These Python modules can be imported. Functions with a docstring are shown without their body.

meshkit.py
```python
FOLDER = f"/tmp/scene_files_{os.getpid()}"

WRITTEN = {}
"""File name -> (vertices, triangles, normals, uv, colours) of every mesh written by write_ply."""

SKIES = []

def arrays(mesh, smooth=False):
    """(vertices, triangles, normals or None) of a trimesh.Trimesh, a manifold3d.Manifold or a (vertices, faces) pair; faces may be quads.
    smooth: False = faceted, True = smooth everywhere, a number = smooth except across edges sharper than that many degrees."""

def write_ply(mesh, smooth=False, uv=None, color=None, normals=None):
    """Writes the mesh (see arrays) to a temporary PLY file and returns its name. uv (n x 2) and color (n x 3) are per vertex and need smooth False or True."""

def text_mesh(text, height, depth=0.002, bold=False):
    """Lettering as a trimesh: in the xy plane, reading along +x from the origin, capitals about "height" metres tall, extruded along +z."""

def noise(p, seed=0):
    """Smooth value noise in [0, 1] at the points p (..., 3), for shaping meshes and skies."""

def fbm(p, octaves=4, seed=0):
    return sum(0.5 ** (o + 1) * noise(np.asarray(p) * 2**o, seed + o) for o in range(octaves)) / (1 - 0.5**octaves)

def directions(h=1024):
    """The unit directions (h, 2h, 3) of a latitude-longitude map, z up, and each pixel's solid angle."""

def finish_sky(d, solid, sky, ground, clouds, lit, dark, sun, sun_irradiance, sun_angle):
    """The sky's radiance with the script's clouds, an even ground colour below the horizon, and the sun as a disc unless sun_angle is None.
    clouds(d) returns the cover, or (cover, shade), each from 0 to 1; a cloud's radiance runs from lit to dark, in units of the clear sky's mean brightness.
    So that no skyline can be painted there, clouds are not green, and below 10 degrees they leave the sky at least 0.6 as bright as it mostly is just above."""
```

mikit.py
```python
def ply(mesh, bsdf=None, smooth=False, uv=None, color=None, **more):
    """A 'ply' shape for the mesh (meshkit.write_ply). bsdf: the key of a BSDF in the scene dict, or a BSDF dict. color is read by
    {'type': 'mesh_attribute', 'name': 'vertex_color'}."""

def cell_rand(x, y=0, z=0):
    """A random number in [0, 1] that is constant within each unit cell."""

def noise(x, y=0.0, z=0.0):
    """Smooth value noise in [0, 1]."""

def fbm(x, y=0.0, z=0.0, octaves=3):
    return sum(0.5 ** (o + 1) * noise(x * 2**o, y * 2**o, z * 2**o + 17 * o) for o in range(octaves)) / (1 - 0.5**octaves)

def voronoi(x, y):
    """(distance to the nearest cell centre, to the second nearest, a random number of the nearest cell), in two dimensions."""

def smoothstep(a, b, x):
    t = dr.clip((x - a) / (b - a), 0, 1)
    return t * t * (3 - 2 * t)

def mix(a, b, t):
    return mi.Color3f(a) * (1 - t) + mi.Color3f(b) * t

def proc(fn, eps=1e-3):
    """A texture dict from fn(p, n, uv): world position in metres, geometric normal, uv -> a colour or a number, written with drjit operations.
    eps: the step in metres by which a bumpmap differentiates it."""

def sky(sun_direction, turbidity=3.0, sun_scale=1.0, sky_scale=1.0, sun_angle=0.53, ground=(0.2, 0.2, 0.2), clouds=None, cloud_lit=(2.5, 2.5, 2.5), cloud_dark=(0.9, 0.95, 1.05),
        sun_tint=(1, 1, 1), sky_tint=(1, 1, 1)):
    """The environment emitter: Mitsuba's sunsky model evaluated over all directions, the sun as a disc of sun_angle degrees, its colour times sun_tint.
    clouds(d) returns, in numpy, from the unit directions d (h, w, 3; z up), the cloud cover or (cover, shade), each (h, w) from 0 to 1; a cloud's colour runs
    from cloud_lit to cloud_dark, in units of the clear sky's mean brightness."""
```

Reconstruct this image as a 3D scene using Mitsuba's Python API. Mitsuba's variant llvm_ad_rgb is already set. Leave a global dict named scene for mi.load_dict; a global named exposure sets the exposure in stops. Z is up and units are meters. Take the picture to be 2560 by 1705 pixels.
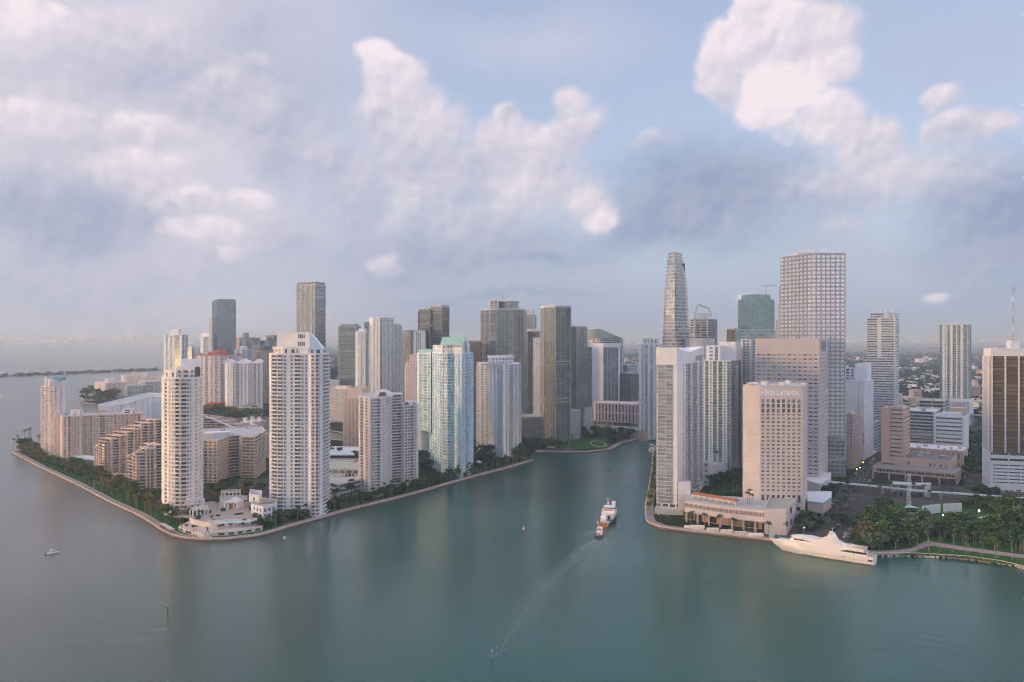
import math, random
import numpy as np, trimesh, shapely.geometry as sg, shapely.ops as so, mitsuba as mi, drjit as dr
import mikit, meshkit
T = mi.ScalarTransform4f
R = np.random.RandomState(7); random.seed(7)
scene, labels = {}, {}
# ------------------------------------------------------------------ camera, sky, exposure
CAM = (0.0, 0.0, 145.0)
scene['camera'] = {'type': 'perspective', 'fov': 65.5, 'fov_axis': 'x', 'near_clip': 1.0, 'far_clip': 300000.0,
    'to_world': T().look_at(origin=CAM, target=(0, 1000, 143.8), up=(0, 0, 1)), 'medium': {'type': 'ref', 'id': 'air'}}
exposure = 3.3
scene['air'] = {'type': 'homogeneous', 'albedo': {'type': 'rgb', 'value': (.86, .95, 1.0)}, 'sigma_t': {'type': 'rgb', 'value': (.8e-4, .9e-4, 1.06e-4)}}
# clouds: (azimuth, elevation, half width, half height, tilt, cover, shade top, shade bottom)
LIT, DARK = (2.02, 1.80, 1.90), (.66, .81, 1.17)
CUM = [  # cumulus lobes: azimuth, elevation, half width, half height, light 0..1
    # middle cloud
    (-9.19,18.77,2.42,1.48)+(1.,), (-7.73,18.76,1.43,1.03)+(.95,), (-7.73,17.81,2.43,1.85)+(.85,), (-9.98,17.45,1.98,1.7)+(.8,), (-8.43,16.35,3.7,2.71)+(.75,), (-9.98,15.23,2.55,2.55)+(.6,), (-5.74,14.57,3.44,2.86)+(.62,), (-7.73,13.71,3.71,3.71)+(.55,), (-4.6,12.15,4.88,3.44)+(.5,), (-0.72,15.45,1.58,1.09)+(.85,), (-0.86,13.29,3.45,2.88)+(.66,), (3.74,16.53,1.58,1.29)+(.62,), (4.31,14.87,2.44,2.15)+(.58,), (2.3,13.01,3.16,2.59)+(.56,), (2.3,10.8,4.32,3.16)+(.6,), (5.74,8.25,2.29,1.58)+(.9,), (4.6,9.67,2.73,2.01)+(.75,), (-2.3,8.28,9.49,2.88)+(.4,), (-5.74,10.48,6.3,3.72)+(.5,), (0.58,10.81,5.76,3.45)+(.62,), (-8.01,8.21,4.85,2.57)+(.3,), (-9.28,5.81,1.7,1.25)+(.55,), (-11.37,10.33,3.67,4.23)+(.32,), (-13.56,12.4,2.24,1.68)+(.4,),
    # right cloud
    (16.78,21.77,1.52,1.38)+(.95,), (16.51,19.62,2.62,1.93)+(.9,), (14.37,17.56,2.09,2.09)+(.85,), (18.87,17.05,4.09,2.72)+(1.25,), (21.9,17.35,2.27,2.14)+(.8,), (21.15,19.13,2.95,2.42)+(.7,), (18.87,19.87,3.54,2.45)+(.8,), (14.64,18.55,2.23,2.79)+(.75,), (21.4,14.43,2.95,2.41)+(.85,), (23.61,12.46,3.17,2.64)+(.72,), (24.81,10.34,4.44,2.61)+(.55,), (21.9,10.05,4.01,2.94)+(.45,), (28.04,14.62,1.91,1.02)+(.75,), (29.37,12.83,2.76,1.51)+(.6,), (30.88,12.88,1.36,0.94)+(.72,), (22.89,7.39,2.39,1.33)+(.45,), (28.27,10.04,5.07,2.54)+(.4,), (9.98,13.63,2.69,1.13)+(.42,),
    # left mass
    (-18.35,9.48,2.19,1.26)+(.88,), (-22.15,8.99,2.93,1.6)+(.9,), (-20.9,6.96,3.23,1.61)+(.72,), (-19.38,5.15,1.36,1.2)+(.7,), (-24.81,10.59,3.92,2.09)+(.75,), (-17.57,18.17,1.65,1.1)+(.45,), (-16.25,6.88,3.04,2.49)+(.45,), (-25.52,18.32,6.24,2.86)+(.55,), (-31.51,19.14,3.19,1.47)+(.95,), (-20.9,16.23,5.38,3.23)+(.5,), (-24.34,13.14,3.41,1.84)+(.7,),
    (28.31,2.53,0.86,0.56)+(.5,), (17.04,2.81,0.94,0.55)+(.5,), (-30.24,12.72,6.47,2.24)+(.68,), (-16.78,14.05,3.31,3.58)+(.42,)]
BANK = [  # soft banks: azimuth, elevation, half width, half height, cover, light
    (-28.49,12.93,15.69,12.15)+(.85,.52), (-31.51,14.19,9.33,2.45)+(.7,.72), (-30.88,18.81,5.93,2.22)+(.75,.8), (-23.37,16.69,6.87,2.91)+(.6,.22), (-29.15,7.62,8.3,2.77)+(1.,-.02), (-29.37,3.76,13.05,3.76)+(.8,.3), (-18.35,19.44,4.37,5.47)+(.5,.1), (14.64,10.2,11.7,4.74)+(.95,.08), (10.53,7.88,7.36,3.11)+(.9,.06), (32.34,7.02,6.81,5.84)+(1.,.02), (27.14,5.11,8.46,1.54)+(.35,.3), (-3.74,6.01,13.79,2.3)+(.85,.14), (2.01,20.39,9.5,2.59)+(.3,.8), (-0.86,3.31,8.64,0.35)+(.4,-.05), (-13.56,4.19,11.2,1.68)+(.5,.3), (29.81,16.52,6.5,3.0)+(.3,.3), (1.44,5.45,5.47,0.35)+(.4,-.1), (-14.64,14.19,3.34,7.24)+(.5,.2)]
def clouds(d):
    az = np.degrees(np.arctan2(d[..., 0], d[..., 1])); el = np.degrees(np.arcsin(d[..., 2]))
    q = np.stack([az * np.cos(np.radians(el)), el, 0 * az], -1)
    def rough(p, n, seed, g=.62):
        return sum(g ** o * meshkit.noise(p * 2 ** o + 3.7 * o, seed + o) for o in range(n)) * (1 - g) / (1 - g ** n)
    wx = rough(q / 5.5 + 40, 6, 3) - .5; wy = rough(q / 5.5 + 80, 6, 13) - .5
    f = rough(q / 3.6 + 11, 5, 23, .56); wv = meshkit.fbm(q / 7. + 31, 3, 9)
    azw = az + 3.6 * wx + 1.5 * (wv - .5); elw = el + 3. * wy
    sx, sy = .35, -.55                     # towards the light: up and a little left
    f2 = rough((q + [sx, sy, 0]) / 3.6 + 11, 5, 23, .56)
    rel = np.clip((f - f2) * 4.5, -1, 1)
    r2 = rough(q / 1.25 + 21, 4, 33) - rough((q + [.14, -.22, 0]) / 1.25 + 21, 4, 33); rel = rel + np.clip(r2 * 1.2, -.4, .4)
    F = np.full(az.shape, -9.); num = np.zeros(az.shape); den = np.full(az.shape, 1e-9)
    for a, e, ra, re, li in CUM:
        dx, dy = (azw - a) / ra, (elw - e) / re
        g = 1 - np.sqrt(dx * dx + dy * dy)
        w = np.exp(np.clip(g, -3, 1) * 6); num += w * (.08 + .92 * li + .34 * np.clip(dy - .5 * dx, -1, 1)); den += w
        F = np.maximum(F, g)
    l1 = num / den
    F = F + .7 * (f - .5) + .5 * (wx + wy)
    wd = .9 - .52 * np.clip(l1 - .45, 0, .5) / .5
    c1 = np.clip((F + .06) / wd, 0, 1); c1 = c1 * c1 * (3 - 2 * c1) * np.clip(.62 + .5 * l1, 0, .97)
    l1 = .88 * l1 + (.12 + .26 * np.clip(l1, 0, 1)) * rel
    cs, ls = np.zeros(az.shape), np.zeros(az.shape); rest = np.ones(az.shape)
    for a, e, ra, re, co, li in BANK:
        r = np.sqrt(((azw - a) / ra) ** 2 + ((elw - e) / re) ** 2)
        c = co * np.clip(1.15 - r, 0, 1); c = c * c * (3 - 2 * c) if co > .6 else c
        cs = 1 - (1 - cs) * (1 - c); ls += c * li; rest += c
    l2 = ls / np.maximum(rest - 1, 1e-3) + .16 * rel
    # the rest of the dome: unseen broken cloud, set brighter to light the facades
    out = np.clip((np.abs(az) - 36) / 12, 0, 1); up = np.clip((el - 27) / 8, 0, 1); o = np.maximum(out, up)
    p = d * 2.6; g = meshkit.fbm(p + 5, 5, 21); cg = np.clip((g - .22) / .2, 0, 1) * .88; lg = .55 + 1.9 * (g - .4)
    lf = np.clip((-5 - az) / 14, 0, 1) * np.clip((70 + az) / 25, 0, 1)
    hz = np.clip(1 - el / 9., 0, 1) ** .7; veil = .48 + .2 * wv + .45 * hz + .3 * lf * (1 - hz); vl = .36 * (1 - hz) + .06 * hz + .3 * lf
    veil = np.clip(veil, 0, .93)
    cov = 1 - (1 - c1) * (1 - cs) * (1 - veil)
    w1 = c1; w2 = cs * (1 - w1); w3 = veil * (1 - w1) * (1 - cs)
    li = (w1 * l1 + w2 * l2 + w3 * vl) / np.maximum(cov, 1e-6)
    cov = cov * (1 - o) + o * np.maximum(cg, veil); li = li * (1 - o) + o * lg
    return cov, np.clip(1 - li, 0, 1)
scene['sky'] = mikit.sky((-.95, -.27, .155), turbidity=2.5, sun_scale=.23, sky_scale=1.0, sun_angle=10, sun_tint=(.90, .88, 1.10), sky_tint=(.87, .965, 1.25), clouds=clouds, cloud_lit=LIT, cloud_dark=DARK)

# ------------------------------------------------------------------ materials
def tint(c):   # a piece's plain colour, carried in its uv
    c = np.clip(np.asarray(c, float), 0, .98); return np.c_[np.floor(c[:, 0] * 1000) + .05 + .9 * c[:, 1], c[:, 2]]
def untint(uv):
    a = dr.floor(uv.x); return mi.Color3f(a * .001, (uv.x - a - .05) / .9, uv.y)
def col_plain(p, n, uv): return untint(uv)
def col_wall(p, n, uv):   # plus faint weathering
    f = mikit.fbm(p.x * .11 + p.y * .05, p.y * .13, p.z * .045, 3); g = mikit.noise(p.x * 1.3, p.y * 1.3, p.z * .25)
    return untint(uv) * mi.Color3f(.94, .985, 1.04) * (.98 + .2 * f + .08 * g)
VC, VW = mikit.proc(col_plain), mikit.proc(col_wall)
def rgb(*c): return {'type': 'rgb', 'value': c}
def two(b): return {'type': 'twosided', 'nested': b}
scene['paint'] = two({'type': 'principled', 'base_color': VW, 'roughness': .75, 'specular': .25})
scene['leaf'] = two({'type': 'diffuse', 'reflectance': VC})
def col_glass(p, n, uv): return untint(uv) * .8 + mi.Color3f(.10, .115, .125)
scene['glass'] = two({'type': 'principled', 'base_color': mikit.proc(col_glass), 'roughness': .09, 'specular': 1., 'metallic': .55})
scene['mirror_glass'] = two({'type': 'principled', 'base_color': VC, 'roughness': .06, 'specular': .8, 'metallic': .92})
scene['gloss'] = two({'type': 'principled', 'base_color': VC, 'roughness': .25, 'specular': .6, 'clearcoat': .4})
LZ = 1.6; WAVE, WALPHA = .35, .045
# ------------------------------------------------------------------ mesh bins
def jit(col, n, a=.035):
    c = np.asarray(col, float)
    if c.ndim == 1: c = np.repeat(c[None], n, 0)
    return np.clip(c * (1 + a * R.uniform(-1, 1, (n, 1))), .003, .95)
class Thing:
    """Collects the quads of one thing, part by part; done() writes one entry per part."""
    def __init__(s, key, label=None, cat=None, group=None, kind=None, near=False):
        n = key; i = 1
        while n in labels: n = '%s_%03d' % (key, i); i += 1
        s.key, s.near = n, near
        labels[n] = {}
        if label: labels[n]['label'] = label
        if cat: labels[n]['category'] = cat
        if group: labels[n]['group'] = group
        if kind: labels[n]['kind'] = kind
        s.V, s.Fc, s.C, s.mat, s.items = {}, {}, {}, {}, {}
    def q(s, part, V, col, mat='paint', j=.035):
        """V: (n,4,3) quads"""
        V = np.asarray(V, float).reshape(-1, 4, 3); n = len(V)
        if not n: return
        c = np.repeat(jit(col, n, j), 4, 0)
        F = (np.arange(n) * 4)[:, None, None] + np.array([[0, 1, 2], [0, 2, 3]])[None]
        s.m(part, V.reshape(-1, 3), F.reshape(-1, 3), c, mat, raw=True)
    def m(s, part, V, F, col, mat='paint', raw=False):
        V = np.asarray(V, float); F = np.asarray(F, int)
        c = np.asarray(col, float)
        if c.ndim == 1: c = np.repeat(c[None], len(V), 0)
        L = s.V.setdefault(part, []); off = sum(len(x) for x in L)
        L.append(V); s.Fc.setdefault(part, []).append(F + off); s.C.setdefault(part, []).append(c); s.mat.setdefault(part, mat)
    def mesh(s, part, tm, col, mat='paint', j=.0):
        s.m(part, tm.vertices, tm.faces, col, mat)
    def box(s, part, c, e, col, rot=0., mat='paint'):
        """box with centre of its base c, extents e, turned rot about z"""
        s.boxes(part, [c], [e], col, rot, mat)
    def boxes(s, part, cs, es, col, rot=0., mat='paint'):
        cs, es = np.asarray(cs, float), np.asarray(es, float)
        if es.ndim == 1: es = np.repeat(es[None], len(cs), 0)
        k = np.array([[-.5, -.5, 0], [.5, -.5, 0], [.5, .5, 0], [-.5, .5, 0], [-.5, -.5, 1], [.5, -.5, 1], [.5, .5, 1], [-.5, .5, 1]])
        f = np.array([[4, 5, 6, 7], [0, 1, 5, 4], [1, 2, 6, 5], [2, 3, 7, 6], [3, 0, 4, 7], [3, 2, 1, 0]])
        v = k[None] * es[:, None]
        r = np.broadcast_to(np.asarray(rot, float), (len(cs),)); ca, sa = np.cos(r)[:, None], np.sin(r)[:, None]
        w = np.stack([v[..., 0] * ca - v[..., 1] * sa, v[..., 0] * sa + v[..., 1] * ca, v[..., 2]], -1) + cs[:, None]
        s.q(part, w[:, f].reshape(-1, 4, 3), np.repeat(jit(col, len(cs), .03), 6, 0), mat, 0.01)
    def beam(s, part, p, q_, w, h, col, mat='paint'):
        """box from p to q_, w wide and h high"""
        p, q_ = np.asarray(p, float), np.asarray(q_, float); d = q_ - p; L = np.linalg.norm(d); d /= L
        up = np.array([0, 0, 1.]) if abs(d[2]) < .95 else np.array([0, 1., 0])
        x = np.cross(d, up); x /= np.linalg.norm(x); y = np.cross(x, d)
        k = [(-.5, -.5), (.5, -.5), (.5, .5), (-.5, .5)]
        a = [p + x * w * i + y * h * j for i, j in k]; b = [q_ + x * w * i + y * h * j for i, j in k]
        s.q(part, [[a[i], a[(i + 1) % 4], b[(i + 1) % 4], b[i]] for i in range(4)] + [[b[0], b[1], b[2], b[3]], [a[3], a[2], a[1], a[0]]], col, mat, .01)
    def tube(s, part, pts, rad, col, n=6, mat='paint'):
        from math import pi
        p = np.asarray(pts, float); rad = np.broadcast_to(rad, (len(p),))
        t = np.gradient(p, axis=0); t /= np.linalg.norm(t, axis=1, keepdims=True) + 1e-9
        a = np.cross(t, np.where(np.abs(t[:, 2:]) < .9, [0, 0, 1.], [1., 0, 0])); a /= np.linalg.norm(a, axis=1, keepdims=True); b = np.cross(t, a)
        g = np.arange(n) * 2 * pi / n
        v = p[:, None] + rad[:, None, None] * (np.cos(g)[None, :, None] * a[:, None] + np.sin(g)[None, :, None] * b[:, None])
        Q = [[v[i, j], v[i, (j + 1) % n], v[i + 1, (j + 1) % n], v[i + 1, j]] for i in range(len(p) - 1) for j in range(n)]
        s.q(part, Q, col, mat, .0)
    def cap(s, part, poly, z, col, mat='paint'):
        poly = sg.Polygon(poly) if not hasattr(poly, 'exterior') else poly
        v, f = trimesh.creation.triangulate_polygon(poly, engine='earcut')
        v = np.c_[v, np.full(len(v), z)]
        n = np.cross(v[f[:, 1]] - v[f[:, 0]], v[f[:, 2]] - v[f[:, 0]])[:, 2]
        f[n < 0] = f[n < 0][:, ::-1]
        s.m(part, v, f, col, mat)
    def prism(s, part, poly, z0, z1, col, mat='paint', top=True):
        poly = sg.polygon.orient(sg.Polygon(poly) if not hasattr(poly, 'exterior') else poly)
        for ring in [poly.exterior, *poly.interiors]:
            p = np.array(ring.coords)[:-1]; q = np.roll(p, -1, 0)
            f = lambda a, z: np.c_[a, np.full(len(a), z)]
            s.q(part, np.stack([f(p, z0), f(q, z0), f(q, z1), f(p, z1)], 1), col, mat, .01)
        if top: s.cap(part, poly, z1, col, mat)
    def item(s, name, V, col, mat):
        """an individually countable piece"""
        s.items.setdefault(name, []).append((np.asarray(V, float).reshape(-1, 4, 3), col, mat))
    def put(s, part, mat, V, F, c):
        k = s.key if part is None else f'{s.key}__{part}'
        scene[k] = mikit.ply((V, F), mat, uv=tint(c))
        return k
    def done(s, cap=300):
        for name, L in s.items.items():
            def size(it):
                v = it[0].reshape(-1, 3); d = np.linalg.norm(v.mean(0) - CAM)
                return -np.linalg.norm(v.max(0) - v.min(0)) / d
            L = sorted(L, key=size)
            for i, (V, col, mat) in enumerate(L[:cap]):
                n = len(V); F = ((np.arange(n) * 4)[:, None, None] + np.array([[0, 1, 2], [0, 2, 3]])[None]).reshape(-1, 3)
                s.put(name if i == 0 else '%s_%03d' % (name, i), mat, V.reshape(-1, 3), F, np.repeat(jit(col, n, .01), 4, 0))
            rest = {'window': 'glazing', 'balcony': 'balcony_tiers'}.get(name, name + '_rest')
            for V, col, mat in L[cap:]: s.q(rest, V, col, mat, .01)
            if L[cap:]: labels[f'{s.key}__{rest}'] = {'kind': 'stuff'}
        one = len(s.V) == 1 and not s.items
        for part in s.V:
            s.put(None if one else part, s.mat[part], np.concatenate(s.V[part]), np.concatenate(s.Fc[part]), np.concatenate(s.C[part]))
            if part.split('__')[-1].rstrip('_0123456789') in ('glazing', 'balcony_tiers', 'balcony_glass', 'spandrel', 'floor_edge', 'mullion', 'course'): labels[f'{s.key}__{part}'] = {'kind': 'stuff'}
        return s
# ------------------------------------------------------------------ facades
def parse(pat, L):
    if '@' in pat:
        u, p = pat.split('@'); pat = (u + ' ') * max(1, round(L / float(p)))
    t = pat.split(); w = np.array([float(x[1:] or 1) for x in t]); s = np.r_[0, np.cumsum(w)] / w.sum() * L
    return [(x[0], s[i], s[i + 1]) for i, x in enumerate(t)]
def facade(b, p0, p1, z0, z1, fh, pat, wc, gc, o):
    p0, p1 = np.array(p0, float), np.array(p1, float); d = p1 - p0; L = np.linalg.norm(d)
    if L < .2: return
    d /= L; nv = np.array([d[1], -d[0]])
    nf = max(1, round((z1 - z0) / fh)); fh = (z1 - z0) / nf; Z = z0 + fh * np.arange(nf)
    def W(s, t, z):
        s, t, z = np.broadcast_arrays(*[np.asarray(x, float) for x in (s, t, z)])
        return np.stack([p0[0] + s * d[0] + t * nv[0], p0[1] + s * d[1] + t * nv[1], z], -1)
    def Q(s0, s1, za, zb, t=0.):   # upright rectangles
        return np.stack([W(s0, t, za), W(s1, t, za), W(s1, t, zb), W(s0, t, zb)], -2).reshape(-1, 4, 3)
    def Hq(s0, s1, t0, t1, z):     # level rectangles
        return np.stack([W(s0, t1, z), W(s1, t1, z), W(s1, t0, z), W(s0, t0, z)], -2).reshape(-1, 4, 3)
    def Sq(s, t0, t1, za, zb):     # reveals
        return np.stack([W(s, t0, za), W(s, t1, za), W(s, t1, zb), W(s, t0, zb)], -2).reshape(-1, 4, 3)
    def bx(s0, s1, t0, t1, za, zb):
        return np.concatenate([Q(s0, s1, za, zb, t1), Hq(s0, s1, t0, t1, zb), Hq(s0, s1, t0, t1, za), Sq(s0, t0, t1, za, zb), Sq(s1, t0, t1, za, zb)])
    def panes(V, boost=1.):
        n = len(V); c = np.array(gc)[None] * R.uniform(1 - o.get('var', .35), 1 + o.get('var', .35), (n, 1)) * boost
        cu = R.rand(n) < o.get('curtain', .14); c[cu] = np.array(o.get('cc', (.33, .31, .28))) * R.uniform(.6, 1.1, (cu.sum(), 1))
        gm = o.get('gm', 'glass')
        if b.near:
            for i in range(n): b.item('window', V[i], c[i], gm)
        else: b.q('glazing', V, c, gm, 0.)
    wall = lambda V, c=wc, part='wall': b.q(part, V, c, 'paint', .02)
    sl = o.get('slab', wc); out = o.get('out', 1.4)
    for ty, s0, s1 in parse(pat, L):
        if ty == 'W': wall(Q(s0, s1, Z, Z + fh))
        elif ty == 'D': wall(Q(s0, s1, Z, Z + fh), o.get('dc', (.5, .5, .5)))
        elif ty == 'P':
            V = bx(s0, s1, -.1, o.get('pier', .7), z0, z1); wall(V, o.get('pc', wc))
        elif ty in 'OT':
            a, h = o.get('sill', .28), o.get('head', .84); r = o.get('rec', .35)
            if ty == 'T': a, h = .0, .96
            za, zb = Z + a * fh, Z + h * fh
            wall(Q(s0, s1, np.r_[z0, zb], np.r_[za, z1]))
            n = nf
            wall(np.concatenate([Hq(s0, s1, -r, 0, za), Sq(s0, -r, 0, za, zb), Sq(s1, -r, 0, za, zb)]))
            wall(Hq(s0, s1, -r, 0, zb))
            k = o.get('split', 1); e = np.linspace(s0, s1, k + 1)
            if k == 1: panes(Q(s0, s1, za, zb, -r))
            else:
                for i in range(k): panes(Q(e[i] + .06, e[i + 1] - .06, za, zb, -r))
                wall(Q(s0, s1, za, zb, -r - .03), o.get('fc', wc))
        elif ty == 'G':
            sp = o.get('sp', .26)
            panes(Q(s0, s1, Z + sp * fh, Z + fh, -.12))
            b.q('spandrel', Q(s0, s1, Z, Z + sp * fh, -.12), o.get('spc', np.array(gc) * .8), o.get('gm', 'glass'), .05)
            t = o.get('lip', .12)
            if t:
                V = np.concatenate([Q(s0, s1, Z - .14, Z + o.get('liph', .16), t), Hq(s0, s1, -.12, t, Z + o.get('liph', .16))]); b.q('floor_edge', V, sl, 'paint', .02)
            m = o.get('mul', .16)
            if m: V = np.concatenate([bx(s0 - m / 2, s0 + m / 2, -.12, .1, z0, z1)]); b.q('mullion', V, o.get('mc', wc), 'paint', .02)
        elif ty == 'B':
            rc = o.get('brec', 1.3)
            h = .86
            panes(Q(s0, s1, Z + .05, Z + h * fh, -rc), .8)
            wall(Q(s0, s1, Z + h * fh, Z + fh, -rc)); wall(np.concatenate([Sq(s0, -rc, 0, z0, z1), Sq(s1, -rc, 0, z0, z1)]))
            k = max(1, int((s1 - s0) / 2.2)); e = np.linspace(s0, s1, k + 1)[1:-1]
            for x in e: wall(Q(x - .1, x + .1, Z, Z + h * fh, -rc + .05))
            rh = o.get('railh', 1.05); rm = o.get('rail', 'paint'); rcx = o.get('railc', sl)
            e0, e1 = s0 + .02, s1 - .02
            for part, f, mat, col in (('balcony', lambda z: np.concatenate([bx(e0, e1, -rc, out, z - .12, z + .13)]), 'paint', sl),
                                 ('balcony', lambda z: np.concatenate([Q(e0, e1, z + .13, z + rh, out), Q(e0, e1, z + .13, z + rh, out - .07), Hq(e0, e1, out - .07, out, z + rh), Sq(e0, 0, out, z + .13, z + rh), Sq(e1, 0, out, z + .13, z + rh)]), rm, rcx)):
                if b.near and rm == 'paint': continue
                p = 'balcony_tiers' if mat == 'paint' else 'balcony_glass'
                b.q(p, f(Z), col, mat, .02)
            if b.near and rm == 'paint':
                for z in Z:
                    V = np.concatenate([bx(e0, e1, -rc, out, z - .12, z + .13), Q(e0, e1, z + .13, z + rh, out), Q(e0, e1, z + .13, z + rh, out - .07), Hq(e0, e1, out - .07, out, z + rh), Sq(e0, 0, out, z + .13, z + rh), Sq(e1, 0, out, z + .13, z + rh)])
                    b.item('balcony', V, sl, 'paint')
        elif ty == 'R':   # open floors: slab edges over a dark set back strip
            panes(Q(s0, s1, Z + .1 * fh, Z + fh, -o.get('rrec', 1.6)), .7)
            V = bx(s0, s1, -o.get('rrec', 1.6), o.get('rout', .3), Z - .1, Z + o.get('rh', .3) * fh); b.q('floor_edge', V, sl, 'paint', .02)
            wall(np.concatenate([Sq(s0, -2, 0, z0, z1), Sq(s1, -2, 0, z0, z1)]))
def facing(p0, p1):
    d = np.subtract(p1, p0); n = np.array([d[1], -d[0]]) / (np.hypot(*d) + 1e-9); m = (np.array(p0) + p1) / 2
    return -(n @ m) / np.linalg.norm(m)
def block(b, foot, z0, z1, fh, pats, wc, gc, parapet=1.1, roofc=(.4, .41, .42), units=0, **o):
    """walls of one volume with its roof; pats: one pattern or one per edge ('' = plain)"""
    n = len(foot)
    for i in range(n):
        p0, p1 = foot[i], foot[(i + 1) % n]
        pat = pats if isinstance(pats, str) else (pats[i] if i < len(pats) else '')
        if pat == 'X': continue
        if facing(p0, p1) < -.12: pat = 'T3 W1@7' if z1 - z0 > 12 and not o.get('plainback') else 'W'
        facade(b, p0, p1, z0, z1, fh, pat or 'W', wc, gc, o if facing(p0, p1) > -.12 else dict(o, curtain=.1, rec=.05, split=1))
    P = sg.polygon.orient(sg.Polygon(foot))
    if not P.is_valid: P = P.buffer(0)
    inn = P.buffer(-.45, join_style=2)
    zr = z1 - .02; nb = b.nb = getattr(b, 'nb', -1) + 1; sf = '' if nb == 0 else '_%03d' % nb; rf = 'roof' + sf
    b.cap(rf, P, zr, roofc)
    if parapet and not inn.is_empty and inn.geom_type == 'Polygon':
        ring = P.difference(inn)
        if ring.geom_type == 'Polygon' and len(ring.interiors) == 1: b.prism('parapet' + sf, ring, z1, z1 + parapet, wc)
    if units and inn.geom_type == 'Polygon' and not inn.is_empty:
        x0, y0, x1, y1 = inn.bounds; big = inn.buffer(-2.5); k = 0; ang = math.atan2(foot[1][1] - foot[0][1], foot[1][0] - foot[0][0])
        for _ in range(60):
            if k >= units or big.is_empty: break
            p = sg.Point(R.uniform(x0, x1), R.uniform(y0, y1))
            if big.contains(p):
                k += 1; e = (R.uniform(2, 6), R.uniform(2, 5), R.uniform(1.2, 3.2)); b.box(rf + '__roof_unit' if k == 1 else rf + '__roof_unit_%03d' % (k - 1), (p.x, p.y, zr), e, np.array((.5, .5, .5)) * R.uniform(.6, 1.4), ang)
def scaled(foot, k, dz=0):
    P = np.array(foot); c = P.mean(0); return [tuple(c + (p - c) * k) for p in P]
def tower(name, label, cat, foot, z1, fh, pats, wc, gc, z0=LZ, near=False, group=None, pent=None, **o):
    b = Thing(name, label, cat, group, near=near)
    block(b, foot, z0, z1, fh, pats, wc, gc, **o)
    if pent: # (scale, height, pattern)
        block(b, scaled(foot, pent[0]), z1, z1 + pent[1], max(pent[1], 1), pent[2] if len(pent) > 2 else '', pent[3] if len(pent) > 3 else wc, gc, parapet=.6, roofc=(.5, .5, .5), plainback=1)
    return b

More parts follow.
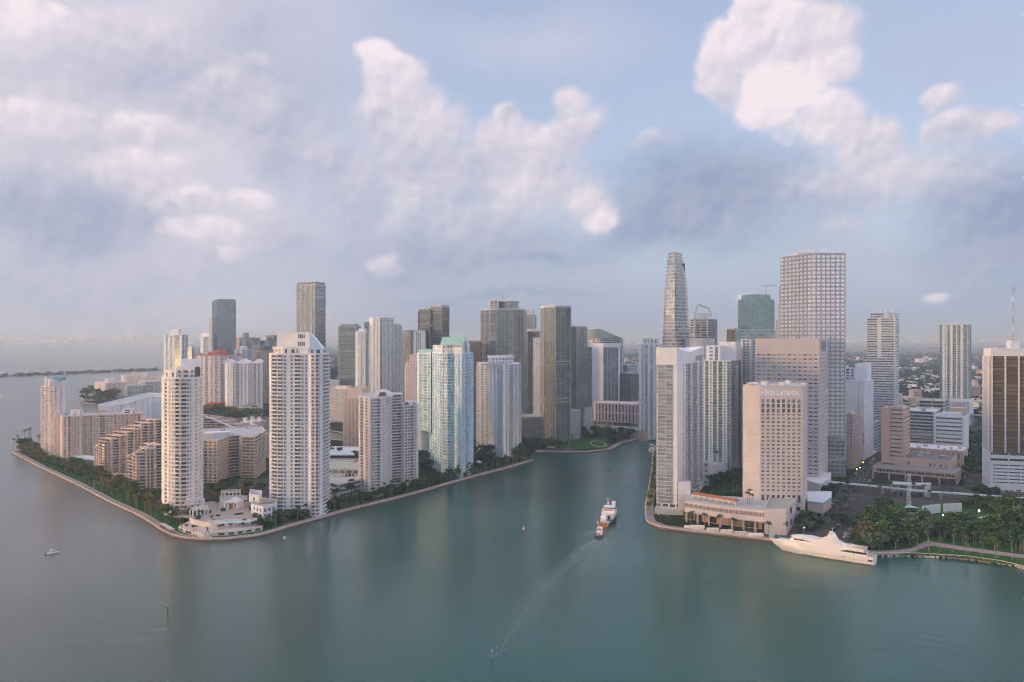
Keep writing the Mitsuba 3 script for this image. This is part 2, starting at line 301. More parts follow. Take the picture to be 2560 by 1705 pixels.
# ------------------------------------------------------------------ colours
WARM = (.78, .70, .63); WHITE = (.76, .76, .76); COOL = (.66, .70, .73); PINK = (.66, .55, .50); STONE = (.55, .48, .44); DK = (.05, .06, .065); GRN = (.10, .17, .16); BLU = (.16, .24, .28); BRN = (.10, .075, .055)
# ------------------------------------------------------------------ island towers
def island():
    # left tower with the bowed front
    f = [(-294.1,668),(-287.5,656),(-280.5,649),(-273.6,645),(-268.0,644),(-263.6,646),(-260.7,650),(-258.3,654),(-262.2,676),(-271.2,692),(-300.8,692)]
    b = Thing('apartment_tower', 'cream apartment tower with a bowed balcony front at the left end of the pool terrace', 'apartment tower', near=True)
    zt = 113.6
    block(b, f, LZ, zt, 3.2, ['W1', 'W.6 O1.2 W.5', 'W.5 O.5 W.6 O.6 W.4', 'P.25 B2 P.25', 'B2 P.25', 'O1 W.4 O.6 W.6', 'W1.4 O1 W.2', 'W1 O1 W.6 O1 W.5 O1 W1'], WARM, (.09, .085, .08), split=2, out=.9, brec=1.6, cc=(.5, .44, .37), curtain=.3)
    g = [(-289.7,662),(-279.6,650),(-273.5,648),(-282.0,668),(-296.6,680)]
    block(b, g, zt, zt + 5.5, 5.5, 'W1 O1 W1', WARM, DK, plainback=1)
    g = [(-276.5,655),(-261.3,655),(-261.3,660),(-272.2,684),(-288.7,684)]
    block(b, g, zt, zt + 7, 3.5, ['W1 O1 W1 O2 W1 O1 W.6', 'O1', 'O1 W1 O1'], WARM, (.08, .09, .09), plainback=1)
    g = [(-276.3,664),(-261.3,664),(-267.1,684),(-284.6,684)]
    block(b, g, zt + 6.9, zt + 15, 4, 'W1', COOL, DK, plainback=1, parapet=.5)
    g = [(-260.7,655),(-259.7,660),(-261.8,668),(-265.2,668)]
    block(b, g, zt, zt + 8, 4, 'G1@2', (.1, .1, .1), (.07, .09, .09), plainback=1)
    b.done()
    # tall tower
    f = [(-203.8,668),(-198.1,655),(-192.1,650),(-186.9,649),(-177.6,649.5),(-172.5,649),(-166.3,650),(-164.2,648.5),(-160.0,647),(-156.5,650),(-155.4,654),(-154.8,674),(-160.7,692),(-208.6,692)]
    b = Thing('apartment_tower', 'tallest pale island tower, with stacked curved balconies and stepped crown, right of the pool terrace', 'apartment tower', near=True)
    zt = 132.9
    block(b, f, LZ, zt, 3.05, ['W1', 'B1', 'B1', 'W.4 O1 W1.6 O1 W.6', 'B1', 'W.4 O.8 W.7 O.8 W.4', 'W1', 'W.2 O.4 B2', 'B2 W.3 O.5 W.2', 'W1', 'B1 B1 B1', 'W1'], (.76, .72, .70), (.085, .085, .085), split=2, out=1.2, curtain=.2, rec=.3)
    g = [(-198.1,658),(-187.7,652),(-173.3,652),(-166.5,651),(-176.0,688),(-204.0,688)]
    block(b, g, zt, zt + 5.5, 5.5, ['O1 W.6 O1 W.5 O1 W.5', 'W1 O1 W2 O1.6 W1 O.8 W1'], (.76, .72, .70), DK, plainback=1)
    g = [(-195.0,660),(-180.9,658),(-185.1,676),(-199.1,676)]
    block(b, g, zt + 5.4, zt + 17.5, 4, 'W1', (.78, .75, .73), DK, plainback=1, parapet=.8)
    g = [(-180.6,657),(-166.0,653),(-169.5,672),(-184.5,676)]
    block(b, g, zt + 5.4, zt + 18, 6, ['W1 O.3 W.1 O.3 W.1 O.3 W.1 O.3 W1'], (.76, .74, .74), DK, plainback=1, parapet=.5)
    # sloped gable shoulder
    g = [(-165.8,652),(-155.9,656),(-159.0,676),(-169.5,672)]
    block(b, g, zt, zt + 5, 5, ['W.4 O1 W1 O1.3 W1', 'O1'], (.76, .76, .78), DK, plainback=1)
    A0, A1, A2, A3 = [np.array(p) for p in g]
    zz = zt + 5; V = []
    p = lambda q, z: [q[0], q[1], z]
    b.q('gable', [[p(A0, zz), p(A1, zz), p(A1 * .45 + A0 * .55, zz + 8), p(A0, zz + 13)], [p(A0, zz + 13), p(A1 * .45 + A0 * .55, zz + 8), p(A2 * .45 + A3 * .55, zz + 8), p(A3, zz + 13)], [p(A1 * .45 + A0 * .55, zz + 8), p(A1, zz), p(A2, zz), p(A2 * .45 + A3 * .55, zz + 8)], [p(A3, zz), p(A2, zz), p(A2 * .45 + A3 * .55, zz + 8), p(A3, zz + 13)]], (.72, .75, .8))
    b.done()
    # third tower, folded
    b = Thing('apartment_tower', 'pinkish white folded apartment tower with small arched rooftop, second tower right of the pool terrace', 'apartment tower', near=True)
    wc = (.72, .65, .63)
    f = [(-147.8,768),(-144.0,752),(-133.9,738),(-129.7,729),(-120.7,730),(-118.3,767),(-117.6,775),(-107.8,783),(-111.8,812),(-150.8,800)]
    zt = 91.1
    block(b, f, LZ, zt, 2.9, ['W1', 'B1 W.6 O.6', 'W1', 'W.3 O.8 W.3 O.8 W.4 B1.6 W.1', 'W.2 O.6 W.2@5', 'W.3 O1 W.2', 'W.2 B1 B1 W.2'], wc, (.075, .085, .085), split=2, out=1., brec=1.2, curtain=.2)
    f2 = [(-107.8,783),(-105.6,778),(-94.2,788),(-94.8,806),(-101.3,826),(-111.8,812)]
    z2 = 80.3
    block(b, f2, LZ, z2, 2.9, ['W1', 'W.3 O1 W.2 O1 W.2 B1.4 W.3 O.6 W.3', 'W.4 O.6 W.4', 'O1'], wc, (.09, .10, .11), split=2, out=1., curtain=.25)
    for (u, Y, rr, zz) in ((958, 758, 9, zt), (1018, 794, 5.5, z2), (1036, 800, 4, z2)):
        c = ((u - 1280) / 1990 * Y, Y); th = np.linspace(0, math.pi, 13)
        arc = [(math.cos(t) * rr, math.sin(t) * rr * .75) for t in th]
        for k in range(12):
            (x0, h0), (x1, h1) = arc[k], arc[k + 1]
            b.q('arch', [[[c[0] + x0, Y - 4, zz + h0], [c[0] + x1, Y - 4, zz + h1], [c[0] + x1, Y + 4, zz + h1], [c[0] + x0, Y + 4, zz + h0]], [[c[0] + x0, Y - 4, zz], [c[0] + x1, Y - 4, zz], [c[0] + x1, Y - 4, zz + h1], [c[0] + x0, Y - 4, zz + h0]]], (.72, .7, .7))
        b.q('arch__window', [[[c[0] - rr * .45, Y - 4.1, zz + .4], [c[0] + rr * .45, Y - 4.1, zz + .4], [c[0] + rr * .3, Y - 4.1, zz + rr * .5], [c[0] - rr * .3, Y - 4.1, zz + rr * .5]]], DK, 'glass')
    b.done()
    # teal glass tower
    wc = (.68, .78, .83); gc = (.22, .38, .42)
    b = Thing('apartment_tower', 'pale aqua glass tower with a green gabled roof and a raised wing', 'apartment tower', near=True)
    f = [(-94.7,915),(-77.8,860),(-74.3,850),(-68.9,846),(-64.7,847),(-62.4,850),(-52.4,828),(-45.4,852),(-43.3,880),(-80.3,940)]
    zt = 130.5
    oo = dict(gm='gloss', curtain=.2, cc=(.4, .5, .5), out=1.3, rec=.2, sill=.12, head=.9)
    block(b, f, LZ, zt, 3.3, ['W.3 O1.4 W.2 O.8 W.3 O1 W.3 O1 W.2', 'O1 W.15', 'B1', 'B1', 'O1 W.1', 'W.2 O.4 W.3 O1 W.2 B1 W.2 O.4 W.2', 'O.5 W.3 O.5 W.3 O1 B1.6', 'B1'], wc, gc, rail='paint', **oo)
    f2 = [(-114.3,960),(-109.2,925),(-91.8,900),(-91.1,930),(-101.8,965)]
    z0, z1 = 43.6, 129.1
    block(b, f2, z0, z1, 3.3, ['W1', 'W.3 O1.6 W.3 O1.6 W.3 O1 W.2', 'W1'], wc, gc, **oo)
    b.prism('soffit', f2, z0 - 3, z0, (.36, .5, .5))
    c = (-106.4,945); th = np.linspace(0, 6.283, 17)[:-1]
    b.prism('pillar', [(c[0] + 8.5 * math.cos(t), c[1] + 12 * math.sin(t)) for t in th], LZ, z0 - 3, (.7, .72, .75))
    g = [(-89.3,898),(-75.9,858),(-62.8,856),(-52.8,834),(-46.5,856),(-46.9,880),(-78.1,925)]
    block(b, g, zt, zt + 9, 4.5, ['W1 O1 W2 O1 W1 O1 W1'] * 4 + ['W1 O1 W1 O1 W1'] * 2, (.76, .76, .78), gc, plainback=1, parapet=0)
    # gabled roof: ridge runs back from the right face
    e0, e1, e2, e3 = [np.array(p) for p in [(-78.0,862),(-53.4,830),(-45.0,862),(-77.7,920)]]
    h0, h1 = zt + 9, zt + 18; ra, rb = e1 * .5 + e2 * .5, e0 * .5 + e3 * .5
    p = lambda q, z: [q[0], q[1], z]
    b.q('roof_green', [[p(e0, h0), p(e1, h0), p(ra, h1), p(rb, h1)], [p(e2, h0), p(e3, h0), p(rb, h1), p(ra, h1)], [p(e3, h0), p(e0, h0), p(rb, h1), p(rb, h1)]], (.26, .46, .41))
    b.q('gable', [[p(e1, h0), p(e2, h0), p(ra, h1 - .05), p(ra, h1 - .05)]], wc)
    m = (e1 + e2) / 2 + (e1 - rb) * .004; dd_ = (e2 - e1) * .12
    b.q('gable__window', [[p(m - dd_, zt + 1), p(m + dd_, zt + 1), p(m + dd_, h1 - 5), p(m - dd_, h1 - 5)]], gc, 'glass')
    e = [(-108.8,925),(-92.0,902),(-90.7,930),(-106.5,955)]; k = zt + .2
    b.prism('roof_green_low', e, k, k + 3.5, (.33, .55, .48))
    b.done()
    # slim white tower by the channel
    b = Thing('apartment_tower', 'white island tower with a round drum on top, nearest the grey glass towers', 'apartment tower', near=True)
    f = [(-44.9,1015),(-40.8,1003),(-28.4,990),(-17.9,962),(-10.8,934),(-5.6,936),(2.4,955),(10.8,981),(8.1,1010),(-34.1,1045)]
    zt = 115.5
    block(b, f, LZ, zt, 3.12, ['B1', 'W.2 B1 W.15 B1 W.1', 'O.8 W.9 O.5 W.5', 'B1 B1', 'O.5 W1 O.6', 'W.4 O.6 B1', 'W.3 B.6 W.3 B.6', 'B1'], (.68, .70, .73), (.085, .095, .10), out=1.1, split=1, slab=(.72, .74, .77))
    c = (-13.7,975); th = np.linspace(0, 6.283, 25)[:-1]
    for rr, za, zb in ((15.5, zt, zt + 8), (16.5, zt + 8, zt + 10)):
        g = [(c[0] + rr * math.cos(t), c[1] + rr * math.sin(t)) for t in th]
        block(b, g, za, zb, 4, 'W1 O1' if zb < zt + 9 else 'W', (.72, .74, .78), DK, plainback=1, parapet=.4)
    b.done()
    # ---- far left point
    wc = (.78, .70, .66)
    b = Thing('apartment_tower', 'pale pink balcony tower with a teal rooftop box at the far left point', 'apartment tower')
    f = [(-554.0,962),(-545.6,972.8),(-573.4,994.6),(-581.9,983.8)]
    zt = 87.0
    block(b, f, LZ, zt, 2.95, ['W.6 O.6 W1.2 O.4 W.2 O.4 W1.4', '', '', 'B1 P.1 B1 P.1 B1'], wc, (.17, .14, .12), out=1., cc=(.5, .42, .36), curtain=.4)
    g = scaled(f, .66); block(b, g, zt, zt + 9, 4, 'W', (.62, .58, .58), DK, plainback=1)
    c = g[3]; b.prism('turret', scaled([(-565.5,966),(-564.3,967.2),(-569.0,971.9),(-570.2,970.7)], 1), zt, zt + 10, wc); x, y = np.mean([(-565.5,966),(-564.3,967.2),(-569.0,971.9),(-570.2,970.7)], 0)
    b.m('turret__spire', *(lambda m: (m.vertices + [x, y, zt + 10], m.faces))(trimesh.creation.cone(2.2, 5, sections=8)), wc)
    x, y = (-554.1,975); b.box('teal_box', (x, y, zt + 9), (11, 8, 4), (.18, .42, .45)); b.done()
    # long slab
    b = Thing('apartment_block', 'long peach apartment slab with dark balcony columns and small domes, beside the far left tower', 'apartment block')
    f = [(-536.6,945),(-529.7,937),(-523.2,938),(-511.4,945),(-501.4,952),(-489.0,956),(-454.7,975),(-455.9,985),(-469.0,1010),(-552.7,975)]
    zt = 54.3
    pt = 'W.8 O.7 W.5 O.4 W.6 O.8 W.8 B1.3 W.3@15'
    block(b, f, LZ, zt, 2.85, ['W.5 O.5 W.5', 'W.6 O.6 W.6', 'B1 W.5 O.5 W.4 O.5 W.5 O.5 W.8', 'P.3 O.7 W.4 B1.2 W.5 O.5 W.5 B1.2 W.2', 'W.5 O.6 W.6 O.5 W.6 B1.2 B1.2', pt, 'W1'], (.77, .58, .46), (.07, .055, .05), out=.5, cc=(.5, .38, .3), curtain=.2, units=4)
    for u, Y in ((240, 962), (257, 966)):
        x, y = (-0.0,0) if 0 else ((u - 1280) / 1990 * Y, Y)
        th = np.linspace(0, 6.283, 13)[:-1]; b.prism('dome_base', [(x + 4 * math.cos(t), y + 4 * math.sin(t)) for t in th], zt, zt + 3, wc)
        m = trimesh.creation.icosphere(2, 3.8); m.apply_scale((1, 1, .8)); b.m('dome', m.vertices + [x, y, zt + 3], m.faces, (.5, .33, .22))
    x, y = (-522.1,955); block(b, [(x - 5, y - 4), (x + 5, y - 4), (x + 5, y + 4), (x - 5, y + 4)], zt, zt + 6, 3, 'W.4 O1 W.4', wc, (.6, .5, .45), plainback=1)
    x, y = (-474.2,985); block(b, [(x - 6, y - 4), (x + 6, y - 4), (x + 6, y + 4), (x - 6, y + 4)], zt, zt + 5, 3, 'W.4 O1 W.4', wc, DK, plainback=1)
    b.done()
    # fan shaped white hotel behind
    b = Thing('hotel', 'white curved hotel with a sloping blue-white wall behind the stepped apartments', 'hotel')
    f = [(-519.6,1000),(-507.5,1010),(-504.8,1040),(-521.5,1110),(-538.2,1190),(-522.2,1185),(-537.7,1230),(-576.2,1260),(-551.6,1120),(-535.2,1030)]
    block(b, f, LZ, 60.9, 3.2, ['W1', 'W3 O.3 W.6 O.3 W1', 'W2 O.4 W.6 O.5 W.6 O.5 W1', 'W1 O.3 W1 O.3 W1', 'W1', 'B1@6'], (.78, .77, .77), (.2, .23, .27), rec=.15, roofc=(.38, .4, .42)); b.done()
    # ---- stepped terraces
    def stepped(label, pts, zl, zh, n, depth, wc=(.70, .51, .38)):
        """terraces climbing from the left end of the wall to the right one"""
        b = Thing('stepped_apartments', label, 'apartment block')
        P = np.array(pts, float); seg = np.linalg.norm(np.diff(P, axis=0), axis=1); S = np.r_[0, np.cumsum(seg)]; Lt = S[-1]
        at = lambda s: np.array([np.interp(s, S, P[:, 0]), np.interp(s, S, P[:, 1])])
        for k in range(n):
            s0, s1 = Lt * k / n, Lt * (k + 1) / n; a, c = at(s0), at(s1); d = (c - a) / np.linalg.norm(c - a); bk = np.array([-d[1], d[0]]) * depth
            z = zl + (zh - zl) * (k + .5) / n if n > 1 else zh
            foot = [tuple(a), tuple(c), tuple(c + bk), tuple(a + bk)]
            w = 'B1' if k % 2 == 0 else ('W.25 O1 W.2' if k % 4 == 1 else 'O1 W.3 O.6 W.2')
            block(b, foot, LZ, z, 3.1, [w, '', '', 'B1'], wc, (.05, .035, .025), out=.8, parapet=.9, curtain=.08, cc=(.42, .3, .2), split=2, slab=(.70, .62, .56), railc=(.66, .58, .52), rec=.8, brec=2.2, sill=.2, head=.9, roofc=(.45, .4, .37))
            if k < n - 1:
                b.q('terrace_glass', [[[*(a + d * .2), z + .1], [*(c - d * .2), z + .1], [*(c - d * .2), z + 1.9], [*(a + d * .2), z + 1.9]]] if 0 else [], (.1, .1, .1), 'glass')
        a, c = at(0), at(Lt); b.beam('ridge', (*(a + bk * .15), zl + 2), (*(c + bk * .15 - d * Lt / n), zh + 1), 1.4, .8, (.78, .74, .72))
        return b
    P1 = [(-455.4,868),(-446.1,856),(-432.3,850),(-424.5,862),(-413.5,880),(-398.8,905)]
    stepped('largest stepped terrace block climbing to the right, behind the palms left of the bowed tower', P1, 26, 55.6, 11, 24).done()
    P2 = [(-374.0,776),(-360.1,764),(-350.4,768),(-340.9,778)]
    stepped('smaller stepped terrace block in front, right beside the bowed tower', P2, 29, 43.7, 5, 26).done()
    b = Thing('stepped_apartments', 'brown and cream courtyard block with deep dark balconies, between the two tallest island towers', 'apartment block')
    f = [(-313.6,800),(-308.8,799),(-295.2,797),(-297.1,835),(-289.0,842),(-281.9,830),(-267.2,827),(-272.8,880),(-292.1,930),(-352.8,900)]
    zt = 43.7
    block(b, f, LZ, zt, 3.15, ['B1', 'B.5 W.3 O.6 W.3 O.5 W.2', 'O1 W.2@4', 'B1', 'W1', 'W.15 O1 W.12 O1 W.12 O1.2 W.1', 'B1 B1 B1'], (.70, .54, .42), (.07, .05, .04), out=.9, curtain=.15, cc=(.5, .36, .24), split=2, units=5, slab=(.66, .58, .5))
    x, y = (-308.4,835); b.box('roof__plant_room', (x, y, zt), (22, 16, 5), (.6, .62, .66), .5); x, y = (-311.3,815); b.box('roof__plant_room_001', (x, y, zt), (9, 8, 6), (.66, .58, .52), .2)
    b.done()
    P3 = [(-308.7,960),(-331.6,985),(-365.4,1010),(-395.3,1015)]
    stepped('dark stepped block farther back between the two tallest island towers', P3[::-1], 46.0, 28.6, 6, 22, (.5, .43, .38)).done()
    # pavilion
    b = Thing('pavilion', 'long grey roofed club pavilion with a pergola front, by the left shore palms', 'pavilion')
    f = [(-511.3,925),(-476.6,905),(-487.0,930),(-521.3,950)]; block(b, f, LZ, 8, 6, 'G1@4', (.6, .62, .62), (.2, .26, .26), roofc=(.55, .6, .63)); b.done()
    b = Thing('house', 'low house with a pitched pinkish roof at the foot of the stepped apartments', 'house')
    x, y = (-399.1,803.8); b.box('wall', (x, y, LZ), (34, 14, 4), WARM, .35)
    for s in (-1, 1):
        c, sn = math.cos(.35), math.sin(.35); w = lambda a, d, z: [x + a * c - d * sn, y + a * sn + d * c, z]
        b.q('roof', [[w(-18, -8 * s, LZ + 4), w(18, -8 * s, LZ + 4), w(14, 0, LZ + 9), w(-14, 0, LZ + 9)], [w(18 * s, -8, LZ + 4), w(18 * s, 8, LZ + 4), w(14 * s, 0, LZ + 9), w(14 * s, 0, LZ + 9)]], (.46, .31, .25))
    b.done()
    # garage and terraces right of the tall tower
    b = Thing('parking_garage', 'terraced parking garage with a planted pool deck, right of the tallest island tower', 'parking garage')
    f = [(-171.7,735),(-156.3,715),(-140.4,745),(-150.8,800),(-191.9,830)]; block(b, f, LZ, 14, 4, 'R1', (.52, .5, .47), (.03, .03, .03), rh=.38, roofc=(.42, .43, .42), plainback=1)
    f = [(-181.1,775),(-147.4,772),(-152.6,810),(-194.2,840)]; block(b, f, 14, 19, 5, 'O3 W1@7', (.5, .48, .45), (.05, .05, .05), roofc=(.36, .4, .36), plainback=1)
    for i in range(9):
        x, y = (-173.4,760); b.box('column' if i == 0 else 'column_%03d' % i, (x + 3.2 * i, y + .6 * i, 14), (.6, .6, 3.6), (.62, .6, .57))
    x, y = (-160.7,765); b.box('pool', (x, y, 14), (22, 7, .25), (.2, .4, .48), .1, 'gloss'); b.done()
    b = Thing('pavilion', 'wide flat roofed hall with a pale metal roof behind the terraced garage', 'pavilion')
    f = [(-210.6,915),(-176.1,915),(-187.1,985),(-227.8,990)]; block(b, f, LZ, 12, 5, ['R1', 'R1', '', 'R1'], (.6, .6, .6), (.04, .045, .045), roofc=(.55, .58, .62), rh=.4); b.done()
    b = Thing('gatehouse', 'small sunlit pink building among the trees behind the terraced garage', 'building')
    f = [(-173.9,865),(-168.7,879.1),(-182.9,884.2),(-188.0,870.2)]; block(b, f, LZ, 12, 5, 'W1 O.4 W1', (.66, .46, .36), DK, plainback=1); b.done()
island()

# ------------------------------------------------------------------ downtown, right of the river
def downtown():
    # pale tower at the river mouth
    b = Thing('apartment_tower', 'white waterfront tower with a slanted crown and glass balcony face, at the river mouth promenade', 'apartment tower', near=True)
    wc = (.74, .72, .72); gc = (.38, .41, .41)
    f = [(136.0,657),(187.1,777.4),(171.2,784.1),(120.1,663.8)]
    zt = 124.5
    C, Rr, K, L = [np.array(p) for p in f]
    block(b, f, LZ + 8, zt, 3.0, ['P.5 W1.6 D.15 W.5 O.7 B1 W.5 O.5 B1.3 W.5 O.7 B1 W.4', '', '', 'O.25 W.08 G1.3 P.06 G1 O.2 P.08 W.5'], wc, gc, out=.9, brec=.8, rail='glass', railc=(.25, .3, .31), cc=(.40, .38, .36), curtain=.3, spc=(.36, .36, .36), dc=(.12, .12, .13), lip=.9, liph=.1, mul=0, pier=.3, sill=.1, head=.9)
    # slanted crown: high at the two ends of each side, low in the middle
    cr = [(C, 14), (C + (Rr - C) * .45, 9.5), (Rr, 14.5), (K, 13), (L, 14.5)]
    n = len(cr)
    for i in range(n):
        (p, a), (q, c) = cr[i], cr[(i + 1) % n]
        b.q('crown', [[[*p, zt], [*q, zt], [*q, zt + c], [*p, zt + a]]], (.75, .73, .73))
    cen = np.mean([p for p, _ in cr], 0)
    for i in range(n):
        (p, a), (q, c) = cr[i], cr[(i + 1) % n]
        b.q('crown', [[[*p, zt + a], [*q, zt + c], [*cen, zt + 7], [*cen, zt + 7]]], (.72, .72, .74))
    for t0, t1 in ((.03, .25),):
        p0, p1 = C + (Rr - C) * .66, C + (Rr - C) * .95
        o = np.array([.92, -.39]) * .15
        b.q('crown__glass_panel', [[[*(p0 + o), zt + .4], [*(p1 + o), zt + .4], [*(p1 + o), zt + 6.5], [*(p0 + o), zt + 5.5]]], (.12, .14, .14), 'glass')
    base = scaled(f, 1.0); block(b, base, LZ, LZ + 8, 4, ['W1 O1 W.4 O1 W.4 O1 W1', '', '', 'O1 P.3@5'], (.72, .66, .6), (.06, .05, .045), plainback=1, parapet=0)
    # stair block at the corner and terrace
    g = [tuple(C + [1, -1.5]), tuple(C + [11, -1.5]), tuple(C + [12, 6]), tuple(C + [1, 5])]
    block(b, g, LZ, 27, 4.6, ['W1', '', '', 'W.1 R1 W.12'], (.76, .72, .69), (.2, .13, .09), parapet=1, rrec=1)
    g = [tuple(C + [-19, -4]), tuple(C + [11, -6]), tuple(C + [11, -2]), tuple(L + [-1, -2])]
    block(b, g, LZ, 5.5, 3.5, 'W1', (.72, .66, .6), DK, plainback=1, parapet=1)
    b.done()
    # second pale tower behind
    b = Thing('apartment_tower', 'white tower with aqua glass columns and a rooftop box, behind the waterfront tower', 'apartment tower')
    f = [(223.6,815),(262.2,906.0),(234.7,917.7),(196.1,826.7)]
    zt = 123.2; oo = dict(out=1., brec=.7, rail='glass', railc=(.22, .33, .33), cc=(.42, .45, .44), curtain=.2)
    block(b, f, LZ, zt, 3.0, ['W.2 B1 W.2 O.5 W.3 B1 W.2', '', '', 'W.4 O.5 W.5 G1 W.5 O.5 W.4 G1.2 W.5 B1.2 W.5 O.6 W.4 B1'], (.72, .74, .75), (.2, .32, .33), mul=0, **oo)
    f2 = [(217.4,835),(242.9,895.3),(181.4,921.4),(155.8,861.1)]; block(b, scaled([(215.6,825),(251.2,909.0),(236.9,915.0),(201.3,831.1)], .9), zt, 138.3, 4, 'W1 O1 W.6 G1 W.6', (.74, .75, .77), (.2, .3, .32), plainback=1)
    g = [(234.6,835),(248.7,868.4),(232.9,875.2),(218.7,841.7)]; block(b, g, zt, 142.1, 4, 'W1', (.74, .72, .73), DK, plainback=1); b.done()
    b = Thing('apartment_tower', 'slim white tower with open balcony slots, left of the stone slab tower', 'apartment tower')
    f = [(263.6,880),(294.5,952.8),(285.0,956.8),(254.1,884.0)]; block(b, f, LZ, 145.0, 3.1, ['W.4 B1 W.3', '', '', 'W.5 B1 W.25 B.7 W.4'], (.74, .75, .77), (.07, .08, .085), out=.6); b.done()
    # white garage
    b = Thing('parking_garage', 'blank white parking garage with palms on its roof, between the waterfront tower and the hotel', 'parking garage')
    f = [(196.1,790),(240.8,845.2),(232.2,852.2),(187.4,797.0)]; z = 19.6
    block(b, f, LZ, z, 25, ['W', '', '', 'W'], (.70, .70, .72), DK, plainback=1, roofc=(.45, .47, .48), units=3)
    f = [(193.6,783),(199.3,790.1),(191.4,796.5),(185.7,789.4)]; block(b, f, LZ, 23.8, 6, ['W1', '', '', 'W.4 O1 W.3 O1 W.4'], (.74, .69, .66), (.12, .1, .09), plainback=1, sill=.4); b.done()
    # the hotel
    b = Thing('hotel', 'stone hotel with a flat face of small square windows and white lettering at the top', 'hotel', near=True)
    p = [(186.7,644),(197.1,633.5),(230.2,630),(247.7,668),(246.2,690),(208.0,690)]
    zt = 107.5; z0 = LZ; st = (.58, .515, .495)
    top = zt - 9
    fr = 'W.12 ' + 'W.5 O1 W.2 ' * 8 + 'W.5'
    block(b, p, 24, top, 3.05, ['W1', 'X', 'W1', 'W1'], st, (.16, .14, .13), parapet=0, plainback=1)
    # front skin in bands: tall windows at the top and the foot, small ones between
    p0, p1 = p[1], p[2]
    o = dict(sill=.3, head=.8, rec=.5, curtain=.5, cc=(.30, .26, .23))
    nv = np.subtract(p1, p0); nv = np.array([nv[1], -nv[0]]) * 0.
    s0, s1 = np.array(p0) + nv, np.array(p1) + nv
    facade(b, s0, s1, 24, top - 11.4, 3.0, fr, st, (.13, .115, .105), o)
    facade(b, s0, s1, top - 11.4, top, 3.8, fr, st, (.06, .05, .045), dict(o, sill=.1, head=.85, curtain=.35))
    facade(b, s0, s1, top, zt, zt - top, 'W1', st, DK, o)
    facade(b, s0, s1, 14, 24, 10, fr, st, (.05, .04, .035), dict(o, sill=.2, head=.8, curtain=0))
    facade(b, s0, s1, LZ, 14, 6, 'W8 W.5 O1 W.2 W.5 O1 W.2 W.5', st, (.05, .045, .04), dict(o, curtain=0))
    block(b, p, LZ, 24, 11, ['W1', 'X', 'W1', 'W1'], st, DK, parapet=0, plainback=1)
    block(b, p, top, zt, 9, ['W1', 'X', 'W1', 'W1'], st, DK, parapet=1.2, units=7, plainback=1)
    for k in range(26):  # stone courses on the blank flanks
        z = 26 + k * 3.1
        for e0, e1 in ((p[0], p[1]), (p[2], p[3])):
            d = np.subtract(e1, e0); n = np.array([d[1], -d[0]]) / np.hypot(*d) * .06
            b.q('course', [[[*(np.array(e0) + n), z], [*(np.array(e1) + n), z], [*(np.array(e1) + n), z + .5], [*(np.array(e0) + n), z + .5]]], (.53, .465, .445))
    # lettering
    m = meshkit.text_mesh('I', 1, .1)
    dirx = np.array([*(s1 - s0), 0]); L = np.linalg.norm(dirx); dirx /= L; nn = np.array([dirx[1], -dirx[0], 0])
    first = True; glyphs = [(ch, h) for word, h in (('I', 4.3), ('NTER', 3.4), (' ', 0), ('C', 4.3), ('ONTINENTAL', 3.4)) for ch in word]
    ms = [None if ch == ' ' else meshkit.text_mesh(ch, h, .25, bold=True) for ch, h in glyphs]
    total = sum(1.0 if m is None else np.ptp(m.vertices[:, 0]) + .42 for m in ms); k = .80 * L / total; x = .125 * L
    for m in ms:
        if m is None: x += 1.0 * k; continue
        v = np.array(m.vertices); w = (v[:, :1] - v[:, 0].min()) * k
        P = np.array([*s0, top + 2.7]) + (x + w) * dirx + v[:, 1:2] * np.array([0, 0, 1]) + (v[:, 2:3] + .12) * nn
        b.m('sign_letter' if first else 'sign_letter_%03d' % n_, P, np.array(m.faces), (.92, .92, .95)); n_ = 1 if first else n_ + 1; first = False
        x += w.max() + .42 * k
    th = np.linspace(0, 6.283, 14); c = np.array([*s0, top + 4.6]) + .06 * L * dirx + .2 * nn
    b.tube('sign_emblem', [c + dirx * .8 * math.sin(t) + np.array([0, 0, 1.7 * math.cos(t)]) for t in th[2:12]], .22, (.85, .85, .9)); b.beam('sign_emblem', c - [0, 0, 2.2], c + [0, 0, 1.6], .4, .3, (.85, .85, .9))
    b.done()
    # podium in front
    b = Thing('podium_building', 'long stone podium with open columns and ribbed parapet, along the promenade below the hotel', 'building')
    f = [(136.1,627),(158.6,607),(187.1,590),(207.4,640),(143.3,660)]
    zp = 17.5
    for (i0, i1) in ((0, 1), (1, 2)):
        facade(b, f[i0], f[i1], 10, 13.5, 3.5, 'W1', st, DK, {})
        facade(b, f[i0], f[i1], 13.5, 17, 3.5, 'O.7 W.3@1.1', (.56, .48, .44), (.2, .17, .16), dict(sill=.06, head=.9, rec=.3, curtain=0, gm='paint'))
        facade(b, f[i0], f[i1], 17, zp + 1, 1.5, 'W1', st, DK, {})
    bk = [np.array(q) * 1.012 + [0, 5] for q in f[:3]]
    b.prism('soffit', [f[0], f[1], f[2], f[3], f[4]], 9.4, 10, (.42, .36, .33))
    for i0, i1 in ((0, 1), (1, 2)): facade(b, bk[i0], bk[i1], LZ, 9.4, 8, ['O3 W.3 T2 W2 O2 W.5', 'W1.5 O2 W.3 O2 W.6'][i0], (.50, .36, .26), (.06, .055, .05), dict(sill=.08, head=.8, rec=.3, curtain=.1))
    for t in np.linspace(.03, .9, 7):
        q = np.array(f[0]) * (1 - t) + np.array(f[2]) * t + [(.0), 1.6 - 5 * t * (1 - t)]
        b.box('column' if t < .04 else 'column_%03d' % round(t * 7), (q[0], q[1], LZ), (1.1, 1.1, 8), (.6, .52, .48), .2)
    b.cap('roof', [f[0], f[1], f[2], f[3], f[4]], zp, (.42, .43, .43))
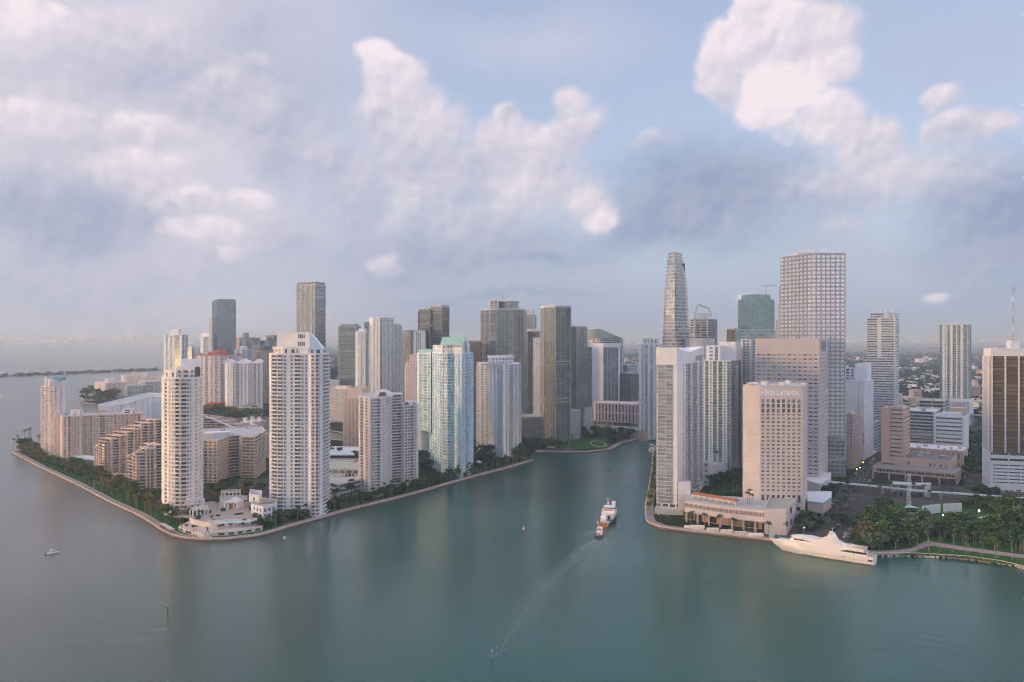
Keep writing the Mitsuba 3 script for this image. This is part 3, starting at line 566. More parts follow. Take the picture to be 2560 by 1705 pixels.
    f2 = [(186.4,588),(201.0,584),(223.0,625),(208.1,642)]
    block(b, f2, LZ, 19.5, 9, ['W1', 'W1 O.5 W1', '', 'W1'], st, DK, plainback=1, roofc=(.34, .35, .31))
    for k in range(9):
        d = np.subtract(f2[1], f2[0]); n = np.array([d[1], -d[0]]) / np.hypot(*d) * .05
        b.q('course', [[[*(np.array(f2[0]) + n), 3 + 1.8 * k], [*(np.array(f2[1]) + n), 3 + 1.8 * k], [*(np.array(f2[1]) + n), 3.4 + 1.8 * k], [*(np.array(f2[0]) + n), 3.4 + 1.8 * k]]], (.53, .465, .445))
    # terrace walls on the promenade
    for i, (u, v, w, h) in enumerate(((1722,1320,7,3),(1745,1322,10,4.5),(1782,1326,9,3),(1817,1330,9,3),(1852,1334,9,2.6),(1889,1341,11,4))):
        x, y = [((u - 1280) / 1990 * ((145 - 1.6) * 1990 / (v - 850))), (145 - 1.6) * 1990 / (v - 850)]
        b.box('terrace_wall' if i == 0 else 'terrace_wall_%03d' % i, (x, y, LZ), (w, 2.2, h * .6), (.74, .67, .62), -.12)
    a, c = (137.1,599.5), (175.6,577.7)
    b.beam('terrace_rail', (*a, 2.6), (*c, 2.6), .5, .35, (.75, .70, .66)); b.done()
    # orange roofed canopy on the podium
    b = Thing('restaurant_pavilion', 'long orange roofed pavilion with white arches on the podium roof', 'pavilion')
    a, c = np.array((144.7,640)), np.array((171.6,612)); d = (c - a); L = np.linalg.norm(d); d /= L; n = np.array([-d[1], d[0]])
    zb = zp + .2
    w = lambda s, t, z: [*(a + d * s + n * t), z]
    for k in range(8):
        s = L * k / 7.; b.box('post' if k == 0 else 'post_%03d' % k, tuple(w(s, 0, zb)), (.5, .5, 3.2), (.85, .84, .83), math.atan2(d[1], d[0])); 
    b.q('arcade_wall', [[w(L * k / 14, .02, zb + 2.4), w(L * (k + 1) / 14, .02, zb + 2.4), w(L * (k + 1) / 14, .02, zb + 3.3), w(L * k / 14, .02, zb + 3.3)] for k in range(14)], (.84, .84, .85))
    b.q('back_wall', [[w(0, 4, zb), w(L, 4, zb), w(L, 4, zb + 3.3), w(0, 4, zb + 3.3)]], (.5, .55, .53))
    b.q('roof', [[w(-.8, -.8, zb + 3.2), w(L + .8, -.8, zb + 3.2), w(L - 1, 2.6, zb + 5), w(1, 2.6, zb + 5)], [w(L + .8, 6, zb + 3.2), w(-.8, 6, zb + 3.2), w(1, 2.6, zb + 5), w(L - 1, 2.6, zb + 5)], [w(-.8, 6, zb + 3.2), w(-.8, -.8, zb + 3.2), w(1, 2.6, zb + 5), w(1, 2.6, zb + 5)], [w(L + .8, -.8, zb + 3.2), w(L + .8, 6, zb + 3.2), w(L - 1, 2.6, zb + 5), w(L - 1, 2.6, zb + 5)]], (.36, .15, .09))
    b.done()
    b = Thing('conference_hall', 'low stone hall with a white faceted roof and teal trim, right of the hotel foot', 'building')
    f = [(241.4,650),(251.0,642),(267.0,665),(277.0,690),(256.2,690)]; z = 13.5
    block(b, f, LZ + 4, z, 5, ['W1', 'W1'], (.58, .47, .42), DK, plainback=1, parapet=0, roofc=(.66, .68, .72)); b.prism('trim', scaled(f, 1.02), z - 1.6, z + .3, (.3, .46, .44)); b.cap('roof_cap', scaled(f, 1.015), z + .34, (.66, .68, .73)); b.prism('trim_low', scaled(f, 1.01), LZ + 3.2, LZ + 4.2, (.3, .46, .44), top=False)
    for i, (u, Y) in enumerate(((2024,655),(2040,650),(2056,647),(2070,662))): b.box('column' if not i else 'column_%03d' % i, ((u - 1280) / 1990 * Y, Y, LZ), (1.2, 1.2, 3.3), (.6, .55, .5))
    b.prism('ground_wall', scaled(f, .8), LZ, LZ + 3.6, (.07, .06, .05)); b.done()
    # stone slab tower
    b = Thing('office_tower', 'broad stone slab tower with short dark window slots, behind the lettered hotel', 'office tower', near=True)
    f = [(296.8,769),(330.3,832.1),(277.1,860.4),(243.6,797.3)]
    zt = 145.4; zc = zt - 13
    C, Rr, K, L = f; pt = 'W.5 ' + 'O1 W.45 ' * 12
    block(b, f, LZ, zc, 3.95, ['W.4 ' + 'O.3 W.25 ' * 11, '', '', pt], (.55, .485, .465), (.06, .055, .05), rec=.35, sill=.35, head=.68, parapet=0, curtain=.5, cc=(.40, .34, .33))  # pale panes: reflection of the pink sky put into the glass colour
    block(b, f, zc, zt, 13, ['W.4 O1 W.4', '', '', 'W1'], (.54, .48, .46), (.1, .12, .13), plainback=1, sill=.1, head=.9, units=5)
    b.prism('podium', [(278.8,760),(284.4,735),(305.6,765),(320.8,800),(293.5,800)], LZ, 12, (.62, .6, .6)); b.done()
    # serrated bank tower
    b = Thing('office_tower', 'tallest tower, pale granite with big square windows and stepped serrated left edge', 'office tower', near=True)
    zt = 234.9; wc = (.36, .36, .385); gc = (.86, .84, .86)
    o = dict(rec=.3, sill=.2, head=.82, split=2, curtain=0., var=.06, gm='mirror_glass')
    # right half: plain plane with vertical folds
    q = [np.array(p) for p in [(315.0,838),(349.5,836)]]
    d = (q[1] - q[0]) / 7
    pts = []
    for i in range(7):
        a = q[0] + d * i; pts += [tuple(a), tuple(a + d * .96 + [0, -1.1])]
    pts += [tuple(q[1] + [2, 3]), tuple(q[1] + [5, 42]), tuple(q[0] + [2, 50])]
    pats = []
    for i in range(7): pats += ['W.22 O1 W.22', 'W1']
    block(b, pts, LZ, zt, 4.25, pats + ['W1', 'W.5 O1@6'], wc, gc, parapet=1.5, **o)
    # left half: eight bays stepping back, the outer ones lower
    X = lambda u, Y: ((u - 1280) / 1990 * Y, Y)
    for i in range(8):
        u1, u0, Y = 2028 - 77 / 8. * i, 2028 - 77 / 8. * (i + 1), 839 + 4.4 * i
        f = [X(u0, Y + .6), X(u1, Y), X(u1 + 1, Y + 36), X(u0 + 1, Y + 40)]
        block(b, f, LZ, zt - .03 * (i + 1), 4.25, ['W.2 O1 W.2', 'W1', '', 'W1'], wc, gc, parapet=1.2, **o)
    for i, z in enumerate((203, 184, 166, 150)):
        f = [X(1951 - 3.6 * (i + 1), 877 + 3 * i), X(1951 - 3.6 * i, 876 + 3 * i), X(1953 - 3.6 * i, 905), X(1953 - 3.6 * (i + 1), 905)]
        block(b, f, LZ, z, 4.25, ['W.6 O.5 W.2', '', '', 'W1'], wc, gc, plainback=1, **o)
    x, y = (326.3,875); b.box('plant_room', (x, y, zt), (32, 24, 5), (.55, .55, .57))
    for i in range(14):
        a = R.uniform(-15, 15); h = R.uniform(3, 10); b.tube('antenna' if not i else 'antenna_%03d' % i, [(x + a, y + R.uniform(-9, 9), zt + 5), (x + a, y, zt + 5 + h)], .18, (.5, .5, .52), 4)
    for i in range(5):
        m = trimesh.creation.icosphere(1, R.uniform(.8, 1.5)); b.m('dish' if not i else 'dish_%03d' % i, m.vertices + [x + R.uniform(-14, 14), y - 8, zt + 6.5], m.faces, (.75, .75, .77))
    b.done()
    # striped tower
    b = Thing('office_tower', 'white tower banded with dark horizontal window stripes and stepped shoulders', 'office tower')
    z3 = 187.1; z1 = 116.1
    o = dict(sl=0, rh=.5, rout=.12, rrec=.4, curtain=.12)
    wc = (.55, .60, .65); gc = (.11, .13, .15)
    f = [(601.8,1250),(620.2,1276.4),(586.7,1299.8),(568.3,1273.5)]; block(b, f, z1, 178.9, 3.9, ['R1', '', '', 'R1 W.35 R.9 D.02 R.4'], wc, gc, **o)
    f0 = [(599.4,1245),(619.8,1274.3),(581.6,1301.0),(561.1,1271.8)]; block(b, f0, LZ, z1, 3.9, ['R1', '', '', 'R1'], wc, gc, **o)
    f1 = [(602.4,1254),(623.0,1283.3),(594.2,1303.5),(573.7,1274.1)]; block(b, f1, 178.9, z3, 3.9, ['R1', '', '', 'R1 W.3 R.4'], wc, gc, units=3, **o)
    x, y = (599.1,1275)
    for i in range(16): a = R.uniform(-14, 10); b.tube('antenna' if not i else 'antenna_%03d' % i, [(x + a, y + R.uniform(-6, 6), z3), (x + a, y, z3 + R.uniform(4, 12))], .3, (.62, .66, .72), 4)
    b.done()
    tower('apartment_tower', 'pale aqua balcony tower standing alone at the right over a white garage', 'apartment tower', [(802.0,1400),(834.0,1445.6),(797.7,1471.1),(765.7,1425.4)], 172.4, 3.1, ['B1 W.3 B1', '', '', 'B.8 W.7 O.5 W.25 B.6 O.4 W.6 B1 W.3 O.4 B.6 W.6 O.4 B1.2'], (.70, .74, .76), (.18, .27, .27), out=1.1, rail='glass', railc=(.4, .46, .47), z0=30, units=6).done()
    tower('parking_garage', 'white ribbed garage under the lone aqua tower', 'parking garage', [(764.6,1330),(803.5,1385.6),(775.4,1405.2),(736.5,1349.6)], 40.7, 20, ['W1', '', '', 'W.5 D1@6'], (.68, .69, .72), DK, dc=(.5, .52, .56), plainback=1).done()
    # brown bronze glass tower at the right edge
    b = Thing('office_tower', 'white ribbed tower with bronze glass bays, cut by the right edge of the picture', 'office tower', near=True)
    C = np.array((456.9,759)); dr_ = np.array([math.cos(.30), -math.sin(.30)]); dn = np.array([dr_[1], -dr_[0]])
    W_ = 46.; f = [tuple(C), tuple(C + dr_ * W_), tuple(C + dr_ * W_ - dn * 42), tuple(C - dn * 42)]
    Lf = np.array((474.0,800)); f = [tuple(C), tuple(C + dr_ * W_), tuple(C + dr_ * W_ + [12, 40]), tuple(Lf)]
    zt = 135.8; z0 = 38.2
    block(b, f, z0, zt - 6, 3.75, ['P.12 G1 P.12 G1 P.12 G1 P.12 G1 P.12', 'W1', '', 'P.5 G.6@7'], (.66, .64, .64), (.15, .095, .048), gm='gloss', lip=0, mul=0, pier=1.2, spc=(.085, .055, .03), curtain=.05, cc=(.13, .09, .05), sp=.35, parapet=0)
    block(b, f, zt - 6, zt, 6, 'W1', (.70, .69, .70), DK, plainback=1, units=6)
    fb = [tuple(C + [-1, 0] - dn * -1.), tuple(C + dr_ * W_ + dn * 1.), f[2], tuple(Lf + [-1.5, 0])]
    block(b, fb, z0 - 11, z0, 5.5, ['R1 P.04 R1 P.04 R1', 'W1', '', 'W1'], (.70, .68, .68), DK, plainback=1, rh=.55, parapet=0)
    block(b, fb, LZ + 6, z0 - 11, 3.4, ['W.25 O.2 W.05 O1 W.08 O1 W.08 O1 W.08 O1', 'W1', '', 'W.15 O1 W.15'], (.70, .69, .71), (.03, .035, .04), rec=1.2, sill=.5, head=.85, curtain=0, plainback=1, parapet=0)
    block(b, fb, LZ, LZ + 6, 6, 'W1', (.68, .68, .69), DK, plainback=1, parapet=0)
    b.done()
    # mast
    b = Thing('radio_mast', 'tall red and white lattice mast with guy wires on the bronze tower roof', 'radio mast')
    x, y = (497.4,790); z = zt
    b.box('mast_base', (x, y, z), (9, 7, 9), (.7, .7, .72))
    z += 9; H_ = 198.2 - z
    for k in range(7):
        a, c = z + H_ * k / 7, z + H_ * (k + 1) / 7
        col = (.5, .13, .08) if k % 2 == 0 else (.72, .7, .68)
        for dx, dy in ((-.5, -.4), (.5, -.4), (0, .5)): b.tube('mast_section' if k == 0 else 'mast_section_%03d' % k, [(x + dx, y + dy, a), (x + dx, y + dy, c)], .13, col, 4)
        for j in range(6):
            zz = a + (c - a) * j / 6; s = -1 if j % 2 else 1; b.tube('mast_section' if k == 0 else 'mast_section_%03d' % k, [(x - .5 * s, y - .4, zz), (x + .5 * s, y - .4, zz + (c - a) / 6)], .1, col, 4)
    for i, (dx, dy) in enumerate(((-14, -6), (14, -6), (10, 14), (-9, 12))): b.tube('guy_wire' if not i else 'guy_wire_%03d' % i, [(x, y, z + H_ * .6), (x + dx, y + dy, zt + 1)], .05, (.35, .35, .36), 3)
    b.done()
    # peach block
    pe = (.60, .44, .37)
    b = Thing('office_block', 'peach office block with thin window bands on a wide arcaded podium', 'office block')
    f = [(413.1,838),(433.7,867.4),(415.3,880.4),(394.7,850.9)]; zt = 71.7
    block(b, f, 14, zt, 4.6, ['R1', '', '', 'W.62 L.02 R1'], pe, (.045, .04, .035), rh=.68, rout=.02, rrec=.5, curtain=.2, units=4, plainback=1)
    x, y = (412.2,858); b.box('roof__sign_frame', (x, y, zt), (14, .5, 3.4), pe)
    for k in range(5): b.beam('roof__rack' if not k else 'roof__rack_%03d' % k, (x - 7 + 2.8 * k, y - 3, zt + 2.4), (x - 5 + 2.8 * k, y + 3, zt + 3), .3, .3, (.6, .25, .12))
    fp = [(436.7,783),(463.1,820.6),(400.7,864.4),(374.3,826.7)]; block(b, fp, 8, 13, 4.5, ['W.3 O.6@7', '', '', 'W1.2 ' + 'O.7 W.12 O.7 W.12 O.7 W.3 ' * 8], (.56, .42, .34), (.05, .06, .06), rec=.5, roofc=(.25, .25, .25), curtain=.15, plainback=1)
    block(b, fp, LZ, 8, 6, ['W.3 O.6@7', '', '', 'P.1 D.9@14'], (.5, .38, .31), DK, dc=(.075, .06, .052), parapet=0, plainback=1, pier=.3)
    fu = [(448.0,812),(476.3,852.4),(433.0,882.8),(404.7,842.4)]; block(b, fu, 13, 21, 8, ['W1', '', '', 'W2 O.3 W3 O.3 W.4 O.2 W.6 O.3 W.5 O.3 W.6'], pe, (.05, .05, .05), roofc=(.17, .17, .17), units=9, sill=.15, head=.55, plainback=1); b.done()
    b = Thing('office_block', 'broad grey office block with long white and dark bands behind the peach block', 'office block')
    f = [(510.4,960),(539.7,1001.8),(509.9,1022.7),(480.6,980.9)]; block(b, f, LZ, 57.7, 4.1, ['R1', '', '', 'R1'], (.62, .63, .64), (.055, .07, .08), rh=.3, rout=.2, units=5, roofc=(.5, .52, .53))
    f = [(528.1,930),(559.2,974.4),(533.6,992.3),(502.5,947.9)]; block(b, f, LZ, 53.4, 4.6, ['W1', '', '', 'W.08 R1 W.08'], (.68, .69, .72), (.05, .055, .06), rh=.6, rout=.02, rrec=.4, units=6, roofc=(.4, .42, .42), parapet=1.5)
    x, y = (527.9,955); b.box('roof__plant_room', (x, y, 53.4), (20, 9, 5), (.66, .67, .69), -.4); x, y = (546.8,975); b.box('roof__plant_room_001', (x, y, 53.4), (18, 12, 9), (.6, .43, .33), -.4); b.done()
    b = Thing('office_block', 'low terraced wing with peach ribs in front of the banded office block', 'office block')
    f = [(492.0,868),(520.8,909.1),(466.0,947.5),(437.2,906.4)]; block(b, f, LZ, 22.9, 9, ['O.5 W1@5', '', '', 'O.5 W1@5'], (.58, .45, .37), (.12, .12, .12), sill=.25, head=.8, roofc=(.6, .62, .64), units=8, plainback=1); b.done()
    tower('parking_garage', 'dark open parking deck far behind the banded office block', 'parking garage', [(625.3,1150),(652.0,1188.2),(624.3,1207.5),(597.6,1169.4)], 56.0, 5, ['R1', '', '', 'P.06 R1@14'], (.5, .5, .47), (.03, .028, .026), rh=.28, rrec=1, units=4).done()
    # white slab pair
    b = Thing('hotel', 'blank white stepped hotel slab, left of the striped tower', 'hotel')
    f = [(420.1,950),(452.7,996.6),(429.0,1013.2),(396.4,966.6)]; z = 94.9
    block(b, f, LZ, z, 3.2, ['W.2 O.6 W.2@3.5', '', '', 'B1.2 W2.4 O.12 W.9'], (.72, .73, .77), (.08, .09, .1), out=.3)
    g = [(435.1,975),(448.9,994.7),(437.6,1002.6),(423.8,982.9)]; block(b, g, z, 114.9, 8, 'W1', (.74, .75, .8), DK, plainback=1)
    g = [(426.8,990),(432.1,997.5),(422.1,1004.5),(416.8,997.0)]; block(b, g, z, 109.4, 4, ['W1', '', '', 'W.4 O1 W.4 O1 W.4'], (.72, .73, .77), DK, plainback=1); b.done()
    tower('office_block', 'old beige block with small windows, by the street right of the tallest tower', 'office block', [(378.5,884),(404.7,921.4),(399.2,925.3),(373.0,887.8)], 61.9, 3.8, ['W.4 O.5 W.4@4', '', '', 'W.4 O.5 W.4@4'], (.50, .42, .35), (.07, .07, .07), rec=.2, units=3).done()
    b = tower('office_block', 'narrow pale block with a red banner, beyond the old beige block', 'office block', [(418.5,955),(459.3,1013.3),(454.9,1016.4),(414.1,958.1)], 41.3, 4, ['O1 W.5@5', '', '', 'O1 W.5@5'], (.58, .55, .53), (.12, .14, .15))
    x, y = (408.1,925); b.q('banner', [[[x, y, 20], [x + 5, y + 8, 24], [x + 5, y + 8, 36], [x, y, 38]]], (.5, .12, .05)); b.done()
    tower('office_block', 'grey-blue block at the far end of the street with orange lamps', 'office block', [(454.3,1000),(481.0,1038.2),(478.0,1040.3),(451.2,1002.1)], 39.5, 4, ['R1', '', '', 'R1'], (.5, .55, .58), (.12, .16, .18)).done()
    # green glass tower
    b = Thing('office_tower', 'green glass office tower with a flat reflecting face, left of the tallest tower', 'office tower')
    gc = (.16, .30, .28)
    f = [(299.5,1000),(301.1,1001.9),(288.5,1012.4),(286.9,1010.6)]; f = [*[(288.2,1015),(295.0,985),(327.6,1000),(342.8,1040),(300.8,1050)]]
    block(b, f, LZ, 195.3, 4.1, ['G1@3', 'G1@3', 'G1@3'], (.4, .46, .46), gc, lip=.03, mul=.1, spc=(.15, .26, .25), curtain=.05)
    block(b, scaled(f, .8), 195.3, 201.3, 6, 'G1@4', (.5, .53, .55), gc, plainback=1)
    g = [(280.4,1000),(276.4,965),(322.4,975),(344.9,1040),(293.7,1040)]; block(b, g, LZ, 156.9, 4.1, ['G1@3', 'G1@3'], (.6, .66, .64), (.25, .38, .35), lip=.1, curtain=.1, spc=(.4, .5, .47))
    x, y = (315.2,1020); z = 201.3; b.tube('crane_mast', [(x + 10, y, z), (x + 10, y, z + 14)], .5, (.5, .5, .5), 4); b.beam('crane_jib', (x + 4, y, z + 13), (x + 24, y, z + 14), .6, .6, (.5, .5, .5)); b.done()
    tower('office_tower', 'short tan tower stub beside the green glass tower', 'office tower', [(294.4,1050),(302.7,1064.4),(293.2,1069.9),(284.8,1055.5)], 158.7, 4, ['G1@3', '', '', 'G1@3'], (.5, .46, .38), (.2, .2, .16), units=3).done()
    # sail shaped glass tower
    b = Thing('apartment_tower', 'sail shaped silver glass tower tapering to a rounded top', 'apartment tower')
    zt = 249.1; n = 30; gc = (.30, .31, .32)
    lv = [(0, 1655, 1733), (.35, 1655, 1732), (.55, 1655, 1728), (.7, 1658, 1720), (.82, 1661, 1718), (.9, 1665, 1713), (.96, 1668, 1707), (1, 1672, 1705)]
    for k in range(n * 2):
        t0 = k / (2. * n); z0, z1 = LZ + (zt - LZ) * t0, LZ + (zt - LZ) * (k + 1) / (2 * n)
        uL = np.interp(t0, [q[0] for q in lv], [q[1] for q in lv]); uR = np.interp(t0, [q[0] for q in lv], [q[2] for q in lv])
        uM = uL + (uR - uL) * .46
        X = lambda u, Y: ((u - 1280) / 1990 * Y, Y)
        f = [X(uL, 965), X(uL + 2, 953), X(uL + 7, 946), X(uM, 938), X(uM + 3, 939), X(uR - 5, 952), X(uR, 960), X(uR, 985), X(uL + 5, 990)]
        for i in range(6):
            p0, p1 = np.array(f[i]), np.array(f[i + 1]); m = max(1, round(np.linalg.norm(p1 - p0) / 4))
            for j in range(m):
                a, c = p0 + (p1 - p0) * j / m, p0 + (p1 - p0) * (j + 1) / m
                b.q('glazing', [[[*a, z0 + .9], [*c, z0 + .9], [*c, z1], [*a, z1]]], np.array((.42, .43, .44) if i < 4 else (.28, .31, .32)) * R.uniform(.75, 1.2), 'mirror_glass', .1)
        b.prism('floor_edge', scaled(f, 1.02), z0, z0 + .9, (.55, .55, .57))
        if k % 2 == 0: b.boxes('balcony_tiers', [(X(uL - 1, 968)[0], 968, z0 + .9)], [(2, 8, 1.0)], (.6, .6, .62))
    b.cap('roof', f, zt, (.5, .5, .5)); b.prism('roof__fin', [(194.7,945),(208.0,958),(208.4,960),(195.7,950)], zt - 30, zt - 12, (.06, .055, .05)); b.done()
    b = Thing('apartment_tower', 'grey balcony tower with an arched frame on its roof, right of the sail shaped tower', 'apartment tower')
    f = [(243.2,1090),(245.8,1075),(264.7,1075),(277.0,1085),(284.9,1105),(283.9,1130),(255.5,1130)]; zt = 172.8
    block(b, f, LZ, zt, 3.3, ['R1', 'R1 P.05 R1', 'R1', 'R1', 'R1'], (.55, .58, .6), (.05, .055, .055), rh=.3, rout=.9, curtain=.2)
    g = [(249.8,1090),(270.6,1090),(277.9,1115),(256.6,1115)]; block(b, g, zt, zt + 8, 4, 'W1', (.62, .66, .7), DK, plainback=1)
    pts = [(*q, z) for q, z in zip([(247.8,1086),(251.0,1086),(254.3,1086),(268.5,1086),(271.8,1086)], (zt, zt + 16, zt + 21, zt + 15, zt + 4))]; b.tube('roof_arch', pts, 1.4, (.4, .45, .5)); b.done()
    b = Thing('concert_hall', 'round grey ribbed rotunda roof seen above the waterfront tower crown', 'building')
    x, y = (222.9,960); th = np.linspace(0, 6.283, 25)[:-1]; g = [(x + 21 * math.cos(t), y + 21 * math.sin(t)) for t in th]; block(b, g, LZ, 146.4, 40, 'W.4 D.1@3', (.42, .42, .45), DK, plainback=1, dc=(.65, .65, .66)); b.done()
    tower('apartment_tower', 'white tower with blue glass columns and a low dome, left of the waterfront tower', 'apartment tower', [(185.6,1165),(184.9,1150),(196.4,1143),(212.7,1150),(222.2,1170),(221.3,1190),(191.4,1190)], 138.1, 3.1, ['W1', 'W.5 O.5 W.4 B.8 W.3', 'W.3 B.8 W.5 O.5 W.4', 'W.4 O.5 W.5 B1 W.3'], (.72, .75, .79), (.16, .23, .27), out=.9, pent=(.7, 9, 'W1 O1@5'), curtain=.25, cc=(.45, .5, .53)).done()
    b = labels
downtown()

# ------------------------------------------------------------------ the avenue skyline left of the river mouth
def skyline():
    A, O, B_ = 'apartment_tower', 'office_tower', 'apartment_block'
    n = dict
    g1 = (.10, .115, .11); gl = (.55, .55, .53)
    icon = n(lip=.1, liph=.12, mul=.3, sp=.12, mc=(.62, .62, .6), curtain=.18, cc=(.26, .27, .26), slab=(.56, .57, .56), spc=(.1, .11, .11), out=.7, brec=.8, rail='glass', railc=(.16, .19, .19))
    # grey glass trio at the mouth
    b = Thing(A, 'grey glass tower with white frames, nearest the water at the river mouth', 'apartment tower', near=False)
    f = [(40.0,1105),(42.8,1092),(58.1,1070),(79.1,1078),(82.6,1110),(45.4,1130)]; zt = 189.2; pb = 'G1 P.06 B1.4 P.06 G.8 P.06'
    bands = [LZ + 8, 62, 66, 112, 116, 176, zt]
    for i, (a, c) in enumerate(zip(bands[:-1], bands[1:])):
        if c - a < 5: block(b, scaled(f, .97), a, c, 5, 'G1@4', gl, g1, parapet=0, plainback=1, **n(icon, lip=0)); b.prism('band', scaled(f, 1.012), a - .8, a, (.6, .6, .58)); b.prism('band', scaled(f, 1.012), c, c + .8, (.6, .6, .58))
        else: block(b, f, a, c, 3.1, ['B1 P.2', 'P.05 G1 P.04 B1 P.04 G.7 P.04 B.8 P.04', 'P.04 G1 P.03 G1 P.03 G1 P.04', 'B1'], gl, g1, parapet=0 if c < zt else 2.5, pier=.25, **icon)
    block(b, scaled(f, .92), LZ, LZ + 8, 8, 'G1@5', gl, (.06, .065, .06), parapet=0, plainback=1, **n(icon, lip=0)); b.done()
    b = Thing(A, 'widest grey glass tower with a curved penthouse and crane mast on its roof', 'apartment tower')
    f = [(-46.8,1180),(-31.5,1140),(-22.9,1138),(17.3,1150),(22.0,1185),(12.4,1230),(-46.4,1230)]; zt = 188.2
    for a, c in ((LZ, 88), (93, zt)):
        block(b, f, a, c, 3.15, ['P.06 G1 P.04 G1 P.06', 'G1', 'P.1 B1.6 P.1 G1 P.1 B1.4 P.1 G1 P.1 B1.4 P.1 G1 P.1 B1 P.1', 'B1 P.1 B1'], gl, g1, parapet=0 if c < zt else 2, pier=.3, **icon)
    block(b, scaled(f, .97), 88, 93, 5, 'G1@5', gl, g1, parapet=0, plainback=1, **n(icon, lip=0))
    c = (-7.1,1178); th = np.linspace(0, 6.283, 25)[:-1]; g = [(c[0] + 17 * math.cos(t), c[1] + 15 * math.sin(t)) for t in th]
    block(b, g, zt, zt + 12.5, 6, 'G1 W.05', (.5, .48, .45), (.22, .25, .25), lip=0, mul=.5, plainback=1, parapet=0); b.prism('roof_rim', scaled(g, 1.06), zt + 12.5, zt + 14, (.5, .42, .38))
    g = [(-32.4,1150),(-19.6,1148),(-18.8,1170),(-31.8,1172)]; block(b, g, zt, zt + 13, 5, 'W.6 O1 W.4 O1 W.6', (.52, .48, .46), (.1, .1, .1), plainback=1)
    x, y = (-14.1,1165); b.tube('crane_mast', [(x, y, zt + 14), (x, y, zt + 26)], .4, (.6, .4, .3), 4); b.tube('crane_jib', [(x, y, zt + 16), (x + 14, y, zt + 24)], .3, (.6, .4, .3), 4); b.done()
    b = Thing(A, 'third grey glass tower with white frames, lower and farther back on the right', 'apartment tower')
    f = [(96.5,1185),(114.4,1210.6),(105.3,1216.9),(87.4,1191.3)]; zt = 164.1
    for a, c in ((LZ, 76), (80, zt)): block(b, f, a, c, 3.15, ['P.05 G1 P.05 B1 P.05 G1 P.05', '', '', 'P.08 G1 P.08 B1 P.08'], gl, g1, parapet=0 if c < zt else 2, pier=.3, **icon)
    block(b, scaled(f, .97), 76, 80, 4, 'G1@5', gl, g1, parapet=0, plainback=1); b.done()
    b = Thing(B_, 'low grey glass wing with white frames behind the riverfront palms', 'apartment block')
    f = [(10.4,1085),(41.1,1090),(51.2,1096),(55.2,1120),(10.7,1125)]; zt = 39.5
    block(b, f, LZ + 3, zt, 3.2, ['P.03 B1 P.03 B1 P.03 B1 P.03 B1 P.03', 'P.04 B1 P.04', 'B1'], gl, g1, units=8, roofc=(.35, .37, .36), pier=.3, **icon); b.prism('base', scaled(f, .96), LZ, LZ + 3, (.1, .1, .1)); b.done()
    tower(B_, 'small white block with a grid of square windows right of the nearest grey glass tower', 'apartment block', [(86.7,1150),(100.0,1157.1),(94.9,1166.7),(81.6,1159.6)], 42.7, 3.2, ['W.3 O1 W.3@4', '', '', 'W.4 O1 W.3@4'], (.68, .71, .75), (.09, .1, .12)).done()
    tower('parking_garage', 'white gridded garage under the third grey glass tower', 'parking garage', [(103.7,1200),(124.1,1210.9),(117.8,1222.7),(97.4,1211.8)], 41.3, 3.6, ['W.4 O1 W.3@4.5', '', '', 'W.4 O1 W.3@4.5'], (.64, .67, .7), (.08, .09, .1)).done()
    tower(O, 'slim bronze glass tower with a tan cap between the grey glass towers', 'office tower', [(25.7,1420),(28.2,1405),(43.7,1402),(50.7,1440),(29.1,1450)], 160.5, 4, ['G1@3'] * 3, (.3, .2, .14), (.07, .05, .038), lip=0, mul=.1, spc=(.06, .045, .035), pent=(.98, 3, 'W', (.6, .58, .56)), parapet=0, z0=LZ).done()
    tower(O, 'white gridded slab with dark square windows beside the bronze tower', 'office tower', [(36.9,1385),(49.2,1380),(53.8,1410),(40.0,1420)], 147.8, 3.7, ['W.5 O1 W.4@4.2'] * 2, (.66, .69, .73), (.06, .07, .08)).done()
    tower(A, 'dark far balcony tower behind the widest grey glass tower', 'apartment tower', [(31.1,1720),(47.8,1700),(53.3,1740),(35.2,1750)], 199.1, 3.3, 'R1', (.45, .48, .5), (.09, .1, .11), rh=.3, rout=.9, pent=(.6, 12)).done()
    tower(O, 'brown banded office slab behind the aqua tower', 'office tower', [(-69.2,1120),(-65.5,1105),(-44.1,1112),(-43.3,1150),(-69.9,1160)], 140.5, 3.8, ['R1'] * 3, (.30, .235, .20), (.065, .055, .05), rh=.45, rout=.1, pent=(.97, 3, 'W', (.5, .33, .22))).done()
    # right of the trio
    b = tower(A, 'tower with a long sloping glass roof edge, right of the grey glass trio', 'apartment tower', [(148.2,1560),(168.0,1520),(212.8,1540),(219.3,1570),(155.8,1590)], 148.1, 3.2, ['P.1 B1 W.3 B1 W.4 B1', 'R1', 'R1'], (.62, .62, .6), (.12, .15, .14), parapet=0, out=.8, rh=.3)
    q = [(148.2,1560),(168.2,1521),(213.0,1541),(189.3,1570)]; z = 148.1; hi = 166.4
    b.q('sloped_crown', [[[*q[0], z], [*q[1], z], [*q[1], hi], [*q[0], hi]], [[*q[1], z], [*q[2], z], [*q[2], z + .5], [*q[1], hi]], [[*q[0], hi], [*q[1], hi], [*q[2], z + .5], [*q[3], z + 2]]], (.30, .38, .38), 'glass'); b.done()
    tower(A, 'white walled slab with a projecting roof band and dark glass right side', 'apartment tower', [(135.8,1445),(143.7,1430),(161.0,1405),(189.5,1418),(196.7,1450),(147.7,1470)], 132.2, 3.2, ['B1', 'W1 O.12 W.6 O.12 W.5 O.12 W.3', 'B1 P.06 B1 P.06 B1 P.06 B1'], (.68, .71, .76), (.075, .095, .095), out=.5, rail='glass', railc=(.1, .13, .13), pent=(1.03, 6, 'W', (.7, .73, .78))).done()
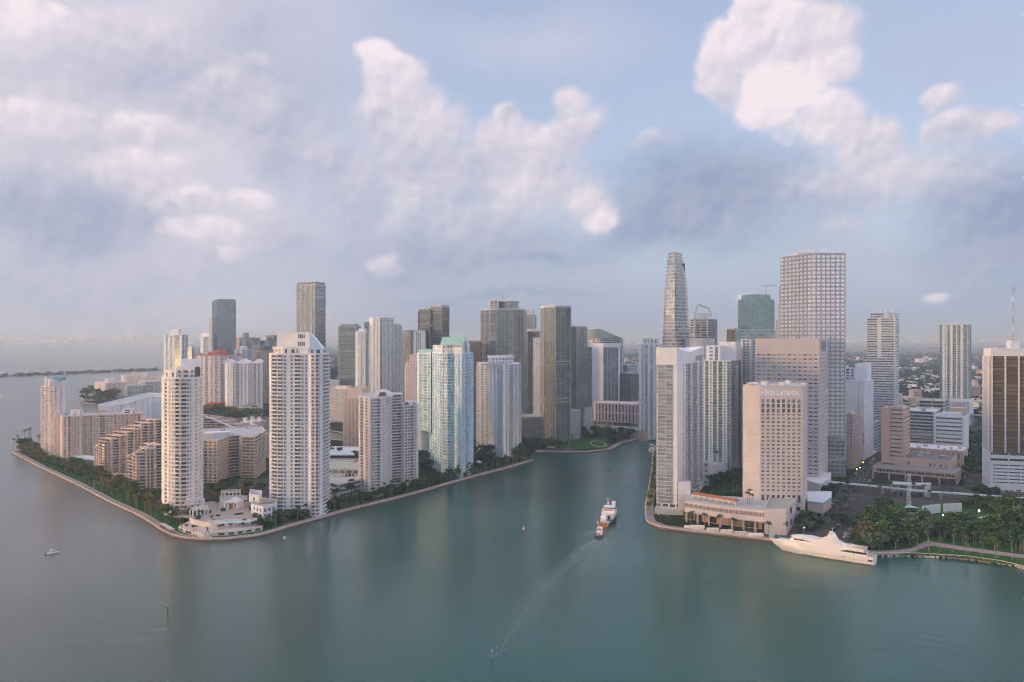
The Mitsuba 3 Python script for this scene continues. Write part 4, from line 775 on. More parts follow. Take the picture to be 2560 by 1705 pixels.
    tower(O, 'dark ribbed block with construction crane, beside the striped white one', 'office block', [(198.1,1460),(212.0,1430),(230.1,1440),(238.0,1480),(203.7,1490)], 84.2, 3.6, ['G1 P.3 G1 P.3 G1 P.3 G1 P.3 G1'] * 3, (.3, .33, .34), (.05, .06, .06), pier=.4, lip=0, mul=0).done()
    tower(O, 'white block with dark diagonal stripes behind the dark ribbed block', 'office block', [(216.0,1580),(227.3,1560),(249.3,1570),(255.7,1600),(223.3,1610)], 94.7, 4, 'R1', (.62, .65, .68), (.05, .06, .065), rh=.5).done()
    b = tower('hotel', 'low pink hotel with vertical concrete ribs above the bridge', 'hotel', [(139.1,1350),(139.7,1330),(201.0,1290),(213.0,1300),(222.2,1340),(145.1,1375)], 39.7, 16, ['W1', 'O1 P.9@6.2', 'O1 W.35@4'], (.56, .45, .41), (.08, .065, .06), pier=1., sill=.12, head=.93, rec=1., z0=10, units=4, curtain=.2)
    block(b, [(139.5,1335),(201.6,1294),(213.5,1303),(220.0,1335),(145.9,1370)], LZ, 10, 8, 'O1 W.2@5', (.42, .38, .35), (.05, .05, .05), parapet=0, plainback=1); b.done()
    # far left skyline
    tower(A, 'white and glass tower with a rooftop helipad ring, farthest left of the skyline', 'apartment tower', [(-704.8,1700),(-697.5,1713.7),(-748.7,1740.9),(-756.0,1727.2)], 155.3, 3.2, ['R1 W.3 R1', '', '', 'W.6 B.5 W.5 B.5 W.5 G1.2 W.6'], (.70, .73, .76), (.17, .24, .26), out=.8, pent=(.45, 12, 'W', (.66, .68, .72)), units=3, railc=(.6, .63, .66)).done()
    tower(A, 'lower glass wing tower at the right foot of the farthest left skyline tower', 'apartment tower', [(-679.4,1690),(-676.5,1695.5),(-689.5,1702.4),(-692.4,1696.9)], 129.7, 3.2, 'G1 W.2@5', (.62, .66, .7), (.15, .22, .25)).done()
    tower(A, 'blue white tower with a slanted white cap in front of the tall glass tower', 'apartment tower', [(-721.8,1900),(-706.2,1919.9),(-737.9,1944.7),(-753.4,1924.7)], 152.6, 3.4, ['R1', '', '', 'W.5 R1 W.2'], (.66, .71, .77), (.13, .18, .21), rout=.5, pent=(.9, 9, 'W', (.72, .76, .82))).done()
    b = tower(O, 'tall blue glass tower with a flat top, left of the skyline', 'office tower', [(-685.2,1850),(-648.3,1869.6),(-689.8,1947.7),(-726.7,1928.1)], 236.1, 4, ['G1@3', '', '', 'G1@3'], (.25, .3, .33), (.15, .20, .22), lip=.0, mul=.08, spc=(.11, .15, .165), curtain=.05, cc=(.2, .25, .27), pent=(.95, 4, 'G1@3'))
    block(b, [(-697.2,1850),(-693.7,1853.0),(-707.3,1869.2),(-710.9,1866.2)], LZ, 198.0, 4, 'W.4 O1@5', (.55, .56, .57), (.2, .22, .24), plainback=1); b.done()
    b = tower(A, 'tallest left skyline tower with pale balcony columns and a mast', 'apartment tower', [(-457.7,1690),(-446.3,1660),(-406.3,1640),(-389.9,1665),(-399.8,1700),(-446.8,1710)], 258.6, 3.3, ['B1', 'B1 P.12 B1.2 P.12 B1.2 P.2 G.8', 'R1'], (.56, .57, .57), (.12, .145, .15), out=1., rh=.28, rout=1., pent=(.98, 6, 'R1', (.5, .53, .56)), railc=(.5, .52, .53), slab=(.55, .56, .57))
    x, y = (-410.8,1675); b.box('mast_base', (x, y, 265.2), (8, 8, 3), (.5, .52, .55)); b.tube('mast', [(x, y, 265.2), (x, y, 273.5)], .8, (.5, .53, .57), 6); b.done()
    pt = 'B1 P.2 W.5 O.3 W.4 B1 P.2 O.4 W.3'
    b = tower(A, 'tall white stepped tower with many balcony columns, centre of the left skyline', 'apartment tower', [(-267.3,1490),(-260.0,1470),(-242.4,1462),(-231.7,1464),(-217.3,1466),(-207.5,1475),(-206.5,1500),(-221.5,1520),(-267.3,1520)], 173.0, 3.1, ['B1', 'W.4 O.4 W.3 O.4 W.3', 'G1 W.3 B1', 'W.3 B1 W.3 B1', 'W.3 B1 W.3 B.8', 'B1 W.2', 'B1'], (.70, .72, .75), (.13, .16, .18), out=.8, units=3)
    g = [(-266.6,1490),(-258.7,1471),(-242.8,1464),(-232.1,1466),(-218.5,1469),(-224.6,1510),(-266.5,1515)]; z = 173.0; block(b, g, z, 185.5, 3.2, ['W1', 'W.4 O.4 W.3 O.4 W.3', 'G1 W.3 B1', 'W.3 B1 W.3 B1', 'W1'], (.70, .72, .75), (.13, .16, .18), out=.8, plainback=1)
    for u, v in ((945, 787), (981, 783), (988, 786)): x = (u - 1280) / 1990 * 1490; b.boxes('roof_frame', [(x, 1490, 185.5)], [(5, 5, 192.1 - 185.5)], (.66, .69, .73))
    b.done()
    tower(A, 'narrower white tower with stepped top left of the tall white stepped tower', 'apartment tower', [(-302.6,1540),(-294.6,1515),(-278.9,1508),(-272.7,1520),(-276.5,1550),(-301.8,1560)], 160.2, 3.1, ['W.4 O.5 W.3', 'W.4 O.5 W.4 B.6 W.3 O.5 W.3', 'W.3 O.5 W.3', 'W1'], (.66, .71, .77), (.15, .2, .23), pent=(.6, 6)).done()
    tower(A, 'green glass balcony tower left of the white stepped towers', 'apartment tower', [(-357.7,1640),(-350.6,1615),(-314.5,1605),(-308.7,1625),(-315.3,1660),(-360.9,1670)], 172.5, 3.2, ['R1', 'R1', 'R1'], (.36, .41, .4), (.10, .15, .14), rout=.7, rh=.26, units=4, pent=(.8, 5, 'O1 W1@4')).done()
    tower(A, 'dark top of a far tower peeping between the white stepped towers', 'apartment tower', [(-318.9,1720),(-306.8,1710),(-310.4,1740),(-321.8,1745)], 182.9, 3.3, 'R1', (.4, .43, .46), (.1, .12, .13)).done()
    b = tower(O, 'curved brown ribbed office tower with a white side slab', 'office tower', [(-224.4,1630),(-217.1,1612),(-206.1,1608),(-197.7,1612),(-178.0,1640),(-184.1,1665),(-225.9,1665)], 164.4, 3.8, ['R1', 'B1 P.25 B1 P.25', 'B1 P.25'], (.50, .50, .49), (.10, .10, .095), rh=.3, out=.6)
    f = [(-198.5,1606),(-175.1,1606),(-176.4,1625),(-199.2,1625)]; block(b, f, LZ, 161.1, 3.8, 'W.6 D.15 W.3 D.15 W.3 D.15 W1', (.66, .70, .76), DK, plainback=1, dc=(.1, .12, .13)); b.done()
    b = tower(A, 'dark bronze balcony tower with a higher right half, behind the aqua tower', 'apartment tower', [(-199.6,1690),(-195.3,1668),(-169.7,1655),(-170.9,1700),(-197.6,1710)], 206.7, 3.3, 'R1', (.30, .28, .26), (.07, .07, .065), rh=.22, rout=1.2, pent=(.8, 3))
    f = [(-170.2,1660),(-144.9,1648),(-131.6,1668),(-136.6,1710),(-171.9,1710)]; block(b, f, LZ, 212.4, 3.3, 'R1', (.30, .28, .27), (.07, .07, .065), rh=.22, rout=1.3); block(b, scaled(f, .95), 212.4, 217.4, 5, 'W', (.5, .52, .55), DK, plainback=1); b.done()
    b = tower(A, 'rosy sunlit stepped tower squeezed left of the aqua tower', 'apartment tower', [(-165.0,1225),(-161.1,1205),(-141.7,1200),(-143.4,1230),(-165.7,1240)], 105.6, 3.3, 'W.35 O1 W.3@4', (.72, .60, .57), (.35, .28, .26), split=1, curtain=.5, cc=(.5, .42, .4))
    for k in range(4): block(b, [(-162.5,1225),(-159.0,1208),(-142.1,1203),(-144.6,1230)] if k == 0 else scaled([(-158.8,1225),(-156.3,1210),(-141.6,1204),(-144.0,1230)], 1 - .12 * k), 105.6 + 4.2 * k - (0 if k else .02), 105.6 + 4.2 * (k + 1), 4.2, 'W.35 O1 W.3@4', (.72, .60, .57), (.35, .28, .26), plainback=1)
    b.done()
    b = tower(A, 'peach tower with a white window strip, partly shaded, left of the folded white tower', 'apartment tower', [(-196.0,1060),(-191.5,1085.7),(-221.9,1091.0),(-226.5,1065.4)], 66.2, 3.05, ['W.5 O.5 W.5', '', '', 'W.5 O.3 W.5 D.01 O.5 W.35 O.5 W.35 O.5 W.35 W1.2'], (.66, .50, .42), (.2, .19, .2), units=0, curtain=.4)
    f = [(-200.5,1064),(-195.2,1094.1),(-215.7,1097.8),(-221.0,1067.6)]; block(b, f, 66.2, 79.8, 7, 'W1', (.68, .52, .45), DK, plainback=1, units=3); b.done()
    b = tower('hotel', 'white hotel with fine window grid, right of the tallest island tower', 'hotel', [(-289.2,1390),(-282.9,1407.3),(-319.5,1420.6),(-325.8,1403.3)], 58.4, 3.3, ['O1 W.4@3.6', '', '', 'O1 W.4@3.6'], (.72, .66, .65), (.28, .27, .29), units=3, curtain=.4)
    f = [(-288.6,1394),(-284.1,1406.4),(-307.0,1414.7),(-311.5,1402.3)]; block(b, f, 58.4, 63.0, 4, 'W1', (.72, .64, .62), DK, plainback=1); b.done()
    tower(O, 'dark green glass low block behind the white hotel', 'office block', [(-412.5,1800),(-352.6,1790),(-356.8,1830),(-419.8,1840)], 83.7, 4, 'R1', (.16, .19, .18), (.06, .08, .08), units=5).done()
    tower(O, 'dark low block with blank top behind the white hotel, lower one', 'office block', [(-364.3,1640),(-319.4,1630),(-323.9,1670),(-369.8,1680)], 66.9, 4, 'G1@4', (.2, .24, .23), (.07, .1, .1), units=4).done()
    tower(B_, 'small white block by the trees under the green balcony tower', 'apartment block', [(-364.3,1590),(-344.1,1585),(-347.9,1610),(-368.4,1615)], 63.6, 3.5, 'O1 W.4@5', (.55, .6, .63), (.15, .2, .22)).done()
    # pink domed condominium and its white neighbour
    wc = (.68, .62, .60)
    b = tower(A, 'wide pale tower with red pyramid roofs and a red dome', 'apartment tower', [(-674.9,1700),(-661.0,1680),(-636.0,1672),(-613.6,1668),(-596.5,1672),(-585.1,1690),(-596.4,1720),(-680.5,1725)], 111.3, 3.1, ['W1', 'W.4 O.6 W.5 B.8 W.3', 'W.4 O.6 W.4 B1 W.3', 'W.4 B1 W.4 O.6 W.4', 'W.4 B1 W.4 O.6 W.4'], wc, (.18, .15, .14), out=.7)
    for u, Y, rr, h in ((551, 1690, 15, 13), (525, 1692, 9, 9), (503, 1696, 10, 6), (598, 1700, 8, 7)):
        x = (u - 1280) / 1990 * Y; z = 111.3
        if rr == 15: m = trimesh.creation.icosphere(2, rr); m.apply_scale((1.35, 1, 1.)); b.m('dome', m.vertices + [x, Y, z - 1], m.faces, (.42, .11, .08))
        else: m = trimesh.creation.cone(rr * 1.3, h, sections=4); b.m('roof_red' if u == 525 else 'roof_red_%03d' % u, m.vertices + [x, Y, z + .05], m.faces, (.42, .14, .10))
    b.done()
    b = tower(A, 'wide white tower with small gables and ribbed bays, above the channel', 'apartment tower', [(-572.9,1590),(-563.3,1570),(-548.9,1565),(-537.2,1572),(-520.0,1568),(-505.6,1572),(-496.2,1580),(-504.0,1610),(-579.5,1615)], 98.5, 3.1, ['W1', 'W.5 O.5 W.5 O.5 W.5', 'O.5 W.5 B1 W.3', 'W.3 O.6 W.4 B1 W.3', 'O.6 W.4 O.6 W.4 B1', 'W.4 O.5 W.4', 'W1'], (.74, .70, .70), (.2, .2, .22), out=.6)
    for u, Y, w_ in ((574, 1585, 12), (612, 1588, 14), (648, 1590, 9)):
        x = (u - 1280) / 1990 * Y; z = 98.5; V = [[[x - w_, Y - 9, z + 3], [x + w_, Y - 9, z + 3], [x, Y - 9, z + 9], [x, Y - 9, z + 9]], [[x - w_, Y - 9, z + 3], [x, Y - 9, z + 9], [x, Y + 9, z + 9], [x - w_, Y + 9, z + 3]], [[x, Y - 9, z + 9], [x + w_, Y - 9, z + 3], [x + w_, Y + 9, z + 3], [x, Y + 9, z + 9]], [[x - w_, Y - 9, z], [x + w_, Y - 9, z], [x + w_, Y - 9, z + 3], [x - w_, Y - 9, z + 3]]]
        b.q('gable', V, (.72, .70, .73))
    b.done()
    tower(A, 'tan gridded tower behind the wide white gabled tower', 'office tower', [(-563.5,1780),(-533.7,1797.2),(-570.7,1861.2),(-600.4,1844.0)], 120.0, 4, ['W.3 O1 W.3@5', '', '', 'G1@4'], (.60, .50, .42), (.1, .11, .11), pent=(.98, 13, 'G1@5', (.6, .63, .66))).done()
    tower(A, 'white flat topped tower behind the red domed one', 'apartment tower', [(-588.5,1730),(-568.1,1747.2),(-593.3,1777.3),(-613.8,1760.1)], 123.3, 3.2, ['W.3 O.6 W.3 B1 W.2', '', '', 'W.4 O.6 W.4'], (.68, .71, .75), (.14, .18, .2), pent=(.4, 8)).done()
    tower('house', 'bright orange low block by the channel trees', 'building', [(-603.3,1640),(-596.2,1659.4),(-627.8,1670.9),(-634.9,1651.5)], 14.0, 4, ['O1 W.3@5', '', '', 'W.4 O1 W.3@6'], (.55, .13, .05), (.15, .05, .03), rec=.6).done()
    b = tower('parking_garage', 'low cream garage with roof garden at the foot of the white gabled tower', 'parking garage', [(-539.6,1545),(-530.5,1530),(-493.1,1505),(-477.4,1520),(-489.2,1560),(-542.6,1565)], 15.1, 4, 'R1 W.15@9', (.60, .52, .46), (.12, .1, .09), roofc=(.3, .33, .24), rh=.4); b.done()
    # distant group
    mis = [('pinkish', 590, 607, 1990, 845, (.55, .45, .42)), ('grey green', 607, 622, 2050, 833, (.33, .36, .35)), ('dark green', 622, 651, 2100, 845, (.22, .27, .28)), ('tan', 616, 636, 1900, 855, (.5, .46, .42)), ('grey', 642, 660, 1960, 852, (.42, .47, .46)), ('pale grey', 658, 672, 1950, 852, (.46, .48, .45)), ('green glass', 666, 703, 2150, 839, (.22, .31, .31)), ('long grey', 672, 700, 2000, 853, (.3, .36, .37))]
    for c, u0, u1, Y, v, col in mis:
        X = lambda u, dy=0: ((u - 1280) / 1990 * (Y + dy), Y + dy)
        tower(O, c + ' office block in the distant cluster between the tall blue and tallest left towers', 'office block', [X(u0), X((u0 + u1) / 2, -12), X(u1), X(u1, 35), X(u0, 35)], 145 - (v - 850) / 1990 * Y, 4, ['G1@6' if 'g' in c[:2] or 'dark' in c else 'O1 W.6@5'] * 2, col, tuple(np.array(col) * .5), lip=.1).done()
    # shore blocks far left
    tower(B_, 'pale block with vertical ribs at the far left shore', 'apartment block', [(-1051.9,2005),(-1015.4,1985),(-967.4,1995),(-981.3,2030),(-1066.1,2040)], 38.0, 3, ['W1 O.2 W1', 'W.5 O.4 W.4 B.7@12'], (.74, .64, .58), (.22, .2, .2), units=4, pent=(.35, 8)).done()
    tower(B_, 'wide block with sun glinting windows on the far left shore, at the back', 'apartment block', [(-1189.3,2420),(-1169.8,2400),(-1061.1,2405),(-1069.2,2440),(-1199.1,2450)], 36.5, 3, ['W1', 'W1.2 O.5 W.3 O.5 W.3 O.5 W.3 O.5 W.3 O.5 W.6 W1.2 O.5 W.3 O.5 W.3 O.5 W.3 O.5 W1.5'], (.72, .62, .55), (.42, .33, .22), curtain=.3, cc=(.7, .62, .5), rec=.2, pent=(.4, 9)).done()  # sun glint is put into the pane colours
    tower(B_, 'blue grey shaded block between the far left shore blocks', 'apartment block', [(-919.4,1890),(-902.1,1870),(-870.2,1866),(-880.3,1900),(-925.2,1910)], 38.0, 3, ['B1', 'R1'], (.46, .54, .58), (.17, .24, .28)).done()
    tower(B_, 'white balcony block nearest the white curved hotel on the far shore', 'apartment block', [(-904.9,1930),(-876.5,1900),(-857.7,1905),(-853.7,1935),(-866.7,1960),(-918.3,1965)], 44.5, 3, ['R1', 'R1', 'W.8 O.3 W1'], (.72, .66, .62), (.3, .27, .25), rout=.8, rh=.4).done()
    tower('house', 'small white shore house below the far left blocks', 'house', [(-798.7,1700),(-771.1,1690),(-778.5,1710),(-804.1,1715)], 14, 4, 'O1 W.5@5', (.7, .62, .56), (.2, .18, .17)).done()
skyline()

# ------------------------------------------------------------------ water, land, roads
def setting():
    def ramp(p, n, uv):
        return 0
    def wave(p, n, uv):
        a = mikit.fbm(p.x * .09, p.y * .22, 0, 3) * 1.1 + (mikit.noise(p.x * .45 + 7, p.y * 1.0, 3.) + .5 * mikit.noise(p.x * 1.1, p.y * 2.1, 8.)) * .26
        calm = .35 + .65 * mikit.smoothstep(.35, .65, mikit.fbm(p.x * .006, p.y * .012, 5., 2))
        # wake: two arms of short waves behind the ship
        s = -((p.x - 80.) * .3 + (p.y - 650.) * .954); t = (p.x - 80.) * .954 - (p.y - 650.) * .3
        arm = dr.abs(t) - 3. - s * .16; env = dr.exp(-dr.square(arm / (4. + s * .05))) * mikit.smoothstep(-20., 10., s) * mikit.smoothstep(330., 60., s)
        wk = env * dr.sin((dr.abs(t) * .9 + s * .35) * 1.1) * .05
        c = dr.sqrt(dr.square(p.x - 150.) + dr.square(p.y - 300.)); ring = dr.sin(c * .55 + mikit.fbm(p.x * .05, p.y * .05, 1., 2) * 5.) * dr.exp(-dr.square((c - 95.) / 40.)) * mikit.smoothstep(40., 110., p.x) * .14
        return (a * calm + wk + ring) * (.04 + .96 * mikit.smoothstep(6000., 1500., p.y))
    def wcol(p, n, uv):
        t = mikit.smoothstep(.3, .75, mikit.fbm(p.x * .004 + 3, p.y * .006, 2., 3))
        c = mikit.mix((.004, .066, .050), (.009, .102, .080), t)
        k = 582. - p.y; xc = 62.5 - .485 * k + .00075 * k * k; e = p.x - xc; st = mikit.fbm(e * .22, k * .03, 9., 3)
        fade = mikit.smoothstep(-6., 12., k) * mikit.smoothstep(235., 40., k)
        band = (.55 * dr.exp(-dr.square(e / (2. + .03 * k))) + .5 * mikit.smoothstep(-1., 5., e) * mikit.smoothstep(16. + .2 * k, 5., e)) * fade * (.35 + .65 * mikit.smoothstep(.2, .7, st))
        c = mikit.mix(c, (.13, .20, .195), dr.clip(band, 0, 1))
        left = mikit.smoothstep(-20., -380., p.x)  # paler to the left: reflected bright sky put into the water colour
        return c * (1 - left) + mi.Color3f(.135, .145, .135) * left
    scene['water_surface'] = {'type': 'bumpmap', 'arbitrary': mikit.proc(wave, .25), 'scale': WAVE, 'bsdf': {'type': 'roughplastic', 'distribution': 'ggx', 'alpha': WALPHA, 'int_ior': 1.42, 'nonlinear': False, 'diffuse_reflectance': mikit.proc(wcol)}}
    S = 150000.
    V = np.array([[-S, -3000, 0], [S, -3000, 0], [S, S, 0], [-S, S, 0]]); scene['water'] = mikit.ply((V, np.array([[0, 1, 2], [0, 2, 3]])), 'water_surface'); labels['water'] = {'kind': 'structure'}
    def gcol(p, n, uv):
        f = mikit.fbm(p.x * .02, p.y * .02, 0, 4)
        c = mikit.mix((.035, .055, .028), (.12, .115, .10), mikit.smoothstep(.45, .62, f))
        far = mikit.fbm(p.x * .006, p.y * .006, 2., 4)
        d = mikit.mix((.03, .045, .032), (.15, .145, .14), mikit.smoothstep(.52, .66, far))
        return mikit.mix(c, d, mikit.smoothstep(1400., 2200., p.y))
    scene['soil'] = two({'type': 'diffuse', 'reflectance': mikit.proc(gcol)})
    def grass(p, n, uv):
        return mikit.mix((.032, .11, .03), (.065, .15, .045), mikit.fbm(p.x * .15, p.y * .15, 0, 3))
    scene['lawn_grass'] = two({'type': 'diffuse', 'reflectance': mikit.proc(grass)})
    def pave(p, n, uv):
        a = mikit.fbm(p.x * .3, p.y * .3, 0, 3); b_ = mikit.cell_rand(p.x / 1.5, p.y / 1.5, 1)
        return mikit.mix((.30, .27, .25), (.42, .385, .36), a * .7 + b_ * .3)
    scene['paving'] = two({'type': 'diffuse', 'reflectance': mikit.proc(pave)})
    def asph(p, n, uv):
        return mikit.mix((.065, .066, .068), (.12, .12, .12), mikit.fbm(p.x * .12, p.y * .12, 0, 4))
    scene['asphalt'] = two({'type': 'diffuse', 'reflectance': mikit.proc(asph)})
    def sheet(name, poly, z, mat, label=None):
        poly = sg.polygon.orient(poly if hasattr(poly, 'exterior') else sg.Polygon(poly))
        if not poly.is_valid: poly = poly.buffer(0)
        v, f = trimesh.creation.triangulate_polygon(poly, engine='earcut'); v = np.c_[v, np.full(len(v), z)]
        n = np.cross(v[f[:, 1]] - v[f[:, 0]], v[f[:, 2]] - v[f[:, 0]])[:, 2]; f[n < 0] = f[n < 0][:, ::-1]
        k = name; i = 1
        while k in scene: k = '%s_%03d' % (name, i); i += 1
        scene[k] = mikit.ply((v, f), mat); labels[k] = {'kind': 'structure'}; return k
    def land(name, pts, z=LZ, wall=(.20, .135, .10)):
        P = sg.Polygon(pts); P = P if P.is_valid else P.buffer(0)
        k = sheet(name, P, z, 'soil')
        b = Thing('seawall'); p = np.array(sg.polygon.orient(P).exterior.coords)
        near = [i for i in range(len(p) - 1) if min(p[i][1], p[i + 1][1]) < 2600]
        for i in near:
            a, c = p[i], p[i + 1]
            n = np.array([c[1] - a[1], a[0] - c[0]]); L = np.hypot(*n); n = n / L if L else n
            b.q('face', [[[*a, -1], [*c, -1], [*c, z], [*a, z]]], wall)
            b.q('coping', [[[*(a + n * .25), z + .25], [*(c + n * .25), z + .25], [*(c - n * .9), z + .25], [*(a - n * .9), z + .25]], [[*(a + n * .25), z - .35], [*(c + n * .25), z - .35], [*(c + n * .25), z + .25], [*(a + n * .25), z + .25]], [[*(c - n * .9), z], [*(a - n * .9), z], [*(a - n * .9), z + .25], [*(c - n * .9), z + .25]]], (.52, .42, .36))
        labels[b.key]['kind'] = 'structure'; b.done(); return P
    isl = [(-641.0,1019.6),(-533.5,898.9),(-433.8,792.7),(-364.3,714.2),(-302.7,648.4),(-281.9,623.2),(-264.0,601.1),(-249.1,585.3),(-235.8,577.1),(-219.5,572.5),(-205.5,574.2),(-187.6,583.4),(-178.9,596.2),(-172.0,611.3),(-154.8,641.9),(-139.4,670.3),(-121.5,697.0),(-107.5,717.8),(-83.7,757.3),(-63.5,794.9),(-30.8,852.4),(-6.7,890.6),(24.8,949.2)]
    isl += [(21.8,965.1),(-19.9,988.2)] + [(-73.2,1120),(-153.3,1130),(-215.8,1130),(-279.8,1160),(-355.8,1180),(-437.8,1210),(-518.6,1290),(-587.9,1300),(-673.0,1240),(-664.4,1130)]
    I = land('island_ground', isl)
    main = [(-1009.4,1861.6),(-929.1,1781.2),(-883.3,1770.2),(-750.6,1697.4),(-595.0,1538.9),(-507.5,1457.3),(-464.9,1487.4),(-372.9,1374.0),(-292.5,1265.6),(-241.7,1202.3),(-185.6,1154.2),(-108.2,1076.7),(-42.6,1060.8),(23.4,1034.2),(53.5,1023.2),(98.7,1023.2),(132.3,1049.3),(152.8,1109.8),(178.5,1149.6),(185.9,1163.5)] + [(200.6,1240),(217.9,1330)] + [(254.0,1330),(249.2,1240)] + [(188.2,1060.8),(175.4,991.6),(150.9,863.9),(129.7,759.3),(116.6,697.0),(109.7,655.8),(107.1,637.0),(107.2,627.3),(114.0,611.3),(136.9,597.4),(159.4,586.5),(183.6,573.0),(212.7,549.6),(245.1,535.3),(264.9,536.3),(281.7,532.9),(301.9,527.9),(317.7,516.5),(324.2,504.0)]
    main += [(520, 430), (9000, 300), (150000, 2000), (150000, 149000), (-60000, 149000), (-4200, 10000), (-1640, 3950), (-1010, 2400), (-905, 2000)]
    M = land('mainland_ground', main)
    # causeway on the left horizon
    cw = [(-2194.0,2950),(-2000.4,3110),(-1907.0,3300),(-1809.3,3530),(-1680.4,3800),(-1546.7,4050)] + [(-1584.9,4150),(-1715.8,3880),(-1840.1,3590),(-1935.9,3350),(-2026.1,3150),(-2223.7,2990)]
    land('causeway', cw, 2.5, (.4, .34, .3))
    return I, M, sheet
ISL, MAIN, sheet = setting()

# ------------------------------------------------------------------ paving, lawns, streets
def surfaces():
    far = sg.box(-2000, 0, 2000, 1260)
    for P, d in ((ISL, 6.5), (MAIN, 7)):
        ring = P.buffer(-1.0).difference(P.buffer(-d)).intersection(far)
        for g in getattr(ring, 'geoms', [ring]):
            if g.area > 300: sheet('promenade_paving', g, LZ + .03, 'paving')
    lawn = ISL.buffer(-7.5)
    for poly in ([(-591.0,964.1),(-511.8,878.0),(-341.1,692.6),(-273.1,617.7),(-251.0,594.5),(-238.0,584.8),(-267.7,634.1),(-349.3,731.7),(-455.5,839.3),(-564.0,951.2)], [(-237.5,583.6),(-209.4,578.8),(-187.4,592.0),(-173.8,617.7),(-183.9,620.4),(-203.2,594.5),(-232.1,592.0)], [(-165.0,631.3),(-142.0,673.0),(-123.0,699.4),(-88.2,763.0),(-94.0,779.7),(-126.7,720.6),(-146.9,696.0),(-169.5,648.6)], [(-54.0,827.1),(-9.0,900.2),(19.1,951.2),(-14.6,967.3),(-43.5,864.7)]):
        g = sg.Polygon(poly).buffer(0).intersection(lawn)
        if not g.is_empty and g.geom_type == 'Polygon': sheet('lawn', g, LZ + .05, 'lawn_grass')
    sheet('drive_asphalt', sg.Polygon([(-306.4,781.8),(-280.6,775.5),(-237.7,801.6),(-216.9,731.7),(-236.7,692.6),(-257.6,692.6),(-281.4,722.4)]), LZ + .06, 'asphalt')
    b = Thing('parking_stripes', kind='structure')
    # right bank
    sheet('riverside_lawn', [(64.2,1064.8),(83.7,1041.5),(116.8,1056.9),(148.4,1114.7),(145.7,1160.0),(98.3,1150.7),(69.5,1106.1)], LZ + .05, 'lawn_grass')
    c = np.array((119.6,1101.8)); th = np.linspace(0, 6.283, 33)
    ring = sg.Polygon([(c[0] + 11 * math.cos(t), c[1] + 34 * math.sin(t)) for t in th]).difference(sg.Polygon([(c[0] + 9 * math.cos(t), c[1] + 28 * math.sin(t)) for t in th]))
    sheet('ring_path', ring, LZ + .09, 'paving')
    sheet('garden_lawn', [(180.2,731.7),(221.0,761.0),(251.2,864.7),(219.3,839.3)], LZ + .05, 'lawn_grass')
    sheet('boulevard_asphalt', [(201.4,568.5),(230.7,627.2),(299.1,739.3),(327.9,786.1),(368.5,797.1),(404.8,767.1),(450.0,759.0),(514.2,720.6),(473.6,663.6),(439.1,682.7),(406.7,709.9),(380.2,720.6),(347.5,731.7),(274.2,627.2),(225.3,546.7),(208.8,546.7)], LZ + .04, 'asphalt')
    sheet('street_asphalt', [(329.6,788.3),(347.8,820.0),(411.1,926.5),(457.5,1004.8),(488.6,1056.9),(493.9,1056.9),(439.3,951.2),(378.2,834.4),(355.7,788.3)], LZ + .08, 'asphalt')
    sheet('street_asphalt', [(430.2,759.0),(456.9,803.8),(544.9,951.2),(656.2,1141.5),(783.9,1358.9),(1109.0,1902.4),(1114.7,1902.4),(794.8,1358.9),(670.0,1141.5),(543.1,920.5),(450.8,759.0)], LZ + .08, 'asphalt')
    sheet('park_path', [(246.0,537.4),(257.5,539.4),(275.8,548.8),(289.3,561.7),(296.5,568.5),(311.3,553.0),(341.8,531.4),(380.3,511.4),(372.3,500.6),(336.2,522.6),(305.9,543.6),(293.8,554.1),(289.0,553.0),(274.8,541.5),(256.8,532.4),(243.3,531.4)], LZ + .07, 'paving')
    sheet('park_lawn', [(256.6,531.9),(274.9,540.5),(293.2,553.0),(305.3,542.5),(335.6,521.7),(371.7,499.8),(359.7,483.7),(324.3,504.2),(303.0,519.8),(279.9,530.4)], LZ + .05, 'lawn_grass')
    sheet('park_lawn', [(330.7,692.6),(350.6,697.7),(354.3,671.4),(385.8,679.4),(397.6,648.6),(383.5,623.1),(352.3,615.0),(330.9,627.2),(304.3,634.1)], LZ + .06, 'lawn_grass')
    sheet('park_ground', [(271.2,620.4),(325.9,682.7),(402.7,702.9),(471.4,660.6),(370.2,518.8),(343.1,533.4),(312.5,555.2),(297.7,570.7),(276.8,550.9),(249.9,540.5),(233.5,546.7)], LZ + .02, 'lawn_grass')
    # lane marks and parking stripes
    L = [(2160,1200,2196,1126), (2150,1200,2192,1126)]
    for a, c in (((350.8,806.1), (444.0,977.3)), ((355.7,806.1), (446.9,977.3))):
        a, c = np.array(a), np.array(c); n = 14
        for i in range(n):
            p, q = a + (c - a) * i / n, a + (c - a) * (i + .45) / n; w = np.array([-(q - p)[1], (q - p)[0]]); w = w / np.hypot(*w) * .25
            b.q('lane_mark', [[[*(p - w), LZ + .1], [*(q - w), LZ + .1], [*(q + w), LZ + .1], [*(p + w), LZ + .1]]], (.5, .5, .5))
    labels[b.key] = {'kind': 'structure'}; b.done()
surfaces()
